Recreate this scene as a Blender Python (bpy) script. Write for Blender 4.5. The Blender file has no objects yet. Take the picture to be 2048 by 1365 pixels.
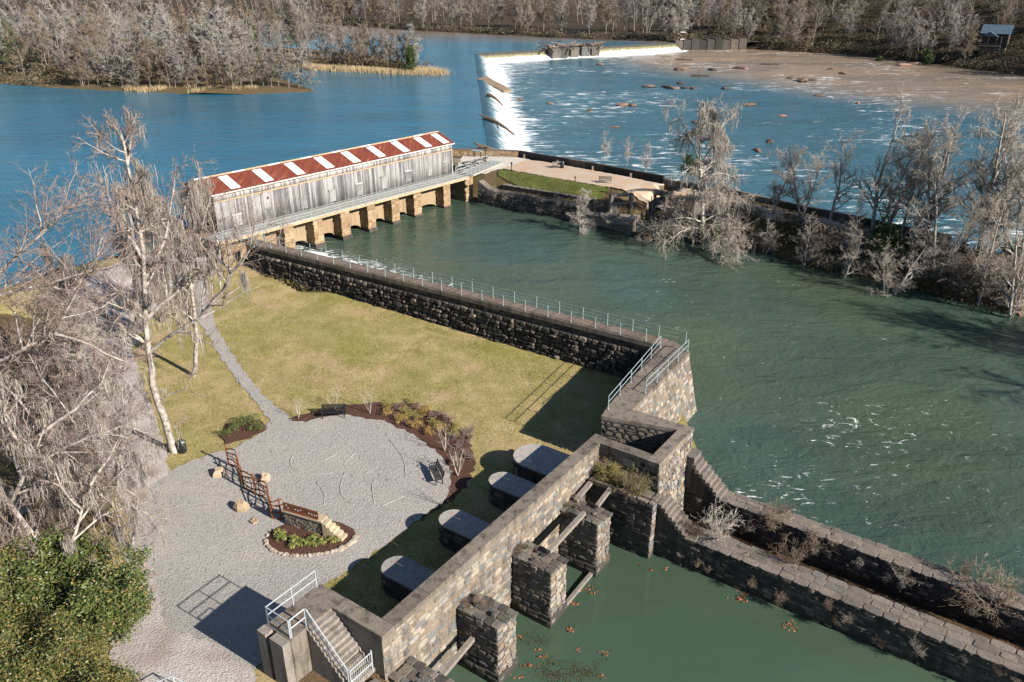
import bpy, math, random
import numpy as np
from mathutils import Vector, Matrix, geometry

SC = bpy.context.scene
COL = SC.collection
R = math.radians

# ---------------------------------------------------------------- camera
CAM_H, PITCH = 28.0, R(25.0)
cam_data = bpy.data.cameras.new('drone_camera')
cam_data.lens = 28.0
cam_data.sensor_width = 36.0
cam_data.clip_start = 0.5
cam_data.clip_end = 6000.0
cam = bpy.data.objects.new('drone_camera', cam_data)
cam.location = (0, 0, CAM_H)
cam.rotation_euler = (R(90) - PITCH, 0, 0)
COL.objects.link(cam)
SC.camera = cam

# ---------------------------------------------------------------- sky and sun
SUN_AZ, SUN_EL = R(-35.5), R(28.5)          # azimuth counted from +X
SUN_DIR = Vector((math.cos(SUN_AZ)*math.cos(SUN_EL), math.sin(SUN_AZ)*math.cos(SUN_EL), math.sin(SUN_EL)))
world = bpy.data.worlds.new('World')
SC.world = world
world.use_nodes = True
wn = world.node_tree.nodes
sky_node = wn.new('ShaderNodeTexSky')
sky_node.sky_type = 'NISHITA'
sky_node.sun_disc = False
sky_node.sun_elevation = SUN_EL
sky_node.sun_rotation = math.atan2(SUN_DIR.x, SUN_DIR.y)
sky_node.altitude = 100
sky_node.air_density = 1.0
sky_node.dust_density = 0.15
sky_node.ozone_density = 3.0
world.node_tree.links.new(sky_node.outputs[0], wn['Background'].inputs['Color'])
wn['Background'].inputs['Strength'].default_value = 0.052

sun_data = bpy.data.lights.new('sun', 'SUN')
sun_data.energy = 5.0
sun_data.angle = R(0.5)
sun_data.color = (1.0, 0.93, 0.83)
sun = bpy.data.objects.new('sun', sun_data)
sun.rotation_euler = SUN_DIR.to_track_quat('Z', 'Y').to_euler()
sun.location = (60, -60, 80)
COL.objects.link(sun)

SC.view_settings.view_transform = 'Standard'
SC.view_settings.look = 'None'
SC.view_settings.exposure = 1.15
SC.view_settings.gamma = 1.0
SC.view_settings.use_curve_mapping = False
SC.render.engine = 'CYCLES'
SC.cycles.use_denoising = True
SC.cycles.max_bounces = 5
SC.cycles.diffuse_bounces = 3
SC.cycles.glossy_bounces = 3
SC.cycles.transparent_max_bounces = 4
SC.cycles.caustics_reflective = False
SC.cycles.caustics_refractive = False
# ---------------------------------------------------------------- helpers
RND = random.Random(7)
CT, ST, FPX = math.cos(PITCH), math.sin(PITCH), 1593.0

def at(px, py, z=0.0):
    """point of the photograph laid on the level z (survey of the place)"""
    u, v = (px - 1024) / FPX, (682.5 - py) / FPX
    d = (u, CT + v*ST, -ST + v*CT)
    t = (z - CAM_H) / d[2]
    return Vector((d[0]*t, d[1]*t, z))

def atY0(px, py, Y):
    """point on the line of sight at the distance Y"""
    u, v = (px-1024)/FPX, (682.5-py)/FPX
    return Vector((u, CT + v*ST, -ST + v*CT))*(Y/(CT + v*ST)) + Vector((0, 0, CAM_H))

def tag(o, label=None, cat=None, group=None, kind=None):
    if label: o['label'] = label
    if cat: o['category'] = cat
    if group: o['group'] = group
    if kind: o['kind'] = kind
    return o

def empty(name, loc, label=None, cat=None, group=None, rz=0.0):
    o = bpy.data.objects.new(name, None)
    o.empty_display_size = 0.3
    o.location = loc
    o.rotation_euler = (0, 0, rz)
    COL.objects.link(o)
    return tag(o, label, cat, group)

def world_loc(o):
    v = Vector((0, 0, 0))
    while o is not None:
        v += o.location
        o = o.parent
    return v

def mesh_from(name, verts, faces, smooth=False):
    me = bpy.data.meshes.new(name)
    me.from_pydata([tuple(v) for v in verts], [], faces)
    if smooth:
        me.polygons.foreach_set('use_smooth', [True]*len(me.polygons))
    me.update()
    return me

def mesh_np(name, V, Q, smooth=False, attr=None):
    """numpy: V (n,3), Q (m,k) with k = 3 or 4"""
    V = np.asarray(V, dtype=np.float32); Q = np.asarray(Q, dtype=np.int32)
    me = bpy.data.meshes.new(name)
    me.vertices.add(len(V)); me.vertices.foreach_set('co', V.ravel())
    k = Q.shape[1]
    me.loops.add(Q.size); me.loops.foreach_set('vertex_index', Q.ravel())
    me.polygons.add(len(Q))
    me.polygons.foreach_set('loop_start', np.arange(0, Q.size, k, dtype=np.int32))
    me.polygons.foreach_set('loop_total', np.full(len(Q), k, dtype=np.int32))
    if smooth:
        me.polygons.foreach_set('use_smooth', np.ones(len(Q), dtype=bool))
    me.update(calc_edges=True)
    if attr is not None:
        a = me.attributes.new('tone', 'FLOAT', 'POINT')
        a.data.foreach_set('value', np.asarray(attr, dtype=np.float32))
    return me

def obj(name, me, mat, parent=None, loc=None):
    o = bpy.data.objects.new(name, me)
    if mat is not None and len(me.materials) == 0:
        me.materials.append(mat)
    if parent is not None:
        o.parent = parent
    if loc is not None:
        o.location = loc
    COL.objects.link(o)
    return o

def copy_tree(o, parent=None):
    c = o.copy()
    COL.objects.link(c)
    c.parent = parent
    for ch in list(o.children):
        copy_tree(ch, c)
    return c

class MB:
    """collects simple solids and links them as one mesh object"""
    def __init__(self):
        self.v, self.f = [], []
    def add(self, verts, faces):
        n = len(self.v)
        self.v += [tuple(p) for p in verts]
        self.f += [tuple(i + n for i in f) for f in faces]
        return self
    def prism(self, poly, z0, z1, top=None):
        """vertical prism over a plan polygon (counter-clockwise), optional other top polygon"""
        n = len(poly); top = top or poly
        zz0 = z0 if isinstance(z0, (list, tuple)) else [z0]*n
        zz1 = z1 if isinstance(z1, (list, tuple)) else [z1]*n
        vs = [(p[0], p[1], zz0[i]) for i, p in enumerate(poly)] + [(p[0], p[1], zz1[i]) for i, p in enumerate(top)]
        fs = [tuple(range(n-1, -1, -1)), tuple(range(n, 2*n))]
        fs += [(i, (i+1) % n, n + (i+1) % n, n + i) for i in range(n)]
        return self.add(vs, fs)
    def box(self, c, size, rz=0.0, mat=None):
        sx, sy, sz = (s/2 for s in size)
        m = mat or Matrix.Rotation(rz, 3, 'Z')
        vs = [m @ Vector((x*sx, y*sy, z*sz)) + Vector(c) for z in (-1, 1) for x, y in ((-1, -1), (1, -1), (1, 1), (-1, 1))]
        return self.add(vs, [(3, 2, 1, 0), (4, 5, 6, 7), (0, 1, 5, 4), (1, 2, 6, 5), (2, 3, 7, 6), (3, 0, 4, 7)])
    def beam(self, a, b, w, h, up=Vector((0, 0, 1))):
        """square bar from a to b"""
        a, b = Vector(a), Vector(b); d = (b - a); l = d.length; d.normalize()
        if abs(d.dot(up)) > 0.98: up = Vector((1, 0, 0))
        s = d.cross(up).normalized(); u = s.cross(d)
        m = Matrix((d, s, u)).transposed()
        return self.box((a + b)/2, (l, w, h), mat=m)
    def tube(self, pts, r, n=6, closed=False):
        pts = [Vector(p) for p in pts]; m = len(pts); base = len(self.v)
        rr = r if isinstance(r, (list, tuple)) else [r]*m
        vs = []
        up = Vector((0.13, 0.07, 1)).normalized()
        for i, p in enumerate(pts):
            d = (pts[(i+1) % m] - pts[i-1]) if closed else (pts[min(i+1, m-1)] - pts[max(i-1, 0)])
            d.normalize()
            ref = up if abs(d.dot(up)) < 0.95 else Vector((1, 0, 0))
            s = d.cross(ref).normalized(); u = s.cross(d)
            for k in range(n):
                a = 2*math.pi*k/n
                vs.append(p + (s*math.cos(a) + u*math.sin(a))*rr[i])
        fs = []
        for i in range(m if closed else m - 1):
            j = (i + 1) % m
            fs += [(i*n + k, i*n + (k+1) % n, j*n + (k+1) % n, j*n + k) for k in range(n)]
        if not closed:
            fs += [tuple(range(n-1, -1, -1)), tuple(range((m-1)*n, m*n))]
        return self.add(vs, fs)
    def build(self, name, mat, parent=None, smooth=False, kind=None, label=None):
        off = world_loc(parent) if parent is not None else Vector((0, 0, 0))
        me = mesh_from(name, [(x - off.x, y - off.y, z - off.z) for x, y, z in self.v], self.f, smooth)
        o = obj(name, me, mat, parent)
        return tag(o, label, None, None, kind)

class Lk:
    """plan frame: origin, direction e, right-hand normal n"""
    def __init__(self, o, d):
        self.o = Vector((o[0], o[1])); self.e = Vector((d[0], d[1])).normalized()
        self.n = Vector((self.e.y, -self.e.x))
    def __call__(self, s, t, z=None):
        p = self.o + self.e*s + self.n*t
        return Vector((p.x, p.y, z)) if z is not None else Vector((p.x, p.y))
    def rect(self, s0, s1, t0, t1):
        q = [self(s0, t0), self(s0, t1), self(s1, t1), self(s1, t0)]
        return q if ccw(q) else q[::-1]

def ccw(q):
    return sum(q[i][0]*q[(i+1) % len(q)][1] - q[(i+1) % len(q)][0]*q[i][1] for i in range(len(q))) > 0

def smooth01(x):
    x = max(0.0, min(1.0, x)); return x*x*(3 - 2*x)

_NZ = np.random.RandomState(3).rand(64, 64)
def vnoise(x, y):
    x = np.asarray(x, dtype=float); y = np.asarray(y, dtype=float)
    xi = np.floor(x).astype(int); yi = np.floor(y).astype(int); fx = x - xi; fy = y - yi
    fx = fx*fx*(3-2*fx); fy = fy*fy*(3-2*fy)
    g = lambda a, b: _NZ[a % 64, b % 64]
    return (g(xi, yi)*(1-fx) + g(xi+1, yi)*fx)*(1-fy) + (g(xi, yi+1)*(1-fx) + g(xi+1, yi+1)*fx)*fy

# ---------------------------------------------------------------- materials
class NT:
    """tiny node-graph writer"""
    def __init__(self, name, rough=0.85, spec=0.3):
        self.m = bpy.data.materials.new(name); self.m.use_nodes = True
        self.t = self.m.node_tree; self.b = self.t.nodes['Principled BSDF']
        self.b.inputs['Roughness'].default_value = rough
        self.b.inputs['Specular IOR Level'].default_value = spec
        self._co = None
    def n(self, kind, **kw):
        nd = self.t.nodes.new(kind)
        for k, v in kw.items(): setattr(nd, k, v)
        return nd
    def l(self, a, b): self.t.links.new(a, b)
    def co(self, scale=(1, 1, 1), rot=(0, 0, 0), obj_space=False, loc=(0, 0, 0)):
        mp = self.n('ShaderNodeMapping')
        mp.inputs['Scale'].default_value = scale
        mp.inputs['Rotation'].default_value = rot
        mp.inputs['Location'].default_value = loc
        if obj_space:
            tc = self.n('ShaderNodeTexCoord'); self.l(tc.outputs['Object'], mp.inputs[0])
        else:
            g = self.n('ShaderNodeNewGeometry'); self.l(g.outputs['Position'], mp.inputs[0])
        return mp.outputs[0]
    def noise(self, co, scale, detail=6, rough=0.6, dist=0.0):
        nd = self.n('ShaderNodeTexNoise'); nd.inputs['Scale'].default_value = scale
        nd.inputs['Detail'].default_value = detail; nd.inputs['Roughness'].default_value = rough
        nd.inputs['Distortion'].default_value = dist
        self.l(co, nd.inputs['Vector']); return nd.outputs['Fac']
    def vor(self, co, scale, feature='F1', out='Distance', rnd=1.0):
        nd = self.n('ShaderNodeTexVoronoi', feature=feature); nd.inputs['Scale'].default_value = scale
        nd.inputs['Randomness'].default_value = rnd
        self.l(co, nd.inputs['Vector']); return nd.outputs[out]
    def ramp(self, fac, stops, interp='LINEAR'):
        nd = self.n('ShaderNodeValToRGB'); cr = nd.color_ramp; cr.interpolation = interp
        while len(cr.elements) < len(stops): cr.elements.new(0.5)
        for e, (p, c) in zip(cr.elements, stops):
            e.position = p; e.color = (*c, 1) if len(c) == 3 else c
        self.l(fac, nd.inputs[0]); return nd.outputs[0]
    def mix(self, fac, a, b, mode='MIX'):
        nd = self.n('ShaderNodeMix', data_type='RGBA', blend_type=mode)
        for s, v in ((0, fac), (6, a), (7, b)):
            if isinstance(v, (int, float)): nd.inputs[s].default_value = v
            elif isinstance(v, tuple): nd.inputs[s].default_value = (*v, 1)
            else: self.l(v, nd.inputs[s])
        return nd.outputs[2]
    def math(self, op, a, b=0.0, clamp=False):
        nd = self.n('ShaderNodeMath', operation=op, use_clamp=clamp)
        for i, v in enumerate((a, b)):
            if isinstance(v, (int, float)): nd.inputs[i].default_value = v
            else: self.l(v, nd.inputs[i])
        return nd.outputs[0]
    def sep(self, co):
        nd = self.n('ShaderNodeSeparateXYZ'); self.l(co, nd.inputs[0]); return nd.outputs
    def rand(self):
        return self.n('ShaderNodeObjectInfo').outputs['Random']
    def attr(self, name='tone'):
        return self.n('ShaderNodeAttribute', attribute_name=name).outputs['Fac']
    def bump(self, h, strength=0.4, dist=0.05, prev=None):
        nd = self.n('ShaderNodeBump'); nd.inputs['Strength'].default_value = strength
        nd.inputs['Distance'].default_value = dist; self.l(h, nd.inputs['Height'])
        if prev is not None: self.l(prev, nd.inputs['Normal'])
        return nd.outputs[0]
    def done(self, color=None, normal=None, rough=None):
        if color is not None:
            if isinstance(color, tuple): self.b.inputs['Base Color'].default_value = (*color, 1)
            else: self.l(color, self.b.inputs['Base Color'])
        if normal is not None: self.l(normal, self.b.inputs['Normal'])
        if rough is not None: self.l(rough, self.b.inputs['Roughness'])
        return self.m

M = {}
def rgb(r, g, b):
    f = lambda c: (c/12.92 if c <= 0.04045 else ((c + 0.055)/1.055)**2.4)
    return (f(r/255), f(g/255), f(b/255))

def mat_stone(name, cols, stain=0.35, streak=True, rough=0.9, mortar=False):
    t = NT(name, rough, 0.2)
    co = t.co()
    r = t.math('FRACT', t.math('ADD', t.rand(), t.attr()))
    n1 = t.noise(co, 6.0, 8, 0.7)
    base = t.ramp(r, [(i/(len(cols)-1), c) for i, c in enumerate(cols)], 'CONSTANT' if not mortar else 'LINEAR')
    base = t.mix(t.ramp(n1, [(0.3, (0, 0, 0)), (0.75, (1, 1, 1))]), t.mix(1.0, base, (0.62, 0.6, 0.58), 'MULTIPLY'), base)
    fine = t.noise(co, 30.0, 4, 0.7)
    base = t.mix(0.35, base, t.ramp(fine, [(0.25, (0.05, 0.05, 0.05)), (0.8, (0.75, 0.7, 0.65))]), 'OVERLAY')
    if streak:
        st = t.noise(t.co((1.3, 1.3, 0.22)), 1.4, 6, 0.65)
        base = t.mix(t.math('MULTIPLY', t.ramp(st, [(0.48, (0, 0, 0)), (0.68, (1, 1, 1))]), stain), base, (0.018, 0.017, 0.016))
    zz = t.sep(co)[2]
    band = t.ramp(t.math('ADD', t.math('MULTIPLY', t.math('ADD', zz, 5.75), -0.9), t.math('MULTIPLY', t.noise(t.co((1, 1, .4)), 1.6, 5, .6), 0.9)), [(0.42, (0, 0, 0)), (0.80, (0.72, 0.72, 0.72))])
    base = t.mix(band, base, (0.035, 0.034, 0.026))
    nb = t.bump(fine, 0.5, 0.03, t.bump(n1, 0.6, 0.06))
    return t.done(base, nb)

def mat_plain(name, col, var=0.25, scale=4.0, rough=0.85, spec=0.3, bump=0.2, metal=0.0, per_object=0.0):
    t = NT(name, rough, spec)
    co = t.co()
    n1 = t.noise(co, scale, 6, 0.65)
    lo = tuple(c*(1-var) for c in col); hi = tuple(min(1, c*(1+var)) for c in col)
    c = t.ramp(n1, [(0.3, lo), (0.7, hi)])
    if per_object:
        c = t.mix(1.0, c, t.ramp(t.math('FRACT', t.math('ADD', t.rand(), t.attr())), [(0, (1-per_object,)*3), (1, (1, 1, 1))]), 'MULTIPLY')
    t.b.inputs['Metallic'].default_value = metal
    return t.done(c, t.bump(t.noise(co, scale*6, 4, 0.6), bump, 0.02) if bump else None)
# ---------------------------------------------------------------- levels and main lines
Z_RIVER, Z_RAPID, Z_BASIN = -2.8, -6.0, -6.3
def z_canal(x, y): return -5.15 + 0.029*(min(max(y, 56.0), 112.0) - 56.0)
LOCK = Lk((-6.04, 27.66), (0.577, 0.817))          # lock head wall, s along it, t towards the basin
W1a, W1b = Vector((-27.48, 84.73)), Vector((12.27, 59.32))
WALL = Lk(W1b, W1a - W1b)                            # long wall: s from the corner to the gatehouse, t>0 = canal side
GATE = Lk((-34.01, 88.95), (25.09, 29.69))          # gatehouse front foot, t>0 = canal side
SHORE = np.array([(-160, -40), (-110, 15), (-82, 48), (-62, 68), (-54, 78), (-48.5, 87), (-41.5, 91.0), (-30, 104)], dtype=float)

def shore_dist(x, y):
    """metres inland from the river edge (negative = in the river)"""
    x = np.asarray(x, float); y = np.asarray(y, float)
    best = np.full(x.shape, 1e9); sg = np.ones(x.shape)
    for (ax, ay), (bx, by) in zip(SHORE[:-1], SHORE[1:]):
        dx, dy = bx-ax, by-ay
        t = np.clip(((x-ax)*dx + (y-ay)*dy)/(dx*dx+dy*dy), 0, 1)
        d = np.hypot(x-ax-t*dx, y-ay-t*dy)
        s = np.where(dx*(y-ay) - dy*(x-ax) < 0, 1.0, -1.0)
        m = d < best
        best = np.where(m, d, best); sg = np.where(m, s, sg)
    return best*sg

def _sm(x):
    x = np.clip(x, 0, 1); return x*x*(3-2*x)

def lawn_z(x, y):
    """ground level of the lawn and plaza before walls cut it"""
    x = np.asarray(x, float); y = np.asarray(y, float)
    z = -3.8 + 0.75*_sm((y-60)/27.0) + 1.05*_sm((37.0-y)/11.0)
    z = z + 0.10*(vnoise(x*0.13, y*0.13) - 0.5)*_sm((-x-6)/6.0)
    d = shore_dist(x, y)
    k = _sm((15.0-d)/11.0)
    z = z*(1-k) + (-2.15)*k
    return np.where(d < 1.0, -2.15 - 0.45*(1.0-d), z)

def gz(x, y):
    return float(lawn_z(np.array([x]), np.array([y]))[0])

# ---------------------------------------------------------------- ground and water materials
def mat_grass():
    t = NT('lawn_grass', 0.95, 0.1)
    co = t.co()
    big = t.noise(co, 0.10, 5, 0.6, 0.6)
    mid = t.noise(t.co(loc=(11, 5, 0)), 0.55, 6, 0.65, 0.4)
    fine = t.noise(t.co((1, 1, 1)), 5.0, 6, 0.8)
    c = t.ramp(mid, [(0.28, (0.190, 0.168, 0.058)), (0.45, (0.255, 0.212, 0.090)), (0.58, (0.315, 0.255, 0.125)), (0.74, (0.37, 0.290, 0.165))])
    c = t.mix(t.ramp(big, [(0.42, (0, 0, 0)), (0.70, (0.75, 0.75, 0.75))]), c, (0.175, 0.178, 0.045))
    c = t.mix(t.ramp(t.noise(t.co(loc=(31, 7, 0)), 0.22, 4, 0.6), [(0.53, (0, 0, 0)), (0.70, (0.75, 0.75, 0.75))]), c, (0.37, 0.265, 0.165))
    c = t.mix(0.75, c, t.ramp(fine, [(0.25, (0.16, 0.16, 0.14)), (0.5, (0.5, 0.5, 0.5)), (0.78, (0.86, 0.83, 0.72))]), 'OVERLAY')
    return t.done(c, t.bump(fine, 0.9, 0.09))
M['grass'] = mat_grass()

def mat_green():
    t = NT('green_bank_grass', 0.95, 0.1)
    f = t.noise(t.co(), 2.2, 6, 0.8); m = t.noise(t.co(), 0.5, 4, .6)
    c = t.ramp(m, [(0.3, (0.055, 0.066, 0.018)), (0.55, (0.095, 0.105, 0.03)), (0.75, (0.17, 0.145, 0.06))])
    c = t.mix(0.7, c, t.ramp(f, [(0.25, (0.15, 0.15, 0.15)), (0.75, (0.85, 0.85, 0.8))]), 'OVERLAY')
    return t.done(c, t.bump(f, 1.0, 0.15))
M['grass_green'] = mat_green()

def mat_gravel(name, a, b, dirt, dirt_amt=0.5, gs=8.0):
    t = NT(name, 0.95, 0.15)
    co = t.co()
    f = t.noise(co, gs, 6, 0.85)
    peb = t.vor(co, 9.0)
    m = t.noise(co, 0.35, 5, 0.6)
    c = t.ramp(f, [(0.28, a), (0.72, b)])
    c = t.mix(t.math('MULTIPLY', t.ramp(m, [(0.45, (0, 0, 0)), (0.7, (1, 1, 1))]), dirt_amt), c, dirt)
    c = t.mix(0.5, c, t.ramp(peb, [(0.0, (0.22, 0.22, 0.22)), (0.5, (0.62, 0.62, 0.62))]), 'OVERLAY')
    nb = t.bump(peb, 0.55, 0.05)
    scuff = t.noise(t.co((1, 1, 1)), 1.7, 4, 0.7, 2.2)
    nb = t.bump(scuff, 0.45, 0.10, nb)
    return t.done(c, t.bump(f, 0.6, 0.04, nb))
M['gravel'] = mat_gravel('grey_gravel', (0.175, 0.167, 0.157), (0.335, 0.32, 0.30), (0.36, 0.325, 0.29), 0.30, 5.5)
M['road'] = mat_gravel('pale_road_gravel', (0.26, 0.235, 0.22), (0.47, 0.43, 0.41), (0.21, 0.145, 0.115), 0.75)
M['dirt'] = mat_gravel('bare_earth', (0.12, 0.085, 0.06), (0.27, 0.19, 0.13), (0.33, 0.19, 0.10), 0.7)
M['towpath'] = mat_gravel('towpath_sand', (0.30, 0.235, 0.18), (0.46, 0.37, 0.29), (0.40, 0.24, 0.13), 0.7)
M['mulch'] = mat_gravel('bark_mulch', (0.035, 0.020, 0.014), (0.11, 0.055, 0.040), (0.05, 0.025, 0.018), 0.5)
M['litter'] = mat_gravel('leaf_litter', (0.045, 0.035, 0.02), (0.16, 0.105, 0.06), (0.06, 0.065, 0.02), 0.9)
M['pavement'] = mat_gravel('pale_concrete_paving', (0.36, 0.33, 0.29), (0.50, 0.46, 0.41), (0.42, 0.35, 0.27), 0.3)
M['wetmud'] = mat_gravel('wet_mud', (0.03, 0.02, 0.012), (0.12, 0.07, 0.04), (0.04, 0.035, 0.02), 0.8)
M['forest_floor'] = mat_gravel('forest_floor', (0.022, 0.017, 0.011), (0.065, 0.046, 0.030), (0.045, 0.038, 0.02), 0.6)

def mat_water(name, deep, silt, wave, wdir=0.0, rough=0.06, foam_scale=0.35, foam_thr=0.62, amb=0.0, wscale=1.0, curl=1.0, aniso=0.35):
    t = NT(name, rough, 0.5)
    t.b.inputs['IOR'].default_value = 1.333
    fo, si = t.attr('foam'), t.attr('silt')
    body = t.mix(si, deep, silt)
    co = t.co((1, 1, 1), (0, 0, wdir))
    st = t.co((aniso, 1.0, 1.0), (0, 0, wdir))
    body = t.mix(t.ramp(t.noise(st, 0.05, 5, 0.65, 0.6), [(0.35, (0, 0, 0)), (0.68, (0.6, 0.6, 0.6))]), body, tuple(c*0.5 for c in deep))
    f1 = t.noise(st, foam_scale, 8, 0.72, curl)
    th = t.math('SUBTRACT', foam_thr, fo)
    mask = t.ramp(t.math('SUBTRACT', t.math('ADD', f1, 0.25), th), [(0.25, (0, 0, 0)), (0.36, (1, 1, 1))])
    c = t.mix(mask, body, (0.82, 0.85, 0.86))
    w1 = t.noise(st, 0.55*wscale, 4, 0.62, 0.7)
    w2 = t.noise(co, 2.2*wscale, 3, 0.6, 0.3)
    w3 = t.noise(st, 0.10*wscale, 3, 0.5, 0.5)
    nb = t.bump(w1, 1.0, wave)
    nb = t.bump(w2, 0.8, wave*0.28, nb)
    nb = t.bump(w3, 1.0, wave*1.6, nb)
    r = t.ramp(mask, [(0, (rough,)*3), (1, (0.8,)*3)])
    return t.done(c, nb, r)
M['river'] = mat_water('river_water', (0.016, 0.122, 0.198), (0.24, 0.145, 0.080), 0.34, 0.0, 0.14, foam_thr=1.3)
M['rapids'] = mat_water('rapids_water', (0.040, 0.115, 0.150), (0.30, 0.212, 0.138), 0.50, 0.0, 0.18, 0.55, 0.636, aniso=0.30, wscale=0.8)
M['canal'] = mat_water('canal_water', (0.050, 0.082, 0.062), (0.062, 0.084, 0.052), 0.30, R(-35), 0.09, 0.95, 0.692, aniso=0.5, curl=2.2)
M['basin'] = mat_water('basin_water', (0.055, 0.090, 0.060), (0.05, 0.085, 0.05), 0.03, 0.0, 0.05, foam_thr=1.3)

# ---------------------------------------------------------------- ground sheets
def structure(name, me, mat, kind='structure', parent=None):
    o = obj(name, me, mat, parent)
    o['kind'] = kind
    return o

def grid(nx, ny):
    i, j = np.meshgrid(np.arange(nx-1), np.arange(ny-1), indexing='ij')
    a = (i*ny + j).ravel()
    return np.stack([a, a+ny, a+ny+1, a+1], axis=1)

# river bed and land base reaching the horizon
me = mesh_from('ground', [(-4000, -600, -11), (4000, -600, -11), (4000, 5200, -11), (-4000, 5200, -11)], [(0, 1, 2, 3)])
structure('ground', me, M['forest_floor'])

# lawn terrain
xs = np.arange(-100, 14.01, 0.65); ys = np.arange(-5, 100.01, 0.65)
X, Y = np.meshgrid(xs, ys, indexing='ij')
Z = lawn_z(X, Y) + 0.05*(vnoise(X*0.9, Y*0.9) - 0.5)
S = (X-LOCK.o.x)*LOCK.e.x + (Y-LOCK.o.y)*LOCK.e.y
T = (X-LOCK.o.x)*LOCK.n.x + (Y-LOCK.o.y)*LOCK.n.y
TW = (X-WALL.o.x)*WALL.n.x + (Y-WALL.o.y)*WALL.n.y
SG = (X-GATE.o.x)*GATE.e.x + (Y-GATE.o.y)*GATE.e.y
TG = (X-GATE.o.x)*GATE.n.x + (Y-GATE.o.y)*GATE.n.y
near = S < 0.2
Z = np.where(near & (T > -3.2), -2.75, Z)
Z = np.where(near & (T > 0.9), -2.75 - 1.6*(T-0.9), Z)
Z = np.where((~near) & (T > -0.4) & (S < 21.0), -9.0, Z)
Z = np.where((S >= 21.0) & (T > -1.0), np.minimum(Z, -4.3), Z)
Z = np.where((S >= 21.0) & (T > 3.6), -9.0, Z)
Z = np.where((TW > 0.5) & (S > 20), -9.0, Z)
Z = np.where((SG > 0.6) & (TG > -5.5) & (Y > 80), -9.0, Z)
me = mesh_np('lawn', np.stack([X.ravel(), Y.ravel(), np.maximum(Z, -9).ravel()], 1), grid(len(xs), len(ys)), True)
structure('lawn', me, M['grass'])

def sheet(name, poly, mat, dz, step=0.6, zf=lawn_z, kind='structure', ragged=0.16, seed=1, parent=None):
    """irregular-edged sheet following the ground"""
    rs = random.Random(seed)
    pts = []
    n = len(poly)
    for i in range(n):
        a, b = Vector(poly[i][:2]), Vector(poly[(i+1) % n][:2])
        k = max(1, int((b-a).length/0.35))
        nrm = Vector((b.y-a.y, a.x-b.x)).normalized() if (b-a).length > 0 else Vector((0, 0))
        for q in range(k):
            pts.append(a.lerp(b, q/k) + nrm*rs.uniform(-ragged, ragged))
    nb = len(pts)
    edges = [(i, (i+1) % nb) for i in range(nb)]
    P2 = np.array([(p.x, p.y) for p in pts])
    lo, hi = P2.min(0), P2.max(0)
    gx, gy = np.meshgrid(np.arange(lo[0], hi[0], step), np.arange(lo[1], hi[1], step))
    gx, gy = gx.ravel(), gy.ravel()
    inside = np.zeros(gx.shape, bool)
    j = nb-1
    for i in range(nb):
        xi, yi = P2[i]; xj, yj = P2[j]
        c = ((yi > gy) != (yj > gy)) & (gx < (xj-xi)*(gy-yi)/(yj-yi+1e-12) + xi)
        inside ^= c; j = i
    allp = pts + [Vector((x, y)) for x, y in zip(gx[inside], gy[inside])]
    vo, eo, fo, _, _, _ = geometry.delaunay_2d_cdt(allp, edges, [], 1, 1e-4)
    va = np.array([(v.x, v.y) for v in vo])
    zz = zf(va[:, 0], va[:, 1]) + dz
    me = mesh_from(name, np.column_stack([va, zz]), [tuple(f) for f in fo], True)
    return structure(name, me, mat, kind, parent)

def polypx(pts, z=-3.8):
    return [at(x, y, z) for x, y in pts]

plaza_poly = polypx([(528, 862), (545, 838), (578, 842), (612, 846), (640, 834), (690, 832), (760, 842), (830, 870), (880, 910), (905, 945), (900, 985), (880, 1010),
                     (830, 1047), (770, 1092), (700, 1142), (640, 1175)]) + [LOCK(1.2, -6.3), LOCK(-2.0, -6.2), LOCK(-3.8, -5.3), LOCK(-3.8, -4.3), LOCK(-14, -6)] + \
    polypx([(150, 1560), (225, 1365), (240, 1180), (262, 1020), (300, 970), (345, 930), (385, 912), (470, 886)], -3.4)
sheet('gravel_plaza', plaza_poly, M['gravel'], 0.06, seed=2)
sheet('gravel_path', polypx([(548, 850), (500, 792), (458, 742), (425, 690), (396, 648), (386, 620), (392, 575), (404, 560), (418, 575), (420, 612), (432, 660), (466, 712), (512, 775), (574, 832), (590, 850)]), M['gravel'], 0.045, seed=3)
sheet('gravel_road', polypx([(300, 985), (338, 930), (310, 830), (285, 760), (262, 690), (290, 640), (330, 590), (385, 560), (420, 545), (415, 500), (330, 505), (220, 552), (150, 585), (105, 640), (115, 720), (150, 800), (190, 880), (225, 960), (250, 1020)], -3.2), M['road'], 0.03, seed=4)
sheet('leafy_verge', polypx([(-80, 640), (100, 645), (112, 720), (146, 800), (186, 880), (222, 960), (215, 1030), (120, 1060), (-80, 1060)], -3.2), M['litter'], 0.03, seed=41)  # dark litter colour stands in for tree shadow on the grass
dirt_poly = polypx([(330, 1250), (430, 1290), (520, 1365), (480, 1450), (200, 1500), (215, 1365), (235, 1200), (268, 1080), (300, 1120)], -3.1)
sheet('dirt_track', dirt_poly, M['road'], 0.085, seed=9)
M1 = sheet('mulch_bed', polypx([(576, 838), (600, 829), (640, 822), (690, 812), (760, 806), (830, 809), (890, 830), (936, 878), (952, 930), (932, 975), (885, 1012), (845, 1042), (828, 1040), (870, 1005), (890, 960), (880, 925), (830, 885), (760, 855), (690, 842), (640, 842), (600, 850)]), M['mulch'], 0.045, seed=5)
M2 = sheet('mulch_bed', polypx([(438, 872), (455, 850), (500, 838), (528, 844), (532, 862), (492, 882), (452, 890)]), M['mulch'], 0.09, seed=6)
c3 = at(612, 1077, -3.8)
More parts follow.
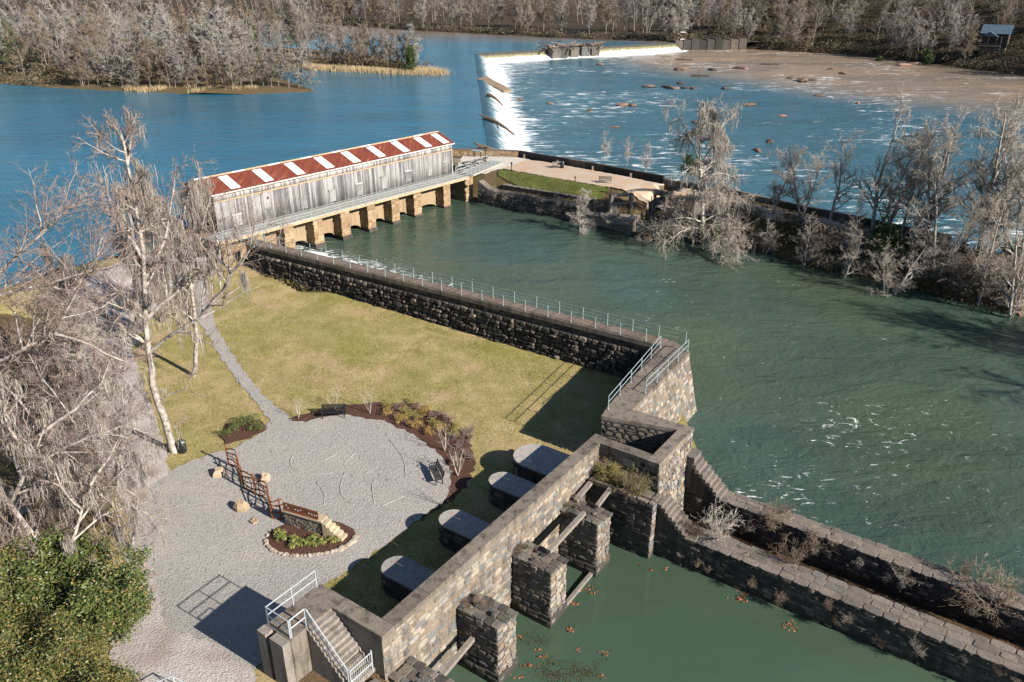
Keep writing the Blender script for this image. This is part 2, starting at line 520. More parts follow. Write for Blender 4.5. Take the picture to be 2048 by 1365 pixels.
bed3 = [Vector((c3.x + 3.1*math.cos(a)*(1.0 if math.cos(a) > 0 else 0.78), c3.y + 1.75*math.sin(a))) for a in np.linspace(0, 2*math.pi, 28)[:-1]]
M3 = sheet('mulch_bed', bed3, M['mulch'], 0.10, seed=7, ragged=0.05)
sheet('worn_ground', [LOCK(-0.1, -3.2), LOCK(-0.1, 0.8), LOCK(-3, 0.9), LOCK(-9, 0.9), LOCK(-9, -3.6), LOCK(-2.6, -3.2)], M['litter'], 0.05, zf=lambda x, y: np.full(np.shape(x), -2.72), seed=8)

# ---------------------------------------------------------------- water sheets
def water(name, poly, z, mat, foam=None, silt=None):
    me = mesh_from(name, [(p[0], p[1], z(p[0], p[1]) if callable(z) else z) for p in poly], [tuple(range(len(poly)))])
    return structure(name, me, mat)

DAM0, DAM1, DAM2 = at(990, 306, Z_RIVER), at(955, 108, Z_RIVER), at(1348, 86, Z_RIVER)
# upstream river on a grid (silt rises towards the far bank)
def grid_water(name, x0, x1, y0, y1, dx, dy, z, mat, inside, foam, silt, rough=0.0, snap=None):
    xs = np.arange(x0, x1+.01, dx); ys = np.arange(y0, y1+.01, dy)
    X, Y = np.meshgrid(xs, ys, indexing='ij')
    Q = grid(len(xs), len(ys))
    if snap is not None:
        over = X > snap(Y); Xo = X; X = np.minimum(X, snap(Y)); ov = over.ravel(); Q = Q[~ov[Q].all(1)]
    keep = inside(X.ravel(), Y.ravel())
    Q = Q[keep[Q].all(1)]
    Zz = z(X, Y) if callable(z) else np.full(X.shape, z)
    Zz = Zz + rough*(vnoise(X*0.35, Y*0.8)-0.5) if rough else Zz
    me = mesh_np(name, np.stack([X.ravel(), Y.ravel(), Zz.ravel()], 1), Q, True)
    for nm, arr in (('foam', foam(X, Y)), ('silt', silt(X, Y))):
        a = me.attributes.new(nm, 'FLOAT', 'POINT'); a.data.foreach_set('value', np.broadcast_to(arr, X.shape).ravel().astype(np.float32))
    return structure(name, me, mat)

def dam_x(Y):
    return np.interp(Y, [DAM0.y, DAM1.y], [DAM0.x, DAM1.x])
def dam_far_d(X, Y):
    """distance downstream of the far arm of the dam (positive = towards the camera)"""
    dx, dy = DAM2.x-DAM1.x, DAM2.y-DAM1.y; l = math.hypot(dx, dy)
    return -((X-DAM1.x)*(-dy) + (Y-DAM1.y)*dx)/l
def river_in(x, y):
    g = GATE
    sg = (x-g.o.x)*g.e.x + (y-g.o.y)*g.e.y; tg = (x-g.o.x)*g.n.x + (y-g.o.y)*g.n.y
    ok = shore_dist(x, y) < 2.5
    ok |= (y > 96) | (x < -60)
    ok &= ~((tg > -2.5) & (sg > -3) & (sg < 42) & (y < 125))
    ok &= ~((tg > 0) & (y < 100))
    ok &= (shore_dist(x, y) < 2.5) | (y > 92)
    right = np.where(y < DAM1.y, np.interp(y, [118, 128, DAM0.y, DAM1.y], [-12, -9, DAM0.x, DAM1.x]), DAM1.x + (y-DAM1.y)/(DAM2.y-DAM1.y)*(DAM2.x-DAM1.x))
    ok &= (x <= right) | (y > DAM2.y+3)
    return ok
grid_water('river', -420, 130, 10, 760, 4.0, 4.0, Z_RIVER, M['river'], river_in,
           lambda X, Y: np.zeros(X.shape), lambda X, Y: 0.95*_sm((Y - (400 - 0.35*np.clip(X+60, -200, 150)) + 30*(vnoise(X*0.02, Y*0.03)-0.5))/55.0),
           snap=lambda Y: np.where(Y < DAM1.y, np.where(Y < DAM0.y-12, 1e9, dam_x(Y) - .6), np.where(Y < DAM2.y, DAM1.x + (Y-DAM1.y)/(DAM2.y-DAM1.y)*(DAM2.x-DAM1.x) - .6, 1e9)))

def rapid_foam(X, Y):
    d1 = np.where(Y < DAM1.y + 2, X - dam_x(Y), 99)
    d1 = np.where(d1 < 0, 0, d1)
    f = 0.36*np.exp(-np.clip(d1-5.5, 0, 99)/3.2) + 0.06*np.exp(-d1/18.0)
    d2 = dam_far_d(X, Y)
    f = np.maximum(f, np.where((d2 > -2) & (X > DAM1.x) & (X < DAM2.x+4), 0.5*np.exp(-np.clip(d2-4, 0, 99)/4.0), 0))
    f = f + 0.085*_sm((vnoise(X*0.05+3, Y*0.045+1)-0.25)/0.5) - 0.035*_sm((X-140)/60)
    f = f - 0.10*_sm((X-150)/60)*_sm((230-Y)/60)
    return f
def rapid_silt(X, Y):
    return np.clip(_sm((Y + 1.35*(X-70) - 258 + 40*(vnoise(X*0.02, Y*0.02)-0.5))/70.0)*_sm((X-22)/50.0), 0, 1)
def rapid_in(x, y):
    ok = (x > np.where(y < DAM0.y, -20, dam_x(y)+2))
    ok &= ~((dam_far_d(x, y) < 1.5) & (y > DAM1.y-4) & (x < DAM2.x+1))
    return ok
grid_water('rapids', -20, 420, 62, 470, 3.0, 2.4, Z_RAPID, M['rapids'], rapid_in, rapid_foam, rapid_silt, 0.35)

def canal_in(x, y):
    L = LOCK
    s = (x-L.o.x)*L.e.x + (y-L.o.y)*L.e.y; t = (x-L.o.x)*L.n.x + (y-L.o.y)*L.n.y
    tw = (x-WALL.o.x)*WALL.n.x + (y-WALL.o.y)*WALL.n.y
    tg = (x-GATE.o.x)*GATE.n.x + (y-GATE.o.y)*GATE.n.y
    ok = (tw > 0.45) | ((x-14.35)*0.8437 - (y-58.0)*0.5366 > -0.2)
    ok &= (s > 25.0)
    ok &= tg > -3.5
    ok &= (t > 3.6) | (s > 26)
    ok &= y < np.interp(x, [-40, 17, 30, 45, 58, 80, 120], [130, 112, 106, 94, 82, 60, 25])
    return ok
def canal_foam(X, Y):
    tw = (X-WALL.o.x)*WALL.n.x + (Y-WALL.o.y)*WALL.n.y
    sw = (X-WALL.o.x)*WALL.e.x + (Y-WALL.o.y)*WALL.e.y
    tg = (X-GATE.o.x)*GATE.n.x + (Y-GATE.o.y)*GATE.n.y
    f = (0.20*np.exp(-((tw-8.5)/4.0)**2) + 0.1*np.exp(-np.clip(tw-1.4, 0, 99)/4))*_sm((sw-20)/18)
    f = f + 0.035*np.exp(-((X-21)**2/150 + (Y-51)**2/120)) + 0.03*np.exp(-((X-27)**2/300 + (Y-42)**2/120))
    f = f + 0.045*_sm((vnoise(X*0.11, Y*0.11)-0.4)/0.35) - 0.05*_sm((X-34)/10)*_sm((Y-50)/10)
    return f + 0.026 - 0.2*_sm((Y-85)/12)*_sm((X+14)/6)
grid_water('canal', -40, 140, 0, 124, 0.8, 0.8, lambda X, Y: -5.15 + 0.029*(np.clip(Y, 56, 112)-56), M['canal'], canal_in, canal_foam,
           lambda X, Y: _sm((vnoise(X*0.06, Y*0.06)-0.3)/0.5), 0.08)
me = mesh_from('basin', [LOCK(s, t, Z_BASIN) for s, t in ((-30, 0.9), (-30, 70), (20.2, 70), (20.2, -0.5), (-0.2, -0.5), (-0.2, 0.9))], [(0, 1, 2, 3, 4, 5)])
structure('basin', me, M['basin'])
me = mesh_from('trough_floor', [LOCK(s, t, -6.45) for s, t in ((20.6, 4.0), (20.6, 60), (25.2, 60), (25.2, 4.0))], [(0, 1, 2, 3)])
structure('trough_floor', me, M['wetmud'])
# ---------------------------------------------------------------- stone pieces
PAL_TAN = [(0.29, 0.24, 0.19), (0.215, 0.188, 0.163), (0.38, 0.34, 0.285), (0.155, 0.148, 0.145), (0.26, 0.205, 0.15), (0.33, 0.30, 0.265), (0.195, 0.205, 0.215), (0.41, 0.36, 0.295), (0.24, 0.195, 0.16), (0.33, 0.32, 0.31), (0.11, 0.105, 0.10)]
PAL_GREY = [(0.17, 0.155, 0.14), (0.12, 0.11, 0.10), (0.24, 0.215, 0.19), (0.09, 0.085, 0.08), (0.20, 0.175, 0.15), (0.15, 0.15, 0.15), (0.27, 0.235, 0.20)]
PAL_DARK = [(0.10, 0.092, 0.085), (0.065, 0.06, 0.055), (0.16, 0.138, 0.12), (0.05, 0.05, 0.048), (0.12, 0.105, 0.09), (0.22, 0.19, 0.16), (0.08, 0.075, 0.07), (0.30, 0.255, 0.21)]  # pale entries put sunlit specks into the dark faces
PAL_SLAB = [(0.215, 0.19, 0.168), (0.165, 0.148, 0.135), (0.255, 0.222, 0.195), (0.19, 0.175, 0.165), (0.23, 0.198, 0.176), (0.14, 0.13, 0.122)]
PAL_GOLD = [(0.42, 0.30, 0.18), (0.33, 0.22, 0.12), (0.48, 0.37, 0.24), (0.36, 0.28, 0.19), (0.28, 0.19, 0.11), (0.44, 0.36, 0.26)]
M['stone_tan'] = mat_stone('tan_rubble_stone', PAL_TAN, 0.55)
M['stone_grey'] = mat_stone('grey_rubble_stone', PAL_GREY, 0.5)
M['stone_dark'] = mat_stone('blackened_rubble_stone', PAL_DARK, 0.7)  # black staining plus the shade of sunless faces, mixed into the colour
M['stone_slab'] = mat_stone('weathered_flagstone', PAL_SLAB, 0.25)
M['stone_gold'] = mat_stone('ochre_granite', PAL_GOLD, 0.3)
M['mortar'] = mat_stone('lime_mortar', [(0.20, 0.175, 0.145), (0.27, 0.235, 0.195)], 0.4, mortar=True)
M['mortar_dark'] = mat_stone('dark_mortar', [(0.07, 0.064, 0.058), (0.115, 0.104, 0.093)], 0.6, mortar=True)
M['mortar_gold'] = mat_stone('ochre_mortar', [(0.34, 0.24, 0.15), (0.40, 0.31, 0.20)], 0.4, mortar=True)
M['coping'] = mat_stone('weathered_concrete_coping', [(0.175, 0.152, 0.128), (0.27, 0.235, 0.20)], 0.75, mortar=True)
M['concrete'] = mat_stone('stained_concrete', [(0.25, 0.23, 0.205), (0.33, 0.30, 0.27)], 0.5, mortar=True)
M['pale_concrete'] = mat_stone('pale_capping', [(0.36, 0.345, 0.33), (0.46, 0.44, 0.415)], 0.3, mortar=True)
M['boards'] = mat_plain('weathered_boards', (0.17, 0.13, 0.10), 0.45, 5, per_object=0.4)
M['timber'] = mat_plain('grey_timber', (0.185, 0.16, 0.14), 0.35, 6, bump=0.5)
M['timber_dark'] = mat_plain('dark_timber', (0.06, 0.052, 0.045), 0.35, 6, bump=0.5)
M['galv'] = mat_plain('galvanised_steel', (0.33, 0.40, 0.42), 0.15, 8, 0.45, 0.5, 0.05, 0.3)
M['galv_white'] = mat_plain('pale_galvanised_steel', (0.44, 0.47, 0.49), 0.15, 8, 0.45, 0.5, 0.05, 0.3)

def stone_variant(seed, flat=False):
    """rough block: x width, y outwards (0 back, 1 front), z height"""
    rs = random.Random(seed)
    n = rs.choice((7, 8, 9))
    ring = []
    for k in range(n):
        a = 2*math.pi*(k + rs.uniform(-0.28, 0.28))/n
        c, s = math.cos(a), math.sin(a)
        e = 0.55 if not flat else 0.5                       # squarish outline
        x = 0.5*math.copysign(abs(c)**e, c)*rs.uniform(0.93, 1.04)
        z = 0.5*math.copysign(abs(s)**e, s)*rs.uniform(0.93, 1.04)
        ring.append((x, z))
    vs, fs = [], []
    lay = ((0.0, 1.0), (0.66, 1.0), (1.0, 0.74 if not flat else 0.95))
    for y, k in lay:
        for x, z in ring:
            j = rs.uniform(-0.16, 0.16) if y == 1.0 else rs.uniform(-0.05, 0.05)
            vs.append((x*k, y + j*(0.8 if not flat else 0.35), z*k))
    vs.append((rs.uniform(-.1, .1), 1.0 + rs.uniform(-0.12, 0.22)*(1 if not flat else .3), rs.uniform(-.1, .1)))
    for l in range(2):
        fs += [(l*n+k, (l+1)*n+k, (l+1)*n+(k+1) % n, l*n+(k+1) % n) for k in range(n)]
    fs += [(2*n+k, 3*n, 2*n+(k+1) % n) for k in range(n)]
    return vs, fs
STONES = [stone_variant(100+i) for i in range(14)]
SLABS = [stone_variant(200+i, True) for i in range(12)]
_stone_mesh = {}
def stone_mesh(i, mat, slab=False):
    key = (i, mat.name, slab)
    if key not in _stone_mesh:
        v, f = (SLABS if slab else STONES)[i]
        me = mesh_from('stone', v, f); me.materials.append(mat)
        _stone_mesh[key] = me
    return _stone_mesh[key]

class Stones:
    def __init__(self, parent, mat, cap=300, name='stone', slab=False, rest='stone_facing'):
        self.p, self.mat, self.cap, self.name, self.slab, self.rest = parent, mat, cap, name, slab, rest
        self.items = []; self.rs = random.Random(len(parent.name)*13 + len(name))
    def put(self, pos, xdir, ydir, w, d, h, roll=0.0):
        xdir, ydir = Vector(xdir).normalized(), Vector(ydir).normalized()
        zdir = xdir.cross(ydir).normalized()
        m = Matrix((xdir, ydir, zdir)).transposed() @ Matrix.Rotation(roll, 3, 'Y')
        m4 = Matrix.Translation(pos) @ m.to_4x4() @ Matrix.Diagonal((w, d, h, 1))
        self.items.append((w*h/max(1.0, (Vector(pos)-cam.location).length_squared), m4))
    def course(self, path, z_top, z_bot, batter=0.0, w=(0.35, 0.8), h=(0.22, 0.42), d=(0.10, 0.20), skip=None, sink=0.045, gap=0.028, roll=0.06):
        """coursed rubble along a plan path; the facing looks to the right of the path"""
        rs = self.rs
        path = [Vector(p[:2]) for p in path]
        seg = [(a, b, (b-a).length) for a, b in zip(path[:-1], path[1:])]
        L = sum(s[2] for s in seg)
        def pt(u):
            for a, b, l in seg:
                if u <= l or (a, b, l) == seg[-1]:
                    dr = (b-a)/l
                    return a + dr*u, dr
                u -= l
        z = z_top
        while z > z_bot + 0.06:
            hh = min(rs.uniform(*h), z - z_bot)
            if z - hh - z_bot < 0.12: hh = z - z_bot
            u = -rs.uniform(0, 0.3)*w[0]
            while u < L:
                ww = rs.uniform(*w)
                if L - (u+ww) < w[0]*0.6: ww = L - u
                uc = u + ww/2
                zc = z - hh/2
                parts = [(uc, zc, ww, hh)]
                if ww > 0.75*w[1] and hh > 0.7*h[1] and rs.random() < 0.45:
                    k = rs.uniform(.4, .6)
                    parts = [(uc, z - hh*k/2, ww, hh*k), (uc, z - hh*k - hh*(1-k)/2, ww, hh*(1-k))]
                for (a_u, a_z, a_w, a_h) in parts:
                    if 0 < a_u < L and not (skip and skip(a_u, a_z)):
                        p, dr = pt(a_u)
                        nr = Vector((dr.y, -dr.x))
                        off = batter*(z_top - a_z) - sink
                        pos = Vector((p.x + nr.x*off, p.y + nr.y*off, a_z + rs.uniform(-.015, .015)))
                        yd = Vector((nr.x, nr.y, batter)).normalized()
                        xd = Vector((dr.x, dr.y, 0))
                        dd = rs.uniform(*d)
                        self.put(pos, xd, yd, max(.06, a_w - gap), dd, max(.06, a_h - gap), rs.uniform(-roll, roll))
                u += ww
            z -= hh
        return self
    def paving(self, fr, s0, s1, t0, t1, z, rows=3, ln=(0.6, 1.3), th=0.12, gap=0.05):
        """flagstones lying flat in the frame fr; rows across s, long side along t"""
        rs = self.rs
        edges = [s0]
        for k in range(1, rows): edges.append(s0 + (s1-s0)*(k + rs.uniform(-.18, .18))/rows)
        edges.append(s1)
        for r in range(rows):
            t = t0 - rs.uniform(0, 0.4)
            while t < t1:
                l = min(rs.uniform(*ln), max(.2, t1 - t + .03))
                a, b = edges[r], edges[r+1]
                wob = rs.uniform(-.08, .08)
                c = fr((a+b)/2 + wob*0.5, t + l/2, z + rs.uniform(-.02, .02))
                self.put(c, Vector((fr.n.x, fr.n.y, 0)), Vector((rs.uniform(-.03, .03), rs.uniform(-.03, .03), 1)), l - gap, th, (b-a) + wob - gap, rs.uniform(-.07, .07))
                t += l
        return self
    def finish(self):
        self.items.sort(key=lambda q: -q[0])
        off = world_loc(self.p)
        inv = Matrix.Translation(-off)
        n = len(STONES if not self.slab else SLABS)
        for k, (_, m) in enumerate(self.items[:self.cap]):
            o = bpy.data.objects.new(self.name, stone_mesh(self.rs.randrange(n), self.mat, self.slab))
            o.parent = self.p
            o.matrix_basis = inv @ m
            COL.objects.link(o)
        rest = self.items[self.cap:]
        if rest:
            V, Q, tn = [], [], []
            base = 0
            src = SLABS if self.slab else STONES
            tris = []
            for v, f in src:
                tr = []
                for q in f:
                    tr += [(q[0], q[i], q[i+1]) for i in range(1, len(q)-1)]
                tris.append((np.array(v), np.array(tr)))
            for _, m in rest:
                v, tr = tris[self.rs.randrange(n)]
                mm = np.array(inv @ m)
                V.append(v @ mm[:3, :3].T + mm[:3, 3]); Q.append(tr + base); base += len(v)
                tn.append(np.full(len(v), self.rs.random()))
            o = obj(self.rest, mesh_np(self.rest, np.concatenate(V), np.concatenate(Q), False, np.concatenate(tn)), self.mat, self.p)
            o['kind'] = 'stuff'

def railing(name, runs, mat, label, spacing=2.2, height=1.07, rails=(1.05, 0.55), r_post=0.033, r_rail=0.018, group=None, base_plate=True, cat='railing'):
    """runs: lists of 3D base points; every post and rail a part"""
    p0 = Vector(runs[0][0])
    th = empty(name, p0, label, cat, group)
    post = MB().tube([(0, 0, 0), (0, 0, height)], r_post, 6)
    if base_plate: post.tube([(0, 0, 0), (0, 0, 0.10)], r_post*1.9, 8)
    pm = mesh_from('post', post.v, post.f); pm.materials.append(mat)
    for run in runs:
        run = [Vector(p) for p in run]
        for a, b in zip(run[:-1], run[1:]):
            l = (b-a).length; k = max(1, round(l/spacing))
            for i in range(k + (1 if b is run[-1] else 0)):
                obj('post', pm, mat, th, a.lerp(b, i/k) - p0)
        for hgt in rails:
            MB().tube([p + Vector((0, 0, hgt)) for p in run], r_rail, 5).build('rail', mat, th)
    return th

# ---------------------------------------------------------------- long canal wall
def core(th, name, poly, z0, z1, mat, top=None):
    poly = [Vector(p[:2]) for p in poly]
    if not ccw(poly):
        poly = poly[::-1]; top = top[::-1] if top else None
    return MB().prism(poly, z0, z1, top).build(name, mat, th)

w1 = empty('canal_wall', (WALL(24, 0.7).x, WALL(24, 0.7).y, -3.8), 'long blackened rubble wall with plank walkway between lawn and canal', 'wall')
L1 = (W1a-W1b).length + 3.0
core(w1, 'wall_core', WALL.rect(-0.2, L1, 0.12, 1.42), -7.5, -0.46, M['mortar_dark'])
core(w1, 'ledge', WALL.rect(-0.2, L1, -0.02, 0.12), -7.5, -0.98, M['mortar_dark'])
Stones(w1, M['stone_dark'], 300).course([WALL(L1, 0.12), WALL(0.1, 0.12)], -0.50, -0.98, 0, (0.35, 0.9), (0.20, 0.30), (0.05, 0.10)) \
    .course([WALL(L1, -0.02), WALL(0.1, -0.02)], -1.02, -4.2, 0.05, (0.30, 0.95), (0.24, 0.52), (0.10, 0.34), roll=0.18).finish()
nslab = 24
for k in range(nslab):
    a, b = -0.05 + (L1+0.05)*k/nslab, -0.05 + (L1+0.05)*(k+1)/nslab
    MB().prism([*WALL.rect(a, b-0.012, -0.06, 1.47)], -0.45, -0.03).build('coping_slab', M['coping'], w1)
# walkway planks laid across
plank = MB().box((0, 0, 0), (0.20, 1.30, 0.03), 0)
pm = mesh_from('plank', plank.v, plank.f); pm.materials.append(M['boards'])
rz = math.atan2(WALL.e.y, WALL.e.x)
nb = int(L1/0.215)
for k in range(nb):
    s = 0.1 + k*0.215
    if k < 215 and k % 1 == 0:
        o = obj('plank', pm, None, w1, WALL(s, 0.71, -0.012 + RND.uniform(-.004, .004)) - w1.location)
        o.rotation_euler = (RND.uniform(-.01, .01), 0, rz + RND.uniform(-.006, .006))
railing('walkway_railing', [[WALL(1.4, 0.10, 0), WALL(L1-1.5, 0.10, 0)]], M['galv'], 'pale steel railing on the lawn edge of the long walkway', 2.35, rails=(1.04, 0.70, 0.36), r_rail=0.011)
railing('walkway_railing', [[WALL(-1.6, 1.35, 0), WALL(L1-1.5, 1.35, 0)]], M['galv'], 'pale steel railing on the canal edge of the long walkway', 2.35, rails=(1.04, 0.70, 0.36), r_rail=0.011)

# ---------------------------------------------------------------- battered corner tower of the wall
TI0, TO0, TO1, TI1 = Vector((12.27, 59.32)), Vector((14.35, 58.0)), Vector((8.41, 48.66)), Vector((6.6, 48.66))
TF0 = WALL(-0.3, 1.45); TF0 = Vector((13.35, 60.35))
out2 = Vector((0.8437, -0.5366))
w2 = empty('corner_tower', (10.5, 53, -4), 'battered tan stone corner wall with concrete walkway above the canal', 'wall')
bat = 0.235
core(w2, 'wall_core', [TI0, TF0, TO0 + out2*bat*7, TO1 + out2*bat*7, TI1], -7.3, -0.30, M['mortar'], top=[TI0, TF0, TO0, TO1, TI1])
Stones(w2, M['stone_tan'], 300).course([TO1 + (TO1-TO0).normalized()*0.3, TO0], -0.32, -6.6, bat, (0.26, 0.78), (0.18, 0.46), (0.06, 0.12)) \
    .course([TI0, TI1], -0.32, -4.3, 0, (0.4, 0.8), (0.25, 0.42), (0.05, 0.11)).finish()
# coping in slabs
for k in range(6):
    f0, f1 = k/6 + 0.002, (k+1)/6 - 0.002
    a, b = TI0.lerp(TI1, f0), TI0.lerp(TI1, f1); c, d = TO0.lerp(TO1, f1), TO0.lerp(TO1, f0)
    q = [a - out2*.06, b - out2*.06, c + out2*.06, d + out2*.06]
    if k == 0: q = [TI0 - out2*.06, b - out2*.06, c + out2*.06, TO0 + out2*.06, TF0]
    if not ccw(q): q = q[::-1]
    MB().prism(q, -0.30, 0.0).build('coping_slab', M['coping'], w2)
d2 = (TI1-TI0).normalized()
v3 = lambda p, z=0.0: Vector((p.x, p.y, z))
railing('tower_railing', [[v3(TI0 + d2*.6 + out2*.12), v3(TI1 - d2*.1 + out2*.12)]], M['galv'], 'steel handrail on the lawn edge of the corner wall', 2.1, rails=(1.06, 0.58), r_rail=0.026)
railing('tower_railing', [[v3(TO0 - out2*.14 + d2*.1), v3(TO0.lerp(TO1, 0.76) - out2*.14)]], M['galv'], 'steel handrail on the canal edge of the corner wall', 2.1, rails=(1.06, 0.58), r_rail=0.026)

# ---------------------------------------------------------------- gate box (three walls round a dark well)
NW, NE, SE = Vector((6.6, 48.66)), Vector((12.2, 46.2)), LOCK(20.35, 4.3)
w4 = empty('gate_box', (LOCK(23, 2).x, LOCK(23, 2).y, -4.2), 'square roofless stone gate chamber with dark well beside the corner wall', 'gate chamber')
nwi, nei = NW + Vector((-0.35, -0.80)), LOCK(24.85, 3.42)
NEo = LOCK(25.75, 4.3)
def ring_wall(q, zb=-7.5, mat=M['mortar'], name='wall_core'):
    core(w4, name, q, zb, -0.28, mat)
def cop(th, q, z0=-0.28, z1=0.0, mat=None, name='coping_slab', grow=0.05):
    q = [Vector(p[:2]) for p in q]
    c = sum(q, Vector((0, 0)))/len(q)
    q = [p + (p-c).normalized()*grow for p in q]
    if not ccw(q): q = q[::-1]
    return MB().prism(q, z0, z1).build(name, mat or M['coping'], th)
nwa = TI1 + Vector((0.02, -0.01)); nea = LOCK(25.65, 3.46)
ring_wall([nwa, TO1 + Vector((0, -.02)), nea, LOCK(24.9, 3.46), nwa + Vector((-.4, -.85))])
ring_wall([LOCK(20.42, 3.5), LOCK(25.62, 3.5), LOCK(25.62, 4.25), LOCK(20.42, 4.25)])
ring_wall([LOCK(20.42, 0.03), LOCK(21.15, 0.03), LOCK(21.15, 3.48), LOCK(20.42, 3.48)])
cop(w4, [nwa, TO1 + Vector((0.35, -.16)), nea, LOCK(24.88, 3.44), nwa + Vector((-.42, -.88))], -0.28, -0.004, grow=0.03)
cop(w4, LOCK.rect(20.40, 25.66, 3.47, 4.28), -0.28, 0.0, grow=0.04)
cop(w4, LOCK.rect(20.38, 21.18, 0.06, 3.42), -0.28, -0.006, grow=0.02)
st = Stones(w4, M['stone_tan'], 300)
st.course([LOCK(20.42, 4.25), LOCK(25.62, 4.25)], -0.30, -6.2, 0.06, (0.32, 0.68), (0.22, 0.40), (0.06, 0.11))
st.finish()
st = Stones(w4, M['stone_dark'], 300)  # inner and south faces: shade painted by the darker stone
st.course([LOCK(24.9, 3.4), nwa + Vector((-.4, -.85))], -0.30, -4.3, 0, (0.4, 0.9), (0.25, 0.45), (0.04, 0.09))
st.course([LOCK(20.42, 0.1), LOCK(20.42, 4.2)], -0.30, -2.3, 0, (0.4, 0.9), (0.22, 0.4), (0.04, 0.08))
st.finish()
me = mesh_from('well_floor', [LOCK(s, t, -4.22) for s, t in ((21.1, -1.2), (21.1, 3.6), (25, 3.6), (25, -1.2))], [(0, 1, 2, 3)])
obj('well_floor', me, M['wetmud'], w4, -w4.location)
MB().box(LOCK(24.5, 1.15, -0.9), (0.22, 0.22, 1.7), math.atan2(LOCK.e.y, LOCK.e.x)).build('gate_post', M['timber'], w4)
MB().beam(LOCK(24.35, 0.2, -0.95), LOCK(24.35, 1.1, -0.95), 0.14, 0.14).build('gate_bar', M['timber'], w4)
MB().beam(LOCK(21.9, -0.1, -1.6), LOCK(22.5, 0.45, -0.35), 0.06, 0.06).build('iron_bar', M['boards'], w4)
obj('repair_patch', mesh_from('repair_patch', [LOCK(20.33, t, z) for t, z in ((1.75, -0.95), (2.65, -0.95), (2.65, -0.42), (1.75, -0.42))], [(0, 1, 2, 3)]), M['concrete'], w4, -w4.location)

# ---------------------------------------------------------------- lock head wall with arches, return wall, platform and stair
w3 = empty('lock_head_wall', (LOCK(10, 0).x, LOCK(10, 0).y, -6.3), 'long tan rubble lock head wall with concrete coping above green basin', 'wall')
arch_c = [2.9, 8.0, 13.2, 18.2]
def in_arch(u, z, hw=1.25, spring=-6.3, rise=1.15):
    return any(abs(u-c) < hw and z < spring + rise*math.sqrt(max(0, 1-((u-c)/hw)**2)) for c in arch_c)
prof = [(0.0, -0.28), (0.0, -8.0)]
for c in arch_c:
    for k in range(9):
        a = math.pi*(1-k/8)
        prof.append((c + 1.25*math.cos(a), -6.3 + 1.15*math.sin(a)))
    prof.insert(len(prof)-9, (c-1.25, -8.0)); prof.append((c+1.25, -8.0))
prof += [(21.2, -8.0), (21.2, -0.28)]
n = len(prof)
vs = [LOCK(s, -0.72, z) for s, z in prof] + [LOCK(s, -0.02, z) for s, z in prof]
fs = [tuple(range(n)), tuple(range(2*n-1, n-1, -1))] + [(i, (i+1) % n, n+(i+1) % n, n+i) for i in range(n)]
MB().add(vs, fs).build('wall_core', M['mortar'], w3)
Stones(w3, M['stone_tan'], 300).course([LOCK(0.05, -0.02), LOCK(20.40, -0.02)], -0.62, -6.6, 0.0, (0.24, 0.88), (0.15, 0.46), (0.05, 0.12), skip=in_arch).finish()
# smooth upper band below the coping
Stones(w3, M['stone_tan'], 60, name='band_stone', rest='band').course([LOCK(0.05, -0.02), LOCK(20.35, -0.02)], -0.30, -0.60, 0.0, (0.6, 1.1), (0.28, 0.30), (0.03, 0.05)).finish()
Stones(w3, M['stone_dark'], 60, name='rear_stone', rest='rear_facing').course([LOCK(21.2, -0.72), LOCK(0.8, -0.72)], -0.32, -4.0, 0.0, (0.5, 1.0), (0.3, 0.45), (0.03, 0.08)).finish()  # rear turned from the sun, its shade put in as darker stone
for k in range(8):
    a, b = 0.84 + (21.25-0.84)*k/8, 0.84 + (21.25-0.84)*(k+1)/8
    MB().prism(LOCK.rect(a+.008, b-.008, -0.80, 0.04), -0.28, RND.uniform(-.006, .004)).build('coping_slab', M['coping'], w3)
core(w3, 'return_wall_core', LOCK.rect(0.05, 0.78, -4.9, -0.74), -4.6, -0.28, M['concrete'])
Stones(w3, M['stone_dark'], 80, name='rear_stone', rest='rear_facing').course([LOCK(0.05, -3.2), LOCK(0.05, -0.0)], -0.5, -2.9, 0, (0.5, 1.1), (0.3, 0.5), (0.015, 0.05)).finish()
MB().prism(LOCK.rect(-0.03, 0.82, -3.2, 0.04), -0.29, 0.002).build('coping_slab', M['coping'], w3)

stw = empty('stair_platform', (LOCK(-1, -4.2).x, LOCK(-1, -4.2).y, -2.8), 'concrete stair block with landing and steps beside the gravel yard', 'stairs')
MB().prism(LOCK.rect(-2.60, 0.80, -4.98, -3.26), -4.2, 0.0).build('landing', M['coping'], stw)
MB().prism(LOCK.rect(-3.05, -2.58, -5.10, -4.52), -4.2, -0.06).build('buttress', M['concrete'], stw)
MB().prism(LOCK.rect(-3.05, -2.58, -4.22, -3.30), -4.2, -0.06).build('buttress', M['concrete'], stw)
NS = 12
for k in range(NS):
    t0 = -3.26 + 0.215*k; z1 = -0.20*(k+1)
    MB().prism(LOCK.rect(-1.50, 0.03, t0, t0+0.235), z1-0.22, z1).build('step', M['concrete'], stw)
vs = []
prof = [(-3.26, 0.0)]
for k in range(NS):
    t0 = -3.26 + 0.215*k
    prof += [(t0+0.02, -0.20*k - 0.02), (t0 + 0.02, -0.20*(k+1)+0.06)] if k else [(t0+0.02, -0.14)]
    prof += [(t0+0.215, -0.20*(k+1)+0.06)]
prof += [(-3.26+0.215*NS, -3.6), (-3.26, -3.6)]
clean = [prof[0]]
for p in prof[1:]:
    if (abs(p[0]-clean[-1][0]) + abs(p[1]-clean[-1][1])) > 1e-3: clean.append(p)
n = len(clean)
vs = [LOCK(-1.66, t, z) for t, z in clean] + [LOCK(-1.51, t, z) for t, z in clean]
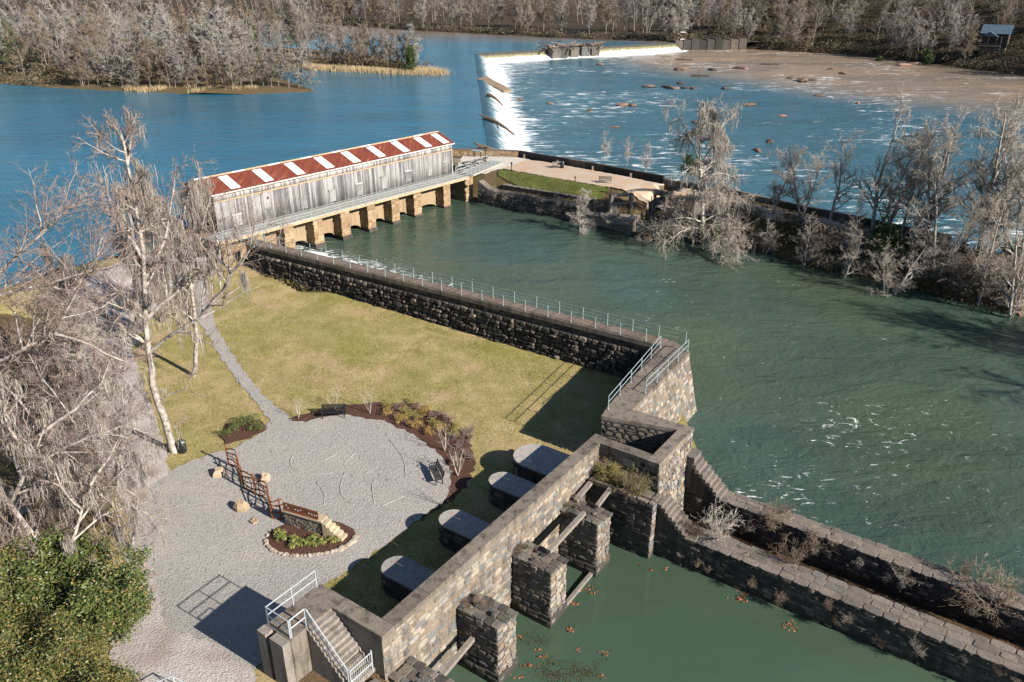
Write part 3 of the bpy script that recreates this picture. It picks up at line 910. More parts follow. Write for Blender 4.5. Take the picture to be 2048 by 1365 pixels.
fs = [tuple(range(n)), tuple(range(2*n-1, n-1, -1))] + [(i, n+i, n+(i+1) % n, (i+1) % n) for i in range(n)]
MB().add(vs, fs).build('stringer_wall', M['concrete'], stw)
railing('stair_railing', [[LOCK(0.5, -4.90, 0), LOCK(-2.52, -4.90, 0)], [LOCK(-2.52, -4.86, 0), LOCK(-2.52, -3.36, 0)], [LOCK(-2.45, -3.34, 0), LOCK(-1.58, -3.34, 0)],
        [LOCK(-1.55, -3.24, 0), LOCK(-1.55, -0.80, -2.28)]], M['galv_white'], 'white galvanised handrail round the stair landing and down the steps', 1.7, 1.07, (1.05, 0.55), 0.032, 0.028, base_plate=False)
gt = empty('picket_gate', LOCK(-1.5, -0.72, -2.5), 'white steel picket gate at the foot of the concrete stairs', 'gate')
MB().tube([LOCK(-1.5, -0.70, -2.6), LOCK(-1.5, -0.70, -1.25)], 0.04).build('post', M['galv_white'], gt)
MB().tube([LOCK(-0.12, -0.70, -2.6), LOCK(-0.12, -0.70, -1.20)], 0.045).build('post', M['galv_white'], gt)
for z in (-1.32, -2.0, -2.42):
    MB().tube([LOCK(-1.5, -0.70, z), LOCK(-0.12, -0.70, z)], 0.025).build('rail', M['galv_white'], gt)
for k in range(1, 11):
    MB().tube([LOCK(-1.5 + 1.38*k/11, -0.70, -2.42), LOCK(-1.5+1.38*k/11, -0.70, -1.32)], 0.012, 5).build('picket', M['galv_white'], gt)
sl = empty('stone_slab', LOCK(-0.9, 0.1, -2.7), 'flat pale stone slab on the ground below the picket gate', 'slab')
Stones(sl, M['stone_slab'], 4, slab=True).paving(LOCK, -1.5, -0.3, -0.25, 0.75, -2.68, 1, (1.2, 1.3), 0.16).finish()

# ---------------------------------------------------------------- basin piers
order = {0: 'broken stone pier at the very bottom edge of the picture', 1: 'nearest full square stone pier standing in the green basin', 2: 'middle square stone pier with timber beam on its top', 3: 'farthest square stone pier carrying two timber beams'}
for i, s0 in enumerate((0.15, 5.35, 10.40, 15.60)):
    th = empty('basin_pier', LOCK(s0+.8, 1.4, -6.4), order[i], 'pier', 'piers along the lock head wall')
    s1, t1, zt = s0+1.65, 2.75, (-2.75 if i == 0 else -2.42)
    rs = random.Random(40+i)
    core(th, 'pier_core', LOCK.rect(s0+.04, s1-.04, 0.10, t1-.05), -8, zt, M['mortar'])
    core(th, 'plinth', LOCK.rect(s0-.10, s1+.06, 0.10, t1+.06), -8, -5.55, M['mortar_dark'])
    Stones(th, M['stone_tan'], 300).course([LOCK(s0, t1-.05), LOCK(s1, t1-.05)], zt+.02, -6.5, 0.012, (0.30, 0.62), (0.20, 0.36), (0.06, 0.12)).finish()
    Stones(th, M['stone_grey'], 300, name='side_stone').course([LOCK(s0+.04, 0.10), LOCK(s0+.04, t1)], zt, -5.55, 0.012, (0.35, 0.8), (0.22, 0.42), (0.05, 0.13)) \
        .course([LOCK(s0-.10, 0.10), LOCK(s0-.10, t1+.06)], -5.58, -6.6, 0, (0.5, 0.9), (0.3, 0.45), (0.04, 0.08)).finish()  # side faces greyer than the lit end, shade in the stone colour
    st = Stones(th, M['stone_grey'], 300, name='cap_stone', slab=True)
    st.paving(LOCK, s0, s1, 0.12, t1, zt-.03, 3, (0.35, 0.75), 0.07, 0.0); st.finish()
    st = Stones(th, M['stone_dark'], 40, name='loose_stone')
    for k in range(4):
        p = LOCK(rs.uniform(s0+.25, s1-.25), rs.uniform(0.3, t1-.2), zt+.10)
        st.put(p, (rs.uniform(-1, 1), rs.uniform(-1, 1), 0), (0, 0, 1), rs.uniform(.2, .4), rs.uniform(.04, .12), rs.uniform(.2, .35))
    st.finish()

# end block with brush on top ; paler stone paints its lit end, dark stone its shaded face
eb = empty('end_block', LOCK(19.6, 2.3, -6.3), 'dark stone block with brush on top between last pier and gate chamber', 'wall')
core(eb, 'block_core', LOCK.rect(18.95, 20.36, 0.04, 4.72), -8, -2.16, M['mortar_dark'])
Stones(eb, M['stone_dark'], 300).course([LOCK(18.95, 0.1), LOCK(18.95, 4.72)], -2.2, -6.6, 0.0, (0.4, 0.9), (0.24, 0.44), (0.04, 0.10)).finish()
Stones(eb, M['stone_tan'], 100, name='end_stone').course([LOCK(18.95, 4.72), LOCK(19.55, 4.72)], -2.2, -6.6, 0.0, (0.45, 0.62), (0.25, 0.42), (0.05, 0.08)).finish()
Stones(eb, M['stone_slab'], 60, name='cap_stone', slab=True).paving(LOCK, 18.95, 20.3, 0.1, 4.7, -2.15, 3, (0.4, 0.9), 0.08).finish()

# ---------------------------------------------------------------- lock walls with flagstone tops and steps
def lock_wall(label, s0, s1, t0, steps, z_top, low, cap_top, base_t, step_s):
    th = empty('lock_wall', LOCK((s0+s1)/2, t0+6, low), label, 'wall', 'pair of low lock walls')
    core(th, 'wall_core', LOCK.rect(s0+.05, s1-.05, base_t, 62), -8, z_top-.04, M['mortar_dark'])
    Stones(th, M['stone_dark'], 300).course([LOCK(s0+.05, base_t), LOCK(s0+.05, 46)], z_top-.05, low, 0.0, (0.40, 1.0), (0.24, 0.42), (0.05, 0.13)).finish()
    Stones(th, M['stone_slab'], 300, name='flagstone', slab=True, rest='flagstones_beyond').paving(LOCK, s0-.05, s1+.05, t0-.1, 46, z_top-.05, 3, (0.50, 1.30), 0.055, 0.005).finish()
    core(th, 'bedding', LOCK.rect(s0+.06, s1-.06, base_t+.01, 61), z_top-.05, z_top-.012, M['mortar'])
    n, ta, za = steps
    run = (t0 - ta)/n; rise = (za - z_top)/n
    for k in range(n):
        z1 = za - rise*k
        MB().prism([*map(lambda p: p + Vector((RND.uniform(-.015, .015), RND.uniform(-.015, .015))), LOCK.rect(step_s[0] + RND.uniform(-.05, .05), step_s[1] + RND.uniform(-.05, .05), ta + run*k, ta + run*(k+1) + .05))], z1 - rise - .05, z1).build('step', M['stone_slab'], th)
        MB().prism(LOCK.rect(step_s[0] + .10, step_s[1] - .10, ta + run*k, ta + run*(k+1)), -8, z1 - rise - .05).build('step_base', M['mortar_dark'], th)
    return th
lock_wall('near low lock wall with flagstone top beside the still green basin', 19.62, 21.25, 6.75, (8, 4.75, -2.30), -4.10, -6.6, 0.1, 4.3, (19.55, 20.95))
lw = lock_wall('far low lock wall with flagstone top beside the flowing canal', 24.55, 25.95, 7.0, (8, 4.85, -2.05), -4.05, -6.7, 0.1, 4.3, (24.45, 25.85))
MB().prism(LOCK.rect(24.62, 25.80, 4.28, 4.95), -4, -1.62).build('top_block', M['stone_slab'], lw)

# ---------------------------------------------------------------- rounded buttresses behind the head wall
for i, (s0, w, t1, lab) in enumerate(((5.75, 1.7, -5.35, 'rounded stone buttress nearest the stair landing on shaded grass'), (10.9, 1.7, -5.5, 'second rounded stone buttress from the stair landing'), (15.9, 1.7, -5.45, 'third rounded stone buttress from the stair landing'), (19.5, 2.8, -5.9, 'widest rounded stone buttress with grassy tip by the gate chamber'))):
    th = empty('rounded_buttress', LOCK(s0, t1/2, -3.8), lab, 'buttress', 'rounded buttresses behind the lock head wall')
    r = w/2
    U = [LOCK(s0+r, -0.75)] + [LOCK(s0 + r*math.cos(a), t1 + r - r*math.sin(a)) for a in np.linspace(0, math.pi, 11)] + [LOCK(s0-r, -0.75)]
    q = U[::-1] if not ccw(U) else U
    core(th, 'buttress_core', q, -5, -2.28, M['mortar_dark'])
    pth = q if True else q
    Stones(th, M['stone_dark'], 300).course(pth, -2.3, -4.1, 0.0, (0.4, 0.9), (0.28, 0.45), (0.04, 0.10)).finish()
    cop(th, q, -2.30, -2.18, M['pale_concrete'], 'cap', 0.05)

# ---------------------------------------------------------------- loose timbers
def timber(a, b, w, h, label, mat='timber'):
    th = MB().beam(a, b, w, h)
    o = th.build('timber_beam', M[mat])
    return tag(o, label, 'beam', 'old timber beams between the piers')
timber(LOCK(11.6, 1.75, -2.12), LOCK(15.75, 1.65, -2.02), 0.26, 0.26, 'long grey timber beam spanning from middle pier to farthest pier')
timber(LOCK(16.9, 1.9, -2.12), LOCK(19.1, 1.75, -1.96), 0.24, 0.24, 'grey timber beam from farthest pier to the end block')
timber(LOCK(16.7, 0.45, -2.2), LOCK(19.2, 0.35, -2.0), 0.30, 0.22, 'short grey timber against the lock wall behind farthest pier')
timber(LOCK(11.9, 0.35, -2.9), LOCK(15.8, 0.30, -2.8), 0.18, 0.18, 'thin black timber along the lock wall between two piers', 'timber_dark')
timber(LOCK(1.6, 1.3, -4.1), LOCK(5.5, 1.1, -3.9), 0.26, 0.26, 'grey timber beam propped low against the nearest full pier')
timber(LOCK(12.0, 2.55, -6.22), LOCK(15.7, 2.5, -6.12), 0.22, 0.20, 'half sunken plank lying at the water between two piers')
timber(LOCK(18.82, 0.25, -1.92), LOCK(18.98, 3.0, -1.98), 0.24, 0.28, 'squared dark timber lying along the top edge of end block', 'boards')
# ---------------------------------------------------------------- gatehouse over the canal head
def mat_planks(name, dark, light):
    t = NT(name, 0.9, 0.15)
    co = t.co()
    tone = t.math('FRACT', t.math('ADD', t.attr(), t.rand()))
    grain = t.noise(t.co((3.0, 3.0, 0.18)), 3.0, 7, 0.7)
    patch = t.noise(t.co((0.5, 0.5, 0.35)), 0.9, 4, 0.6)
    c = t.ramp(t.math('ADD', t.math('MULTIPLY', grain, 0.8), t.math('MULTIPLY', t.math('SUBTRACT', tone, 0.5), 0.35)), [(0.25, dark), (0.55, light)])
    c = t.mix(t.ramp(patch, [(0.5, (0, 0, 0)), (0.75, (0.55, 0.55, 0.55))]), c, tuple(min(1, k*1.25) for k in light))
    return t.done(c, t.bump(grain, 0.4, 0.03))
M['siding'] = mat_planks('weathered_siding', (0.085, 0.084, 0.086), (0.29, 0.282, 0.278))
M['siding_pale'] = mat_planks('pale_weathered_siding', (0.15, 0.143, 0.138), (0.42, 0.405, 0.385))
M['siding_brown'] = mat_planks('brown_gable_boards', (0.035, 0.018, 0.013), (0.13, 0.075, 0.06))
def mat_rust():
    t = NT('rusty_corrugated_iron', 0.75, 0.3)
    big = t.noise(t.co((0.25, 0.25, 0.25)), 0.8, 5, 0.6)
    r = t.n('ShaderNodeMapping'); g = t.n('ShaderNodeNewGeometry')
    r.inputs['Rotation'].default_value = (0, 0, -math.atan2(GATE.e.y, GATE.e.x)); r.inputs['Scale'].default_value = (1.0, 0.10, 0.10)
    t.l(g.outputs['Position'], r.inputs[0])
    st = t.noise(r.outputs[0], 3.2, 6, 0.7)
    c = t.ramp(st, [(0.30, (0.085, 0.022, 0.014)), (0.50, (0.135, 0.032, 0.019)), (0.60, (0.17, 0.045, 0.022)), (0.70, (0.34, 0.17, 0.08)), (0.80, (0.50, 0.40, 0.30))])
    c = t.mix(t.ramp(big, [(0.45, (0, 0, 0)), (0.7, (0.6, 0.6, 0.6))]), c, (0.125, 0.026, 0.017))
    return t.done(c, t.bump(st, 0.2, 0.02))
M['rust'] = mat_rust()
M['skylight'] = mat_plain('pale_skylight_sheet', (0.66, 0.70, 0.74), 0.05, 2, 0.4, 0.4, 0)
M['gutter'] = mat_plain('pale_trim', (0.55, 0.53, 0.50), 0.2, 5)
M['rusttrim'] = mat_plain('rusty_trim', (0.42, 0.29, 0.18), 0.5, 7)
M['deck'] = mat_plain('concrete_deck', (0.31, 0.295, 0.27), 0.3, 3)
M['ochre_beam'] = mat_plain('ochre_stained_concrete', (0.36, 0.265, 0.16), 0.4, 2)

GL, GW, GZ0, GZE, GZR = 38.9, 6.2, 0.30, 4.88, 6.15
gh = empty('gatehouse', GATE(GL/2, -GW/2, -3.5), 'long weathered plank gatehouse with rusty roof and white roof panels', 'building')
rzg = math.atan2(GATE.e.y, GATE.e.x)
MB().prism(GATE.rect(0.06, GL-.06, -GW+.06, -0.06), -0.2, GZE).build('wall_core', M['siding_brown'], gh)
def siding(name, mat, z0, z1, w=(0.16, 0.28), t=0.0, seed=1):
    rs = random.Random(seed)
    V, Q, tn = [], [], []
    s = 0.0
    while s < GL:
        ww = min(rs.uniform(*w), GL - s)
        a, b = s + .008, s + ww - .008
        d = rs.uniform(0.0, 0.035); zz0 = z0 + rs.uniform(-.04, .03); zz1 = z1
        base = len(V)
        for z in (zz0, zz1):
            for q in ((a, t-.05), (b, t-.05), (b, t+d), (a, t+d)):
                V.append(tuple(GATE(q[0], q[1], z) - gh.location))
        k = rs.random()
        tn += [k]*8
        Q += [(base+i0, base+i1, base+i2, base+i3) for i0, i1, i2, i3 in ((4, 7, 6, 5), (3, 2, 6, 7), (0, 3, 7, 4), (2, 1, 5, 6), (0, 1, 2, 3))]
        s += ww
    o = obj(name, mesh_np(name, V, [q[::-1] for q in Q], False, tn), mat, gh)
    o['kind'] = 'stuff'
siding('lower_siding', M['siding'], GZ0, 3.86, seed=5)
siding('upper_siding', M['siding_pale'], 3.94, GZE - .05, t=0.03, seed=6)
MB().prism(GATE.rect(0, GL, 0.0, 0.09), 3.85, 3.97).build('trim_board', M['rusttrim'], gh)
MB().prism(GATE.rect(-.3, GL+.3, 0.28, 0.36), GZE-.16, GZE-.02).build('gutter', M['gutter'], gh)
for s in (0.05, GL-.05):
    MB().prism(GATE.rect(s-.08, s+.08, -.02, 0.07), GZ0, 3.85).build('corner_board', M['siding_pale'], gh)
for e, s in ((0, 0.0), (1, GL)):
    sg = -1 if e == 0 else 1
    q = [(-GW, 0.0), (0.0, 0.0), (0.0, GZE), (-GW/2, GZR-.06), (-GW, GZE)]
    vs = [GATE(s, t, z) for t, z in q] + [GATE(s + sg*.05, t, z) for t, z in q]
    MB().add(vs, [tuple(range(5)), tuple(range(9, 4, -1))] + [(i, (i+1) % 5, 5+(i+1) % 5, 5+i) for i in range(5)]).build('gable_wall', M['siding_brown'], gh)
    rs = random.Random(e)
    k = 26
    for i in range(k):
        t0, t1 = -GW + GW*i/k + .01, -GW + GW*(i+1)/k - .01
        tm = (t0+t1)/2; zt = GZE + (GZR-GZE)*(1-abs(tm+GW/2)/(GW/2)) - .12
        MB().prism(GATE.rect(s + sg*.05, s + sg*(.08 + rs.uniform(0, .02)), t0, t1), 0.1, zt).build('gable_board', M['siding_brown'], gh)
# corrugated roof: two slopes
roof = None
for side in (1, -1):
    t_e, z_e = (0.34, GZE - .02) if side == 1 else (-GW-.34, GZE-.02)
    t_r, z_r = -GW/2, GZR
    npts = int((GL+0.7)/0.075)
    V = []
    for row in range(2):
        for i in range(npts+1):
            s = -0.35 + (GL+.7)*i/npts
            t_, z_ = (t_e, z_e) if row == 0 else (t_r, z_r)
            V.append(tuple(GATE(s, t_, z_ + 0.022*math.cos(i*math.pi)) - gh.location))
    i = np.arange(npts)
    Q = np.stack([i, i+1, i+npts+2, i+npts+1], 1)
    if side == -1: Q = Q[:, ::-1]
    o = obj('roof', mesh_np('roof', V, Q), M['rust'], gh)
    if side == 1: roof = o
for k, s in enumerate((2.55, 7.1, 11.7, 16.25, 20.6, 25.0, 29.45, 33.8, 37.3)):
    V = []
    for f, z in ((0.10, .05), (0.86, .05)):
        for ds in (0.0, 1.25):
            V.append(GATE(s + ds - 0.1, 0.34 + (-GW/2-0.34)*f, GZE-.02 + (GZR-GZE+.02)*f + z))
    MB().add([V[0], V[1], V[3], V[2]] + [v - Vector((0, 0, .02)) for v in (V[0], V[1], V[3], V[2])], [(0, 1, 2, 3), (7, 6, 5, 4), (0, 4, 5, 1), (1, 5, 6, 2), (2, 6, 7, 3), (3, 7, 4, 0)]).build('roof_panel', M['skylight'], roof)
for i in range(24):
    a, b = -0.35 + (GL+.7)*i/24, -0.35 + (GL+.7)*(i+1)/24
    for sd in (1, -1):
        MB().add([GATE(a, -GW/2, GZR+.06), GATE(b, -GW/2, GZR+.06), GATE(b, -GW/2+sd*.28, GZR-.06), GATE(a, -GW/2+sd*.28, GZR-.06)], [(0, 1, 2, 3) if sd == -1 else (3, 2, 1, 0)]).build('ridge_cap', M['rusttrim'] if i % 3 else M['gutter'], roof)
for k, (s, zt, hh, ww) in enumerate(((2.6, 1.95, 1.3, 1.1), (7.0, 1.75, 1.1, 0.7), (12.05, 2.1, 1.4, 1.05), (16.6, 2.1, 1.4, 1.0), (21.0, 2.15, 1.5, 1.0), (25.4, 2.25, 1.6, 1.05), (29.9, 2.25, 1.6, 1.1), (34.2, 3.5, 2.6, 0.7), (37.2, 2.35, 1.5, 0.9))):
    sh = MB().prism(GATE.rect(s-ww/2, s+ww/2, 0.04, 0.10), zt-hh, zt).build('shutter', M['siding'], gh)
    MB().prism(GATE.rect(s-ww/2-.1, s+ww/2+.1, 0.04, 0.16), zt, zt+.13).build('lintel_board', M['siding_pale'], sh)
    MB().prism(GATE.rect(s-ww/2+.05, s+ww/2-.05, 0.10, 0.125), zt-hh*.75, zt-hh*.75+.1).build('batten', M['siding'], sh)
for s, z in ((7.05, 3.05), (34.0, 3.25)):
    MB().prism(GATE.rect(s-.13, s+.13, 0.03, 0.075), z-.14, z+.14).build('vent_hole', M['timber_dark'], gh)
# foundation piers, arched screens between them
pier_s = [(-1.6, -0.1), (2.7, 4.15), (7.0, 8.45), (11.3, 12.8), (15.6, 17.1), (20.0, 21.4), (24.25, 25.7), (28.4, 29.9), (34.25, 35.7)]
for i, (a, b) in enumerate(pier_s):
    pr = MB().prism(GATE.rect(a+.06, b-.06, -GW-.5, 2.62), -7, -0.12).build('pier', M['mortar_gold'], gh)
    pr['label'] = 'ochre stone pier under the catwalk'
    MB().prism(GATE.rect(a-.04, b+.04, -1.0, 2.80), -7, -3.35).build('pier_foot', M['mortar_dark'], gh)
    so = Stones(gh, M['stone_gold'], 60, name='pier_stone', rest='pier_facing')
    so.course([GATE(a+.06, 2.62), GATE(b-.06, 2.62)][::-1] if False else [GATE(a+.06, 2.62), GATE(b-.06, 2.62)], -0.14, -4.2, 0, (0.5, 0.95), (0.35, 0.6), (0.04, 0.09))
    so.course([GATE(a+.06, -0.9), GATE(a+.06, 2.62)], -0.14, -4.2, 0, (0.5, 0.95), (0.35, 0.6), (0.04, 0.09))
    so.finish()
for (a, b), (c, d) in zip(pier_s[:-1], pier_s[1:]):
    if c < 0: continue
    x0, x1 = b-.1, c+.1
    hw = (x1-x0)/2 - .12; cx = (x0+x1)/2
    prof = [(x0, -0.15), (x0, -7), (cx-hw, -7)] + [(cx + hw*math.cos(an), -3.6 + 0.75*math.sin(an)) for an in np.linspace(math.pi, 0, 10)] + [(cx+hw, -7), (x1, -7), (x1, -0.15)]
    n = len(prof)
    vs = [GATE(s, 1.05, z) for s, z in prof] + [GATE(s, 0.5, z) for s, z in prof]
    MB().add(vs, [tuple(range(n-1, -1, -1)), tuple(range(n, 2*n))] + [(i, (i+1) % n, n+(i+1) % n, n+i) for i in range(n)]).build('arch_screen', M['mortar_gold'], gh)
# catwalk
cw = empty('catwalk', GATE(GL/2, 1.5, 0), 'concrete catwalk with thin steel rails along the gatehouse front', 'catwalk')
MB().prism(GATE.rect(-2.2, GL+.3, 0.12, 2.95), 0.16, 0.30).build('deck', M['deck'], cw)
MB().prism(GATE.rect(-2.2, GL+.3, 2.55, 2.90), -0.14, 0.158).build('edge_beam', M['ochre_beam'], cw)
pmesh = MB().tube([(0, 0, 0), (0, 0, 1.05)], 0.03, 5); pme = mesh_from('post', pmesh.v, pmesh.f); pme.materials.append(M['galv'])
for k in range(20):
    obj('post', pme, None, cw, GATE(-2.0 + (GL+2.2)*k/19, 2.86, 0.30) - cw.location)
for h in (1.03, 0.68, 0.36):
    MB().tube([GATE(-2.0, 2.86, 0.3+h), GATE(GL+.2, 2.86, 0.3+h)], 0.026, 5).build('rail', M['galv'], cw)
railing('link_railing', [[v3(WALL(L1-1.4, 1.35)), GATE(-2.0, 2.9, 0.3)], [v3(WALL(L1-1.4, 0.1)), v3(WALL(L1+.9, 0.1))]], M['galv'], 'short steel railing joining the long walkway to the catwalk', 2.0, rails=(1.04, 0.7, 0.36), r_rail=0.014)

# ---------------------------------------------------------------- river side wing wall, small dark bay and far abutment
pen = []
CANAL_EDGE = np.array([(-16, 124), (-6.2, 117.0), (-4.3, 116.4), (8.1, 107.9), (9.9, 107.3), (15.4, 101.6), (17.0, 104.6)] + [tuple(at(x, y, z)[:2]) for x, y, z in ((1330, 470, -3.9), (1400, 480, -4.0), (1500, 500, -4.1), (1600, 533, -4.3), (1700, 553, -4.4), (1800, 574, -4.5), (1900, 602, -4.7), (2048, 645, -5.0), (2200, 700, -5.1))] + [(95, 20)])
RIVER_EDGE = np.array([(-13, 135.6), (1.1, 133.7), (11.6, 125.1), (22.2, 115.8)] + [tuple(at(x, y, -0.3)[:2]) for x, y in ((1480, 392), (1600, 420), (1700, 440), (1800, 462), (1900, 482), (2048, 512), (2250, 560))] + [(130, 20)])
def poly_dist(P, x, y):
    best = np.full(np.shape(x), 1e9); sg = np.ones(np.shape(x))
    for (ax, ay), (bx, by) in zip(P[:-1], P[1:]):
        dx, dy = bx-ax, by-ay
        t = np.clip(((x-ax)*dx + (y-ay)*dy)/(dx*dx+dy*dy+1e-9), 0, 1)
        d = np.hypot(x-ax-t*dx, y-ay-t*dy)
        s = np.where(dx*(y-ay) - dy*(x-ax) > 0, 1.0, -1.0)
        m = d < best - 1e-6
        best = np.where(m, d, best); sg = np.where(m, s, sg)
    return best*sg
def pen_z(x, y):
    x = np.asarray(x, float); y = np.asarray(y, float)
    dc = poly_dist(CANAL_EDGE, x, y); dr = -poly_dist(RIVER_EDGE, x, y)
    k = _sm((x-15)/6.0)
    zc_wall = np.interp(dc, [-0.5, 0.3, 2.0, 3.2, 6.5, 9], [-9, -3.2, -3.2, -1.5, -0.35, -0.3])
    zc_bank = np.interp(dc, [-1.5, 0.0, 1.0, 3.5, 6.5, 8.5], [-7, -5.0, -3.6, -2.2, -0.8, -0.45])
    zc = zc_wall*(1-k) + zc_bank*k
    zc = zc + k*0.5*(vnoise(x*0.5, y*0.5)-0.5)*_sm((6-dc)/4)
    zr = np.interp(dr, [-9, -5, -0.6, 0.0, 1.0], [-9, -6.6, -1.6, -0.5, -0.3])
    return np.minimum(zc, zr)
xs = np.arange(-15, 100, 0.7); ys = np.arange(25, 140, 0.7)
X, Y = np.meshgrid(xs, ys, indexing='ij')
Z = pen_z(X, Y); Q = grid(len(xs), len(ys))
keep = (Z > -8.5).ravel() & (((X > -9) | (Y > 116)).ravel())
Q = Q[keep[Q].any(1)]
tgp = ((X-GATE.o.x)*GATE.n.x + (Y-GATE.o.y)*GATE.n.y).ravel(); sgp = ((X-GATE.o.x)*GATE.e.x + (Y-GATE.o.y)*GATE.e.y).ravel()
bad = (sgp < 38.2)
Q = Q[~bad[Q].any(1)]
Vp = np.stack([X.ravel(), Y.ravel(), Z.ravel()], 1)
structure('towpath_bank', mesh_np('towpath_bank', Vp, Q, True), M['litter'])
PATHC = [tuple(at(x, y, -0.4)[:2]) for x, y in ((1240, 372), (1340, 392), (1480, 408), (1560, 424), (1660, 447), (1800, 484), (1900, 506), (2048, 545), (2250, 600))]
lft, rgt = [], []
for i, p in enumerate(PATHC):
    a, b = PATHC[max(0, i-1)], PATHC[min(len(PATHC)-1, i+1)]
    d = Vector((b[0]-a[0], b[1]-a[1])).normalized(); nn = Vector((-d.y, d.x))
    w = 1.25 if i > 1 else 2.2
    lft.append(Vector(p) + nn*w); rgt.append(Vector(p) - nn*w)
sheet('towpath', lft + rgt[::-1], M['towpath'], 0.20, 0.8, pen_z, seed=21)
sheet('dirt_yard', [(-1.4, 124.2), (2.4, 130.6), (5, 129.4), (11.4, 123.8), (20.8, 116.0), (27, 110.5), (24.5, 106.5), (19.5, 109.0), (16, 111.0), (9, 116.2)], M['towpath'], 0.14, 0.8, pen_z, seed=22)
sheet('pale_paving', [(-8.8, 125.5), (-8.2, 134.6), (1.0, 133.2), (3.0, 130.8), (-1.3, 124.4), (-4, 122.2)], M['pavement'], 0.09, 0.8, pen_z, seed=23, ragged=0.03)
sheet('grass_slope', [(-2.4, 121.8), (-1.5, 123.9), (8.5, 116.6), (14.0, 112.2), (12.5, 109.6), (7, 113.0), (1.5, 116.4)], M['grass_green'], 0.14, 0.8, pen_z, seed=24)

rw = empty('river_parapet', (-4, 134.6, -0.3), 'pale stone parapet facing the dam beyond the gatehouse', 'wall')
RP = Lk((-12.0, 135.4), (13.1, -1.7))
core(rw, 'wall_core', RP.rect(0, 13.2, -0.45, 0.0), -4, 0.58, M['mortar_gold'])
Stones(rw, M['stone_gold'], 200).course([RP(0, 0), RP(13.2, 0)], 0.56, -0.4, 0, (0.5, 1.0), (0.3, 0.42), (0.04, 0.09)).finish()
MB().prism(RP.rect(-.1, 13.2, -0.52, 0.08), 0.585, 0.70).build('coping_slab', M['stone_slab'], rw)
fb = empty('forebay_wall', (-10, 127, -1), 'small dark stone bay beside the gatehouse river end', 'wall')
for q in (((-13.8, 126.2), (-8.7, 125.2)), ((-8.7, 125.2), (-8.4, 121.4)), ((-13.0, 129.6), (-8.3, 129.0))):
    MB().beam(Vector((*q[0], -1.5)), Vector((*q[1], -1.5)), 0.45, 3.6).build('wall_side', M['concrete'], fb)
pw = empty('dark_parapet', (11, 125, -0.3), 'long dark stained parapet wall between towpath and rapids', 'wall')
pts = [Vector(p) for p in RIVER_EDGE[1:9]]
for a, b in zip(pts[:-1], pts[1:]):
    d = (b-a); k = max(1, int(d.length/3.2)); d.normalize(); nn = Vector((-d.y, d.x))
    for i in range(k):
        p, q = a.lerp(b, i/k), a.lerp(b, (i+1)/k)
        h = 0.95 if a.x < 20 else 0.55
        quad = [p, q - d*.02, q - d*.02 + nn*.5, p + nn*.5]
        if not ccw(quad): quad = quad[::-1]
        MB().prism(quad, -5.5, -0.3 + h + RND.uniform(-.03, .03)).build('wall_block', M['stone_dark'], pw)
        if a.x < 20 and i % 2 == 0:
            nb_ = (p+q)/2 - nn*.6
            MB().box((nb_.x, nb_.y, 0.0), (0.3, 0.3, 0.7)).build('bollard_stub', M['stone_slab'], pw)

# old canal lock by the bank
W6 = Lk((-4.5, 116.15), (12.57, -8.22))
ol = empty('old_lock_wall', (2, 112, -4), 'overgrown dark stone wall of the old lock beside the canal', 'wall')
core(ol, 'wall_core', W6.rect(-0.6, 16.2, -1.0, 0.0), -8, -1.42, M['mortar_dark'])
core(ol, 'inner_wall', W6.rect(1.5, 17.0, -4.0, -3.2), -8, -1.25, M['mortar_dark'])
Stones(ol, M['stone_grey'], 300).course([W6(-0.6, 0), W6(16.2, 0)], -1.46, -5.0, 0.05, (0.4, 0.9), (0.3, 0.5), (0.06, 0.22)).finish()
Stones(ol, M['stone_slab'], 60, name='flagstone', slab=True).paving(Lk((-4.5, 116.15), (W6.n.x, W6.n.y)), -1.0, 0.0, -16.2, 0.6, -1.42, 2, (0.7, 1.4), 0.08).finish()
Stones(ol, M['stone_slab'], 60, name='inner_flagstone', slab=True).paving(Lk((-4.5, 116.15), (W6.n.x, W6.n.y)), -4.0, -3.2, -17.0, -1.5, -1.25, 1, (0.7, 1.4), 0.08).finish()
for k in range(7):
    MB().prism(W6.rect(-0.7 + .34*k, -0.7 + .34*(k+1) + .04, -1.2, 0.02), -4, -0.1 - 0.19*(k+1)).build('step', M['stone_slab'], ol)
ab = empty('end_abutment', GATE(39.6, 0.5, -4), 'tan stone abutment pier at the far end of the catwalk', 'abutment')
core(ab, 'abutment_core', GATE.rect(38.95, 40.5, -2.5, 2.62), -8, 0.08, M['mortar_gold'])
Stones(ab, M['stone_gold'], 200).course([GATE(38.95, -2), GATE(38.95, 2.62), GATE(40.5, 2.62)], 0.06, -4.3, 0, (0.5, 1.0), (0.35, 0.55), (0.05, 0.1)).finish()
MB().prism(GATE.rect(38.95, 40.6, -1.5, 2.75), 0.085, 0.22).build('cap', M['stone_slab'], ab)
fbg = empty('footbridge', GATE(42, 1, 0), 'short concrete footbridge with rails between catwalk and paved yard', 'bridge')
bridge = Lk(GATE(39.3, 1.6)[:2], (6.6, 7.6))
q0 = [GATE(39.25, 0.2), GATE(39.25, 2.7), Vector((-1.4, 127.2)), Vector((-3.4, 129.0))]
if not ccw(q0): q0 = q0[::-1]
MB().prism(q0, -0.12, 0.14).build('deck', M['deck'], fbg)
railing('bridge_railing', [[GATE(39.3, 2.6, 0.14), Vector((-1.5, 127.2, 0.14))]], M['galv'], 'grey picket railing on the canal edge of the footbridge', 1.2, rails=(1.0, 0.75, 0.5, 0.25), r_rail=0.022)
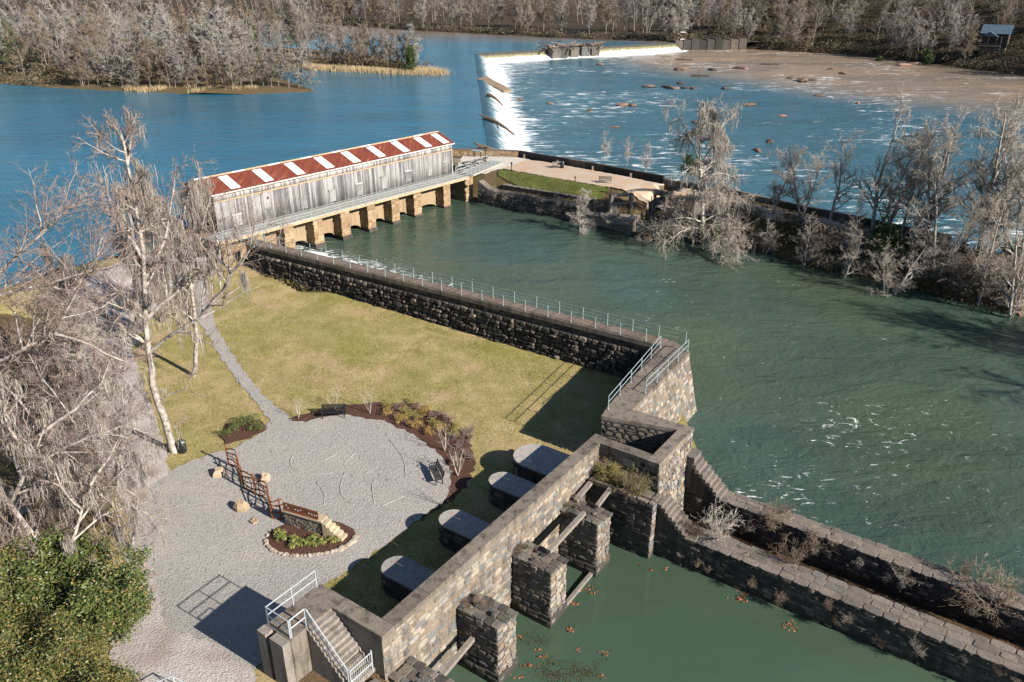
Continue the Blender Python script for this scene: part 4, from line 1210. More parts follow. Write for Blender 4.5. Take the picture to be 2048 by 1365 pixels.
railing('bridge_railing', [[GATE(39.3, 0.2, 0.14), Vector((-3.4, 129.0, 0.14))]], M['galv'], 'grey railing on the river edge of the footbridge', 1.6, rails=(1.0, 0.5), r_rail=0.022)
# concrete intake block with sloping shelf
ib = empty('intake_block', (13.5, 104.5, -4.2), 'ruined concrete intake block with pale shelf at the canal bend', 'ruin')
IB = [(9.9, 107.4), (15.5, 101.7), (17.1, 104.9), (13.3, 108.6)]
core(ib, 'block_core', IB, -8, -2.55, M['concrete'])
core(ib, 'slab_top', [(11.9, 105.4), (12.5, 102.3), (15.3, 101.5), (17.25, 104.9), (13.6, 107.2)], -2.5, -2.25, M['stone_slab'])
core(ib, 'end_wall', [(15.0, 102.0), (15.7, 101.5), (17.4, 104.8), (16.7, 105.2)], -8, -2.0, M['stone_grey'])
for p in ((13.6, 107.2), (16.4, 107.6)):
    MB().box((p[0], p[1], -1.2), (0.5, 0.5, 2.6), 0.5).build('post', M['concrete'], ib)
MB().beam((13.4, 107.2, 0.0), (16.6, 107.7, 0.0), 0.5, 0.35).build('lintel', M['concrete'], ib)
MB().beam((13.6, 107.3, -1.2), (16.4, 107.7, -1.2), 0.2, 0.3).build('lower_beam', M['timber'], ib)
pit = empty('erosion_pit', (19, 109.5, -1), 'low curved stone wall round the eroded earth pit', 'wall')
for k in range(9):
    a0 = R(-40 + 24*k)
    MB().box((19.0 + 3.0*math.cos(a0), 109.2 + 2.2*math.sin(a0), -0.55), (0.45, 1.35, 0.8), a0).build('wall_block', M['stone_grey'], pit)

# ---------------------------------------------------------------- the dam
def mat_fall():
    t = NT('falling_water', 0.45, 0.4)
    f = t.attr('tone')
    st = t.noise(t.co((0.12, 1.6, 0.3)), 1.0, 7, 0.75)
    m = t.ramp(t.math('ADD', f, t.math('MULTIPLY', t.math('SUBTRACT', st, 0.5), 1.5)), [(0.10, (0.02, 0.06, 0.085)), (0.26, (0.12, 0.18, 0.20)), (0.46, (0.58, 0.63, 0.66)), (0.75, (0.84, 0.86, 0.87))])
    return t.done(m, t.bump(st, 0.5, 0.3))
M['fall'] = mat_fall()
def mat_fall2():
    t = NT('silty_falling_water', 0.45, 0.4)
    f = t.attr('tone')
    st = t.noise(t.co((1.4, 0.3, 0.3)), 1.0, 7, 0.75)
    m = t.ramp(t.math('ADD', f, t.math('MULTIPLY', t.math('SUBTRACT', st, 0.5), 0.7)), [(0.15, (0.10, 0.11, 0.07)), (0.40, (0.24, 0.21, 0.11)), (0.55, (0.60, 0.60, 0.55)), (0.7, (0.84, 0.85, 0.85))])
    return t.done(m, t.bump(st, 0.5, 0.3))
M['fall2'] = mat_fall2()
def spill(parent, a, b, nrm, mat, n=160, width=5.6, off=(0, 0, 0)):
    prof = [(-1.2, 0.06, 0.0), (0.0, 0.03, 0.05), (0.8, -0.25, 0.16), (2.2, -1.2, 0.35), (4.0, -2.4, 0.65), (5.2, -3.05, 0.85), (width, -3.2, 0.85), (width+1, -3.6, 0.7)]
    V, tn = [], []
    rs = np.random.RandomState(5)
    for i in range(n+1):
        p = a.lerp(b, i/n)
        for k, (d, z, f) in enumerate(prof):
            j = rs.uniform(-.5, .5)*(1 if k > 2 else 0.1)
            V.append((p.x + nrm.x*(d+j), p.y + nrm.y*(d+j), Z_RIVER + z + rs.uniform(-.12, .16)*(1 if k > 3 else .1)))
            tn.append(f)
    m = len(prof)
    Q = [(i*m+k, i*m+k+1, (i+1)*m+k+1, (i+1)*m+k) for i in range(n) for k in range(m-1)]
    o = obj('spill_water', mesh_np('spill_water', np.array(V) - np.array(world_loc(parent)), Q, True, tn), mat, parent)
    return o
dm = empty('river_dam', (DAM1.x, (DAM0.y+DAM1.y)/2, -6), 'white foaming overflow dam running across the river', 'dam')
nr1 = Vector((DAM1.y-DAM0.y, DAM0.x-DAM1.x, 0)).normalized()
spill(dm, DAM0 - (DAM1-DAM0).normalized()*14, DAM1, nr1, M['fall'])
far_d = (DAM2-DAM1).normalized(); nr2 = Vector((far_d.y, -far_d.x, 0))
spill(dm, DAM1, DAM2, nr2, M['fall2'], 90, 6.0)
MB().prism([*Lk((DAM0.x-.8, DAM0.y-14), (DAM1.x-DAM0.x, DAM1.y-DAM0.y)).rect(0, (DAM1-DAM0).length+14, 0.2, 1.4)], -9, Z_RIVER - .02).build('dam_core', M['stone_dark'], dm)
MB().prism([*Lk((DAM1.x, DAM1.y), (far_d.x, far_d.y)).rect(0, (DAM2-DAM1).length+4, 0.2, 1.4)], -9, Z_RIVER - .02).build('dam_core', M['stone_dark'], dm)
M['wetwood'] = mat_plain('wet_driftwood', (0.16, 0.11, 0.075), 0.35, 2)
M['apron'] = mat_plain('brown_apron', (0.17, 0.125, 0.09), 0.3, 0.6)
for y0, w, l in ((at(957, 158, -2.7).y, 8.0, 9.0),):
    x0 = float(dam_x(y0))
    ap = MB().add([(x0-1.5, y0-2, -2.5), (x0+1.2, y0+5, -2.5), (x0+l*1.0, y0-w*.55, -5.2), (x0+l*.75, y0-w*.85, -5.2), (x0-1.5, y0-2, -6.5), (x0+1.2, y0+5, -6.5), (x0+l, y0-w*.55, -6.5), (x0+l*.75, y0-w*.85, -6.5)],
        [(0, 3, 2, 1), (0, 1, 5, 4), (1, 2, 6, 5), (2, 3, 7, 6), (3, 0, 4, 7)]).build('apron_slab', M['apron'])
    tag(ap, 'brown slab sloping down the middle of the white dam', 'slab')
for k, (px, py, ang, l, lab) in enumerate(((968, 236, -0.9, 11, 'weathered driftwood log caught across the near part of the dam'), (958, 294, -0.55, 8, 'dark driftwood log caught at the dam end near the parapet'), (975, 190, -0.8, 6, 'small dark log lying half hidden in the dam foam'))):
    p = at(px, py, -2.4)
    lg = MB().tube([p + Vector((math.cos(ang)*l*f, math.sin(ang)*l*f, -2.2*f*f)) for f in (0, .25, .5, .75, 1)], [.5, .45, .38, .3, .2], 7)
    if k < 2:
        lg.tube([p + Vector((math.cos(ang)*l*.1, math.sin(ang)*l*.1, 0)), p + Vector((-1.0, 0.7, .7))], [.25, .12], 5)
    o = lg.build('driftwood_log', M['wetwood']); tag(o, lab, 'log', 'driftwood logs on the dam')
# sluice blocks and log jam on the far arm
for k, fx in enumerate((0.335, 0.375, 0.425, 0.48, 0.53)):
    p = DAM1.lerp(DAM2, fx) + nr2*3
    o = MB().box((p.x, p.y, -4.4), (4.2, 5.0, 4.2), math.atan2(far_d.y, far_d.x)).box((p.x, p.y, -2.2), (4.6, 5.4, 0.5), math.atan2(far_d.y, far_d.x)).build('sluice_block', M['stone_grey'])
    tag(o, ('leftmost', 'second from left', 'middle', 'fourth from left', 'rightmost')[k] + ' square stone sluice block in the far arm of the dam', 'block', 'sluice blocks of the dam')
rs = random.Random(4)
jam = empty('log_jam', DAM1.lerp(DAM2, .43) + nr2*2, 'tangled pile of bleached logs on top of the sluice blocks', 'log pile')
for k in range(70):
    p = DAM1.lerp(DAM2, rs.uniform(.30, .58)) + nr2*rs.uniform(-2, 4) + Vector((0, 0, rs.uniform(0.2, 1.7)))
    a = rs.uniform(0, 6.3); l = rs.uniform(2, 6)
    d = Vector((math.cos(a), math.sin(a), rs.uniform(-.25, .25)))*l
    MB().tube([p - d, p, p + d], [.28, .24, .10], 5).build('log', M['timber'] if rs.random() < .6 else M['wetwood'], jam)
# stone abutment where the far arm meets the bank
AB0, AB1 = DAM2 + far_d*.5, at(1490, 99, -6)
abt = empty('dam_abutment', AB0, 'dark stone abutment wall where the dam meets the far bank', 'wall')
dab = (AB1-AB0); LA = math.hypot(dab.x, dab.y); abf = Lk(AB0[:2], dab[:2])
for i in range(9):
    MB().prism(abf.rect(LA*i/9, LA*(i+1)/9 - .15, -6.0 - 1.2*(i % 2), 1.2 + .25*(i % 3)), -8, -1.9 + .35*((i*7) % 3)).build('wall_block', M['stone_dark'], abt)
hut = MB().box(AB0 + Vector((4, 3, 0.2)), (2.0, 2.0, 2.6)).prism([(AB0.x+2.7, AB0.y+1.7), (AB0.x+5.3, AB0.y+1.7), (AB0.x+5.3, AB0.y+4.3), (AB0.x+2.7, AB0.y+4.3)], 1.5, 1.75).build('gauge_hut', M['gutter']); tag(hut, 'tiny pale hut on the far dam abutment', 'hut')
# rocks and logs in the rapids
def rock_mesh(seed, n1=7, n2=5):
    rs = random.Random(seed); V, F = [], []
    for j in range(1, n2):
        ph = math.pi*j/n2
        for i in range(n1):
            a = 2*math.pi*(i + .5*(j % 2))/n1
            r = rs.uniform(.8, 1.15)
            V.append((r*math.sin(ph)*math.cos(a), r*math.sin(ph)*math.sin(a), r*math.cos(ph)*.7))
    t, b = len(V), len(V)+1
    V += [(0, 0, .68), (0, 0, -.7)]
    for j in range(n2-2):
        for i in range(n1):
            F.append((j*n1+i, (j+1)*n1+i, (j+1)*n1+(i+1) % n1, j*n1+(i+1) % n1))
    F += [(t, i, (i+1) % n1) for i in range(n1)]
    F += [(b, (n2-2)*n1+(i+1) % n1, (n2-2)*n1+i) for i in range(n1)]
    return mesh_from('rock', V, F)
M['riverrock'] = mat_stone('river_rock', [(0.20, 0.14, 0.11), (0.11, 0.085, 0.07), (0.30, 0.20, 0.16), (0.15, 0.12, 0.11)], 0.2, False)
ROCKS = []
for i in range(6):
    me = rock_mesh(i); me.materials.append(M['riverrock']); ROCKS.append(me)
rock_px = [(1040, 200, 1.6), (1245, 211, 2.4), (1265, 212, 1.6), (1298, 174, 2.2), (1335, 176, 2.6), (1350, 178, 1.8), (1372, 177, 2.0), (1386, 178, 2.4), (1362, 168, 2.2), (1200, 130, 1.8), (1288, 106, 2.0), (1365, 140, 2.5), (1425, 141, 2.0), (1478, 138, 3.0), (1490, 139, 2.0), (1500, 210, 2.2), (1580, 157, 2.0), (1605, 162, 3.2), (1618, 162, 2.0), (1685, 148, 2.4), (1665, 139, 1.8), (1565, 233, 1.6), (1640, 193, 1.8), (1715, 208, 1.5), (1806, 132, 3.4), (1830, 130, 2.4), (1450, 178, 1.8), (1390, 246, 1.6), (1515, 302, 1.8), (1180, 222, 1.3), (1100, 208, 1.2), (1230, 255, 1.1), (1540, 285, 1.4)]
for k, (px, py, sz) in enumerate(rock_px):
    p = at(px, py, Z_RAPID)
    o = obj('river_rock', ROCKS[k % 6], None, None, p + Vector((0, 0, -0.05)))
    o.scale = (sz*rs.uniform(.8, 1.5), sz*rs.uniform(.5, .9), sz*rs.uniform(.4, .75)); o.rotation_euler = (0, 0, rs.uniform(0, 6))
    tag(o, 'low brown rock breaking the surface of the rapids', 'rock', 'rocks in the rapids')
for k, (px, py, l, lab) in enumerate(((1368, 120, 3.4, 'dark drifting log in the rapids nearest the dam end'), (1400, 152, 3.0, 'black log lying among rocks in the middle of the rapids'), (1540, 129, 3.2, 'dark snag log near the far side of the rapids'))):
    p = at(px, py, Z_RAPID + .2)
    o = MB().tube([p - Vector((l, -.8, 0)), p, p + Vector((l, -.6, .1))], [.5, .45, .25], 6).tube([p, p + Vector((-.6, .2, 1.6))], [.15, .06], 4).build('drift_log', M['timber_dark'])
    tag(o, lab, 'log', 'logs in the rapids')

# ---------------------------------------------------------------- far bank, hillside and islands
FAR_UP = np.array([(-900, 640), (-300, 590)] + [tuple(at(x, y, -2.8)[:2]) for x, y in ((500, 38), (700, 53), (850, 63), (1000, 71), (1150, 79), (1300, 83), (1350, 85))] + [tuple(at(x, y, -6)[:2]) for x, y in ((1400, 93), (1500, 99), (1600, 104), (1700, 111), (1800, 121), (1900, 133), (2048, 153), (2200, 176))] + [(330, 200), (520, 120)], dtype=float)
def far_z(x, y):
    x = np.asarray(x, float); y = np.asarray(y, float)
    d = poly_dist(FAR_UP, x, y)
    k = _sm((x-70)/60.0)
    zl = np.interp(d, [-8, -1, 2, 30, 250, 900], [-12, -4.0, -1.8, -0.6, 4, 40])
    zr = np.interp(d, [-8, -1, 2, 12, 60, 120, 300, 900], [-12, -7, -4.5, -1.5, 13, 24, 40, 60])
    return zl*(1-k) + zr*k + 1.6*(vnoise(x*0.03, y*0.03)-.5)*_sm(d/15)
xs = np.concatenate([np.arange(-900, 640, 8.0)]); ys = np.arange(110, 1100, 8.0)
X, Y = np.meshgrid(xs, ys, indexing='ij')
Z = far_z(X, Y); Q = grid(len(xs), len(ys)); keep = (Z > -11.5).ravel(); Q = Q[keep[Q].any(1)]
structure('far_bank', mesh_np('far_bank', np.stack([X.ravel(), Y.ravel(), Z.ravel()], 1), Q, True), M['forest_floor'])
ISLAND = [tuple(at(x, y, -2.8)[:2]) for x, y in ((-500, 168), (-150, 168), (0, 168), (100, 176), (200, 181), (330, 186), (400, 193), (430, 191), (500, 189), (560, 187), (635, 184), (600, 170), (545, 152), (600, 137), (650, 141), (720, 144), (800, 148), (878, 151), (872, 143), (845, 134), (800, 122), (700, 104), (560, 95), (300, 78), (0, 66), (-500, 60))]
ISL = np.array(ISLAND + [ISLAND[0]], dtype=float)
def in_poly(P, x, y):
    ins = np.zeros(np.shape(x), bool)
    for (xi, yi), (xj, yj) in zip(P[:-1], P[1:]):
        ins ^= ((yi > y) != (yj > y)) & (x < (xj-xi)*(y-yi)/(yj-yi+1e-12) + xi)
    return ins
def island_z(x, y):
    d = np.abs(poly_dist(ISL, x, y)); ins = in_poly(ISL, x, y)
    return np.where(ins, Z_RIVER + 0.05 + np.interp(d, [0, 2, 8, 40], [0.0, 0.25, 0.8, 1.4]), Z_RIVER - 0.3*d)
xs = np.arange(-330, -10, 2.0); ys = np.arange(225, 460, 2.0)
X, Y = np.meshgrid(xs, ys, indexing='ij'); Z = island_z(X, Y)
Q = grid(len(xs), len(ys)); keep = (Z > -3.6).ravel(); Q = Q[keep[Q].any(1)]
structure('island', mesh_np('island', np.stack([X.ravel(), Y.ravel(), Z.ravel()], 1), Q, True), M['litter'])
sheet('hill_road', [at(1500, 12, 22)[:2], at(1740, 18, 22)[:2], at(1740, 24, 22)[:2], at(1500, 17, 22)[:2]], M['pavement'], 0.4, 5, far_z, seed=31, ragged=0.4)
# cabin on the hillside
cb = None
for d_ in np.arange(150, 520, 1.0):
    v_ = atY0(1985, 104, d_)
    if v_.z <= float(far_z(np.array([v_.x]), np.array([v_.y]))[0]): cb = v_; break
cb = Vector((cb.x, cb.y, float(far_z(np.array([cb.x]), np.array([cb.y]))[0]) + 1.0))
ca = empty('cabin', cb, 'dark timber cabin with blue grey metal roof on far hillside', 'cabin', rz=R(-35))
M['cabinwood'] = mat_plain('dark_cabin_wood', (0.05, 0.04, 0.035), 0.3, 2)
M['cabinroof'] = mat_plain('blue_grey_metal_roof', (0.07, 0.105, 0.14), 0.15, 1, 0.5)
M['glass'] = mat_plain('dark_glass', (0.02, 0.03, 0.04), 0.1, 1, 0.1, 0.5, 0)
def lpart(name, mb, mat, parent):
    return obj(name, mesh_from(name, mb.v, mb.f), mat, parent)
lpart('wall', MB().box((0, 0, 3.2), (9, 7, 5.4)), M['cabinwood'], ca)
lpart('stilt_base', MB().box((0, 0, -1), (8.6, 6.6, 4)), M['concrete'], ca)
rf = lpart('roof', MB().add([(-5.2, -4.2, 5.6), (5.2, -4.2, 5.6), (5.2, 0, 8.6), (-5.2, 0, 8.6), (-5.2, 4.2, 5.6), (5.2, 4.2, 5.6), (-5.2, -4.2, 5.4), (5.2, -4.2, 5.4), (5.2, 0, 8.4), (-5.2, 0, 8.4), (-5.2, 4.2, 5.4), (5.2, 4.2, 5.4)], [(0, 1, 2, 3), (3, 2, 5, 4), (9, 8, 7, 6), (10, 11, 8, 9), (0, 6, 7, 1), (4, 5, 11, 10), (0, 3, 9, 6), (3, 4, 10, 9), (1, 7, 8, 2), (2, 8, 11, 5)]), M['cabinroof'], ca)
lpart('porch_roof', MB().add([(-4.6, -6.6, 4.6), (-1.6, -6.6, 6.4), (1.4, -6.6, 4.6), (-4.6, -3.6, 4.6), (-1.6, -1.6, 6.4), (1.4, -3.6, 4.6)], [(0, 1, 4, 3), (1, 2, 5, 4), (0, 2, 1)]), M['cabinroof'], ca)
lpart('deck', MB().box((-1.0, -5.2, 1.1), (7.5, 3.2, 0.25)), M['cabinwood'], ca)
for x in (-4.4, -1.6, 1.2, 2.6):
    lpart('post', MB().box((x, -6.5, 2.0), (0.25, 0.25, 5.4)), M['timber'], ca)
lpart('deck_rail', MB().box((-1, -6.6, 2.1), (7.5, .08, .12)).box((-1, -6.6, 1.6), (7.5, .08, .12)), M['timber'], ca)
for x, z in ((-3, 4.2), (0.3, 4.2), (2.8, 4.2), (-3, 2.2), (2.8, 2.2)):
    lpart('window', MB().box((x, -3.52, z), (1.3, 0.08, 1.3)), M['glass'], ca)
# ---------------------------------------------------------------- trees: branch growth
def atY(px, py, Y):
    """point seen at the pixel on the upright plane at distance Y"""
    u, v = (px-1024)/FPX, (682.5-py)/FPX
    d = Vector((u, CT + v*ST, -ST + v*CT))
    return Vector((d.x, d.y, d.z))*(Y/d.y) + Vector((0, 0, CAM_H))

class Tree:
    def __init__(self, seed, **k):
        self.rs = random.Random(seed); self.seg = []; self.tips = []; self.k = k; self.tiplev = 4
    def rv(self):
        r = self.rs
        return Vector((r.uniform(-1, 1), r.uniform(-1, 1), r.uniform(-1, 1)))
    def branch(self, p, d, L, r, lev, maxlev, path=None):
        rs, k = self.rs, self.k
        n = k['n'][lev]; step = L/n
        p = Vector(p); d = Vector(d).normalized()
        if path:
            n = len(path)-1
        for i in range(n):
            if path:
                p = path[i]; q = path[i+1]; d = (q-p).normalized()
            else:
                d = (d + self.rv()*k['wob'][lev] + Vector((0, 0, k['trop'][lev]))).normalized()
                q = p + d*step
            f0, f1 = i/n, (i+1)/n
            tp = k['taper'][lev]
            ra, rb = r*(1-tp*f0), r*(1-tp*f1)
            self.seg.append((p.x, p.y, p.z, q.x, q.y, q.z, ra, rb, lev))
            if lev < maxlev and f1 >= k['start'][lev]:
                c = k['kids'][lev]; m = int(c) + (1 if rs.random() < c-int(c) else 0)
                for _ in range(m):
                    a = R(rs.uniform(*k['ang'][lev]))
                    ax = d.cross(self.rv()).normalized()
                    cd = (Matrix.Rotation(a, 3, ax) @ d)
                    cl = (k['len'][lev] if lev == 0 else L*k['len'][lev])*(1-k['short'][lev]*f1)*rs.uniform(.65, 1.2)
                    self.branch(p.lerp(q, rs.random()), cd, cl, max(k['rmin'], min(rb*.75, r*k['rr'][lev]*rs.uniform(.8, 1.15))), lev+1, maxlev)
            p = q
        if lev >= 2: self.tips.append(p)
    def mesh(self, name, levs, sides, off=Vector((0, 0, 0))):
        S = np.array([s for s in self.seg if s[8] in levs], dtype=float)
        if len(S) == 0: return None
        a, b = S[:, 0:3] - np.array(off), S[:, 3:6] - np.array(off)
        d = b-a; d /= np.linalg.norm(d, axis=1, keepdims=True) + 1e-9
        ref = np.where(np.abs(d[:, 2:3]) > .9, np.array([[1., 0, 0]]), np.array([[0, 0, 1.]]))
        u = np.cross(d, ref); u /= np.linalg.norm(u, axis=1, keepdims=True) + 1e-9
        w = np.cross(d, u)
        V = np.zeros((len(S), 2*sides, 3))
        for k in range(sides):
            an = 2*math.pi*k/sides
            o = u*math.cos(an) + w*math.sin(an)
            V[:, k] = a + o*S[:, 6:7]; V[:, sides+k] = b + o*S[:, 7:8]
        base = (np.arange(len(S))*2*sides)[:, None]
        if sides > 4:
            Q = np.concatenate([base + np.array([[k, sides+k, sides+(k+1) % sides, (k+1) % sides]]) for k in range(sides)], 0)
            return mesh_np(name, V.reshape(-1, 3), Q, True)
        tip = S[:, 8] >= self.tiplev                              # the finest twigs are pointed cones
        tri = []
        if (~tip).any():
            Vt = V[~tip]; bs = (np.arange(len(Vt))*2*sides)[:, None]
            for k in range(sides):
                tri += [bs + np.array([[k, sides+k, sides+(k+1) % sides]]), bs + np.array([[k, sides+(k+1) % sides, (k+1) % sides]])]
            VV = [Vt.reshape(-1, 3)]
        else: VV = []; Vt = V[:0]
        if tip.any():
            Vc = np.concatenate([V[tip][:, :sides], b[tip][:, None]], 1); bs = (np.arange(len(Vc))*(sides+1))[:, None] + len(Vt)*2*sides
            tri += [bs + np.array([[k, sides, (k+1) % sides]]) for k in range(sides)]
            VV.append(Vc.reshape(-1, 3))
        return mesh_np(name, np.concatenate(VV), np.concatenate(tri), False)

def moss_mesh(name, pts, rs, ln=(0.5, 1.8), w=0.05, strands=4, off=Vector((0, 0, 0)), spread=0.15):
    w *= .42; strands = int(strands*1.6)
    V, Q = [], []
    for p in pts:
        p = p - off
        for _ in range(strands):
            l = rs.uniform(*ln); a = rs.uniform(0, 3.14)
            dx, dy = math.cos(a)*w*rs.uniform(.5, 1.2), math.sin(a)*w*rs.uniform(.5, 1.2)
            x, y, z = p.x + rs.uniform(-spread, spread), p.y + rs.uniform(-spread, spread), p.z
            b = len(V); jx, jy = rs.uniform(-.12, .12), rs.uniform(-.12, .12)
            V += [(x-dx*.5, y-dy*.5, z), (x+dx*.5, y+dy*.5, z), (x+dx+jx, y+dy+jy, z-l*.5), (x-dx+jx, y-dy+jy, z-l*.5), (x+dx*.2-jx, y+dy*.2-jy, z-l), (x-dx*.2-jx, y-dy*.2-jy, z-l)]
            Q += [(b, b+1, b+2, b+3), (b+3, b+2, b+4, b+5)]
    return mesh_np(name, V, Q)

def leaf_mesh(name, centers, rs, n, size, spread, tri=False, flat=0.0):
    """n leaves round the clump centres (numpy)"""
    g = np.random.RandomState(rs.randrange(1 << 30))
    C = np.array([tuple(c) for c in centers])
    idx = g.randint(0, len(C), n)
    P = C[idx] + g.normal(0, 1, (n, 3))*np.array(spread)
    A = g.normal(0, 1, (n, 3)); A[:, 2] *= (1-flat); A /= np.linalg.norm(A, axis=1, keepdims=True)
    B = g.normal(0, 1, (n, 3)); B -= A*(A*B).sum(1, keepdims=True); B /= np.linalg.norm(B, axis=1, keepdims=True)
    s = (size*g.uniform(.6, 1.3, (n, 1)))
    A *= s; B *= s*.45
    V = np.stack([P - A, P + B, P + A, P - B], 1).reshape(-1, 3)
    Q = (np.arange(n)*4)[:, None] + np.array([[0, 1, 2, 3]])
    return mesh_np(name, V, Q, False, np.repeat(g.uniform(0, 1, n), 4))

def mat_bark(name, dark, light, scale=3.0):
    t = NT(name, 0.9, 0.15)
    n1 = t.noise(t.co(), scale, 5, .65)
    c = t.ramp(n1, [(0.32, dark), (0.62, light)])
    c = t.mix(1.0, c, t.ramp(t.rand(), [(0, (0.72, 0.72, 0.74)), (1, (1, 0.98, 0.95))]), 'MULTIPLY')
    return t.done(c)
def mat_leaf(name, cols, rough=0.5):
    t = NT(name, rough, 0.35)
    c = t.ramp(t.math('FRACT', t.math('ADD', t.attr(), t.rand())), [(i/(len(cols)-1), k) for i, k in enumerate(cols)])
    return t.done(c)
M['bark_far'] = mat_bark('grey_bark', (0.17, 0.155, 0.14), (0.46, 0.43, 0.395), 1.5)
M['twig_far'] = mat_bark('grey_twigs', (0.18, 0.162, 0.145), (0.32, 0.29, 0.26), 0.6)
M['bark_mid'] = mat_bark('dull_brown_bark', (0.10, 0.085, 0.07), (0.24, 0.21, 0.185), 1.0)
M['twig_grey'] = mat_bark('silver_grey_twigs', (0.22, 0.205, 0.19), (0.37, 0.345, 0.32), 0.6)
M['twig_tan'] = mat_bark('tan_twigs', (0.15, 0.115, 0.085), (0.28, 0.22, 0.165), 0.6)
M['twig_bank'] = mat_bark('pale_tan_twigs', (0.27, 0.235, 0.195), (0.50, 0.445, 0.38), 0.8)
M['bark_dark'] = mat_bark('dark_bark', (0.06, 0.05, 0.042), (0.19, 0.165, 0.14), 2.0)
M['bark_white'] = mat_bark('white_sycamore_bark', (0.13, 0.105, 0.09), (0.47, 0.43, 0.39), 3.5)
M['twig_brown'] = mat_bark('brown_twigs', (0.15, 0.105, 0.09), (0.34, 0.27, 0.24), 2.0)
M['twig_red'] = mat_bark('reddish_twigs', (0.15, 0.105, 0.093), (0.32, 0.245, 0.22), 2.0)
M['twig_pale'] = mat_bark('pale_twigs', (0.30, 0.265, 0.235), (0.55, 0.50, 0.45), 2.0)
M['moss'] = mat_plain('spanish_moss', (0.26, 0.235, 0.205), 0.35, 2.5, 0.95, 0.1, 0)
M['leaf_dark'] = mat_leaf('dark_evergreen_leaf', [(0.018, 0.036, 0.010), (0.035, 0.062, 0.018), (0.055, 0.085, 0.024), (0.08, 0.10, 0.03)])
M['leaf_mix'] = mat_leaf('mixed_evergreen_leaf', [(0.025, 0.045, 0.014), (0.05, 0.075, 0.022), (0.085, 0.11, 0.03), (0.14, 0.15, 0.05), (0.05, 0.07, 0.02)], 0.42)
M['leaf_yellow'] = mat_leaf('yellowing_leaf', [(0.06, 0.075, 0.022), (0.12, 0.12, 0.035), (0.20, 0.15, 0.05), (0.24, 0.13, 0.05), (0.09, 0.10, 0.03)], 0.5)
M['cedar'] = mat_leaf('cedar_green', [(0.022, 0.04, 0.014), (0.05, 0.07, 0.022), (0.08, 0.10, 0.03)], 0.8)
M['reed'] = mat_leaf('dry_reed', [(0.36, 0.27, 0.15), (0.46, 0.36, 0.21), (0.28, 0.20, 0.11)], 0.9)

FAR_K = dict(n=[9, 5, 4, 3, 1], wob=[.10, .20, .28, .35, .4], trop=[.10, .08, .06, .05, .03], taper=[.75, .7, .7, .6, .5], start=[.20, .25, .2, .2, 0], kids=[1.7, 1.7, 1.9, 1.7, 0],
             ang=[(30, 60), (28, 58), (25, 60), (25, 65), (0, 0)], len=[6.5, .50, .50, .50, 0], short=[.55, .4, .3, .2, 0], rr=[.45, .5, .5, .5, .5], rmin=.03)
def far_tree(seed, h=14, narrow=1.0, twig=0.034, maxlev=4, **ov):
    k = dict(FAR_K); k.update(ov); k['len'] = [h*.40*narrow] + k['len'][1:]; k['rmin'] = twig
    t = Tree(seed, **k)
    t.branch((0, 0, -0.4), (0, 0, 1), h*.93, h*.0105, 0, maxlev)
    return t
def proto(t, trunk_mat, twig_mat, cut=2, trunk_sides=5, twig_sides=3):
    a = t.mesh('trunk', set(range(cut)), trunk_sides); b = t.mesh('crown', set(range(cut, 6)), twig_sides)
    a.materials.append(M[trunk_mat]); b.materials.append(M[twig_mat])
    return a, b
FAR = []
for i in range(7):
    t = far_tree(300+i, 14, (0.8, 1.0, 1.15)[i % 3], 0.030 + .004*(i % 3), kids=[2.2, 2.0, 2.0, 2.4, 0], trop=[.1, (.02, .10, .16)[i % 3], .05, .04, .02])
    FAR.append(proto(t, 'bark_mid', ('twig_far', 'twig_tan', 'twig_grey')[i % 3]))
TREES = []
def plant(kind, pair, p, h, label, group, cat='tree', rz=None, wide=1.0, name='bare_tree', extra=()):
    e = empty(name, p, label, cat, group, rz if rz is not None else RND.uniform(0, 6.28))
    s = h/14.0
    e.scale = (s*wide, s*wide, s)
    obj('trunk', pair[0], None, e); obj('crown', pair[1], None, e)
    for nm, me in extra: obj(nm, me, None, e)['kind'] = 'stuff'
    return e

rs = random.Random(11)
fz = lambda x, y: float(far_z(np.array([x]), np.array([y]))[0])
iz = lambda x, y: float(island_z(np.array([x]), np.array([y]))[0])
# island woods
cnt = 0; tries = 0; placed = []
while cnt < 95 and tries < 6000:
    tries += 1
    x, y = rs.uniform(-215, -26), rs.uniform(236, 345)
    if not in_poly(ISL, np.array([x]), np.array([y]))[0]: continue
    u = x/(y*CT + 30*ST)
    if u < -0.70: continue
    d = abs(float(poly_dist(ISL, np.array([x]), np.array([y]))[0]))
    if d < 0.6: continue
    if any((x-a)**2 + (y-b)**2 < 14 for a, b in placed): continue
    if rs.random() > (1.0 if y < 285 else 0.6): continue
    placed.append((x, y)); cnt += 1
    edge = _sm(np.array([(d-1)/14.0]))[0]
    spit = x > -62
    h = rs.uniform(9, 13) + 6.5*edge if not spit else rs.uniform(9, 13)
    plant('far', FAR[rs.randrange(7)], (x, y, iz(x, y)-.1), h, 'bare grey tree in the woods on the river island', 'bare trees on the island', wide=rs.uniform(1.0, 1.4))
# explicit shore trees: the near tip and the reed spit
for k, (px_, py_) in enumerate([(x, np.interp(x, [150, 400, 640], [174, 184, 178])) for x in range(165, 640, 19)] + [(655, 138), (672, 136), (694, 139), (716, 140), (735, 138), (757, 142), (778, 143), (800, 143), (816, 144), (836, 145), (690, 130), (740, 132), (790, 136)]):
    p = at(px_ + rs.uniform(-6, 6), py_ + rs.uniform(-4, 1), -2.6); p.z = iz(p.x, p.y) - .15
    plant('far', FAR[rs.randrange(7)], p, rs.uniform(8, 13) if px_ < 600 else rs.uniform(8, 14), 'bare tree on the island shore at the water edge', 'bare trees along the island shore', wide=rs.uniform(1.0, 1.4))
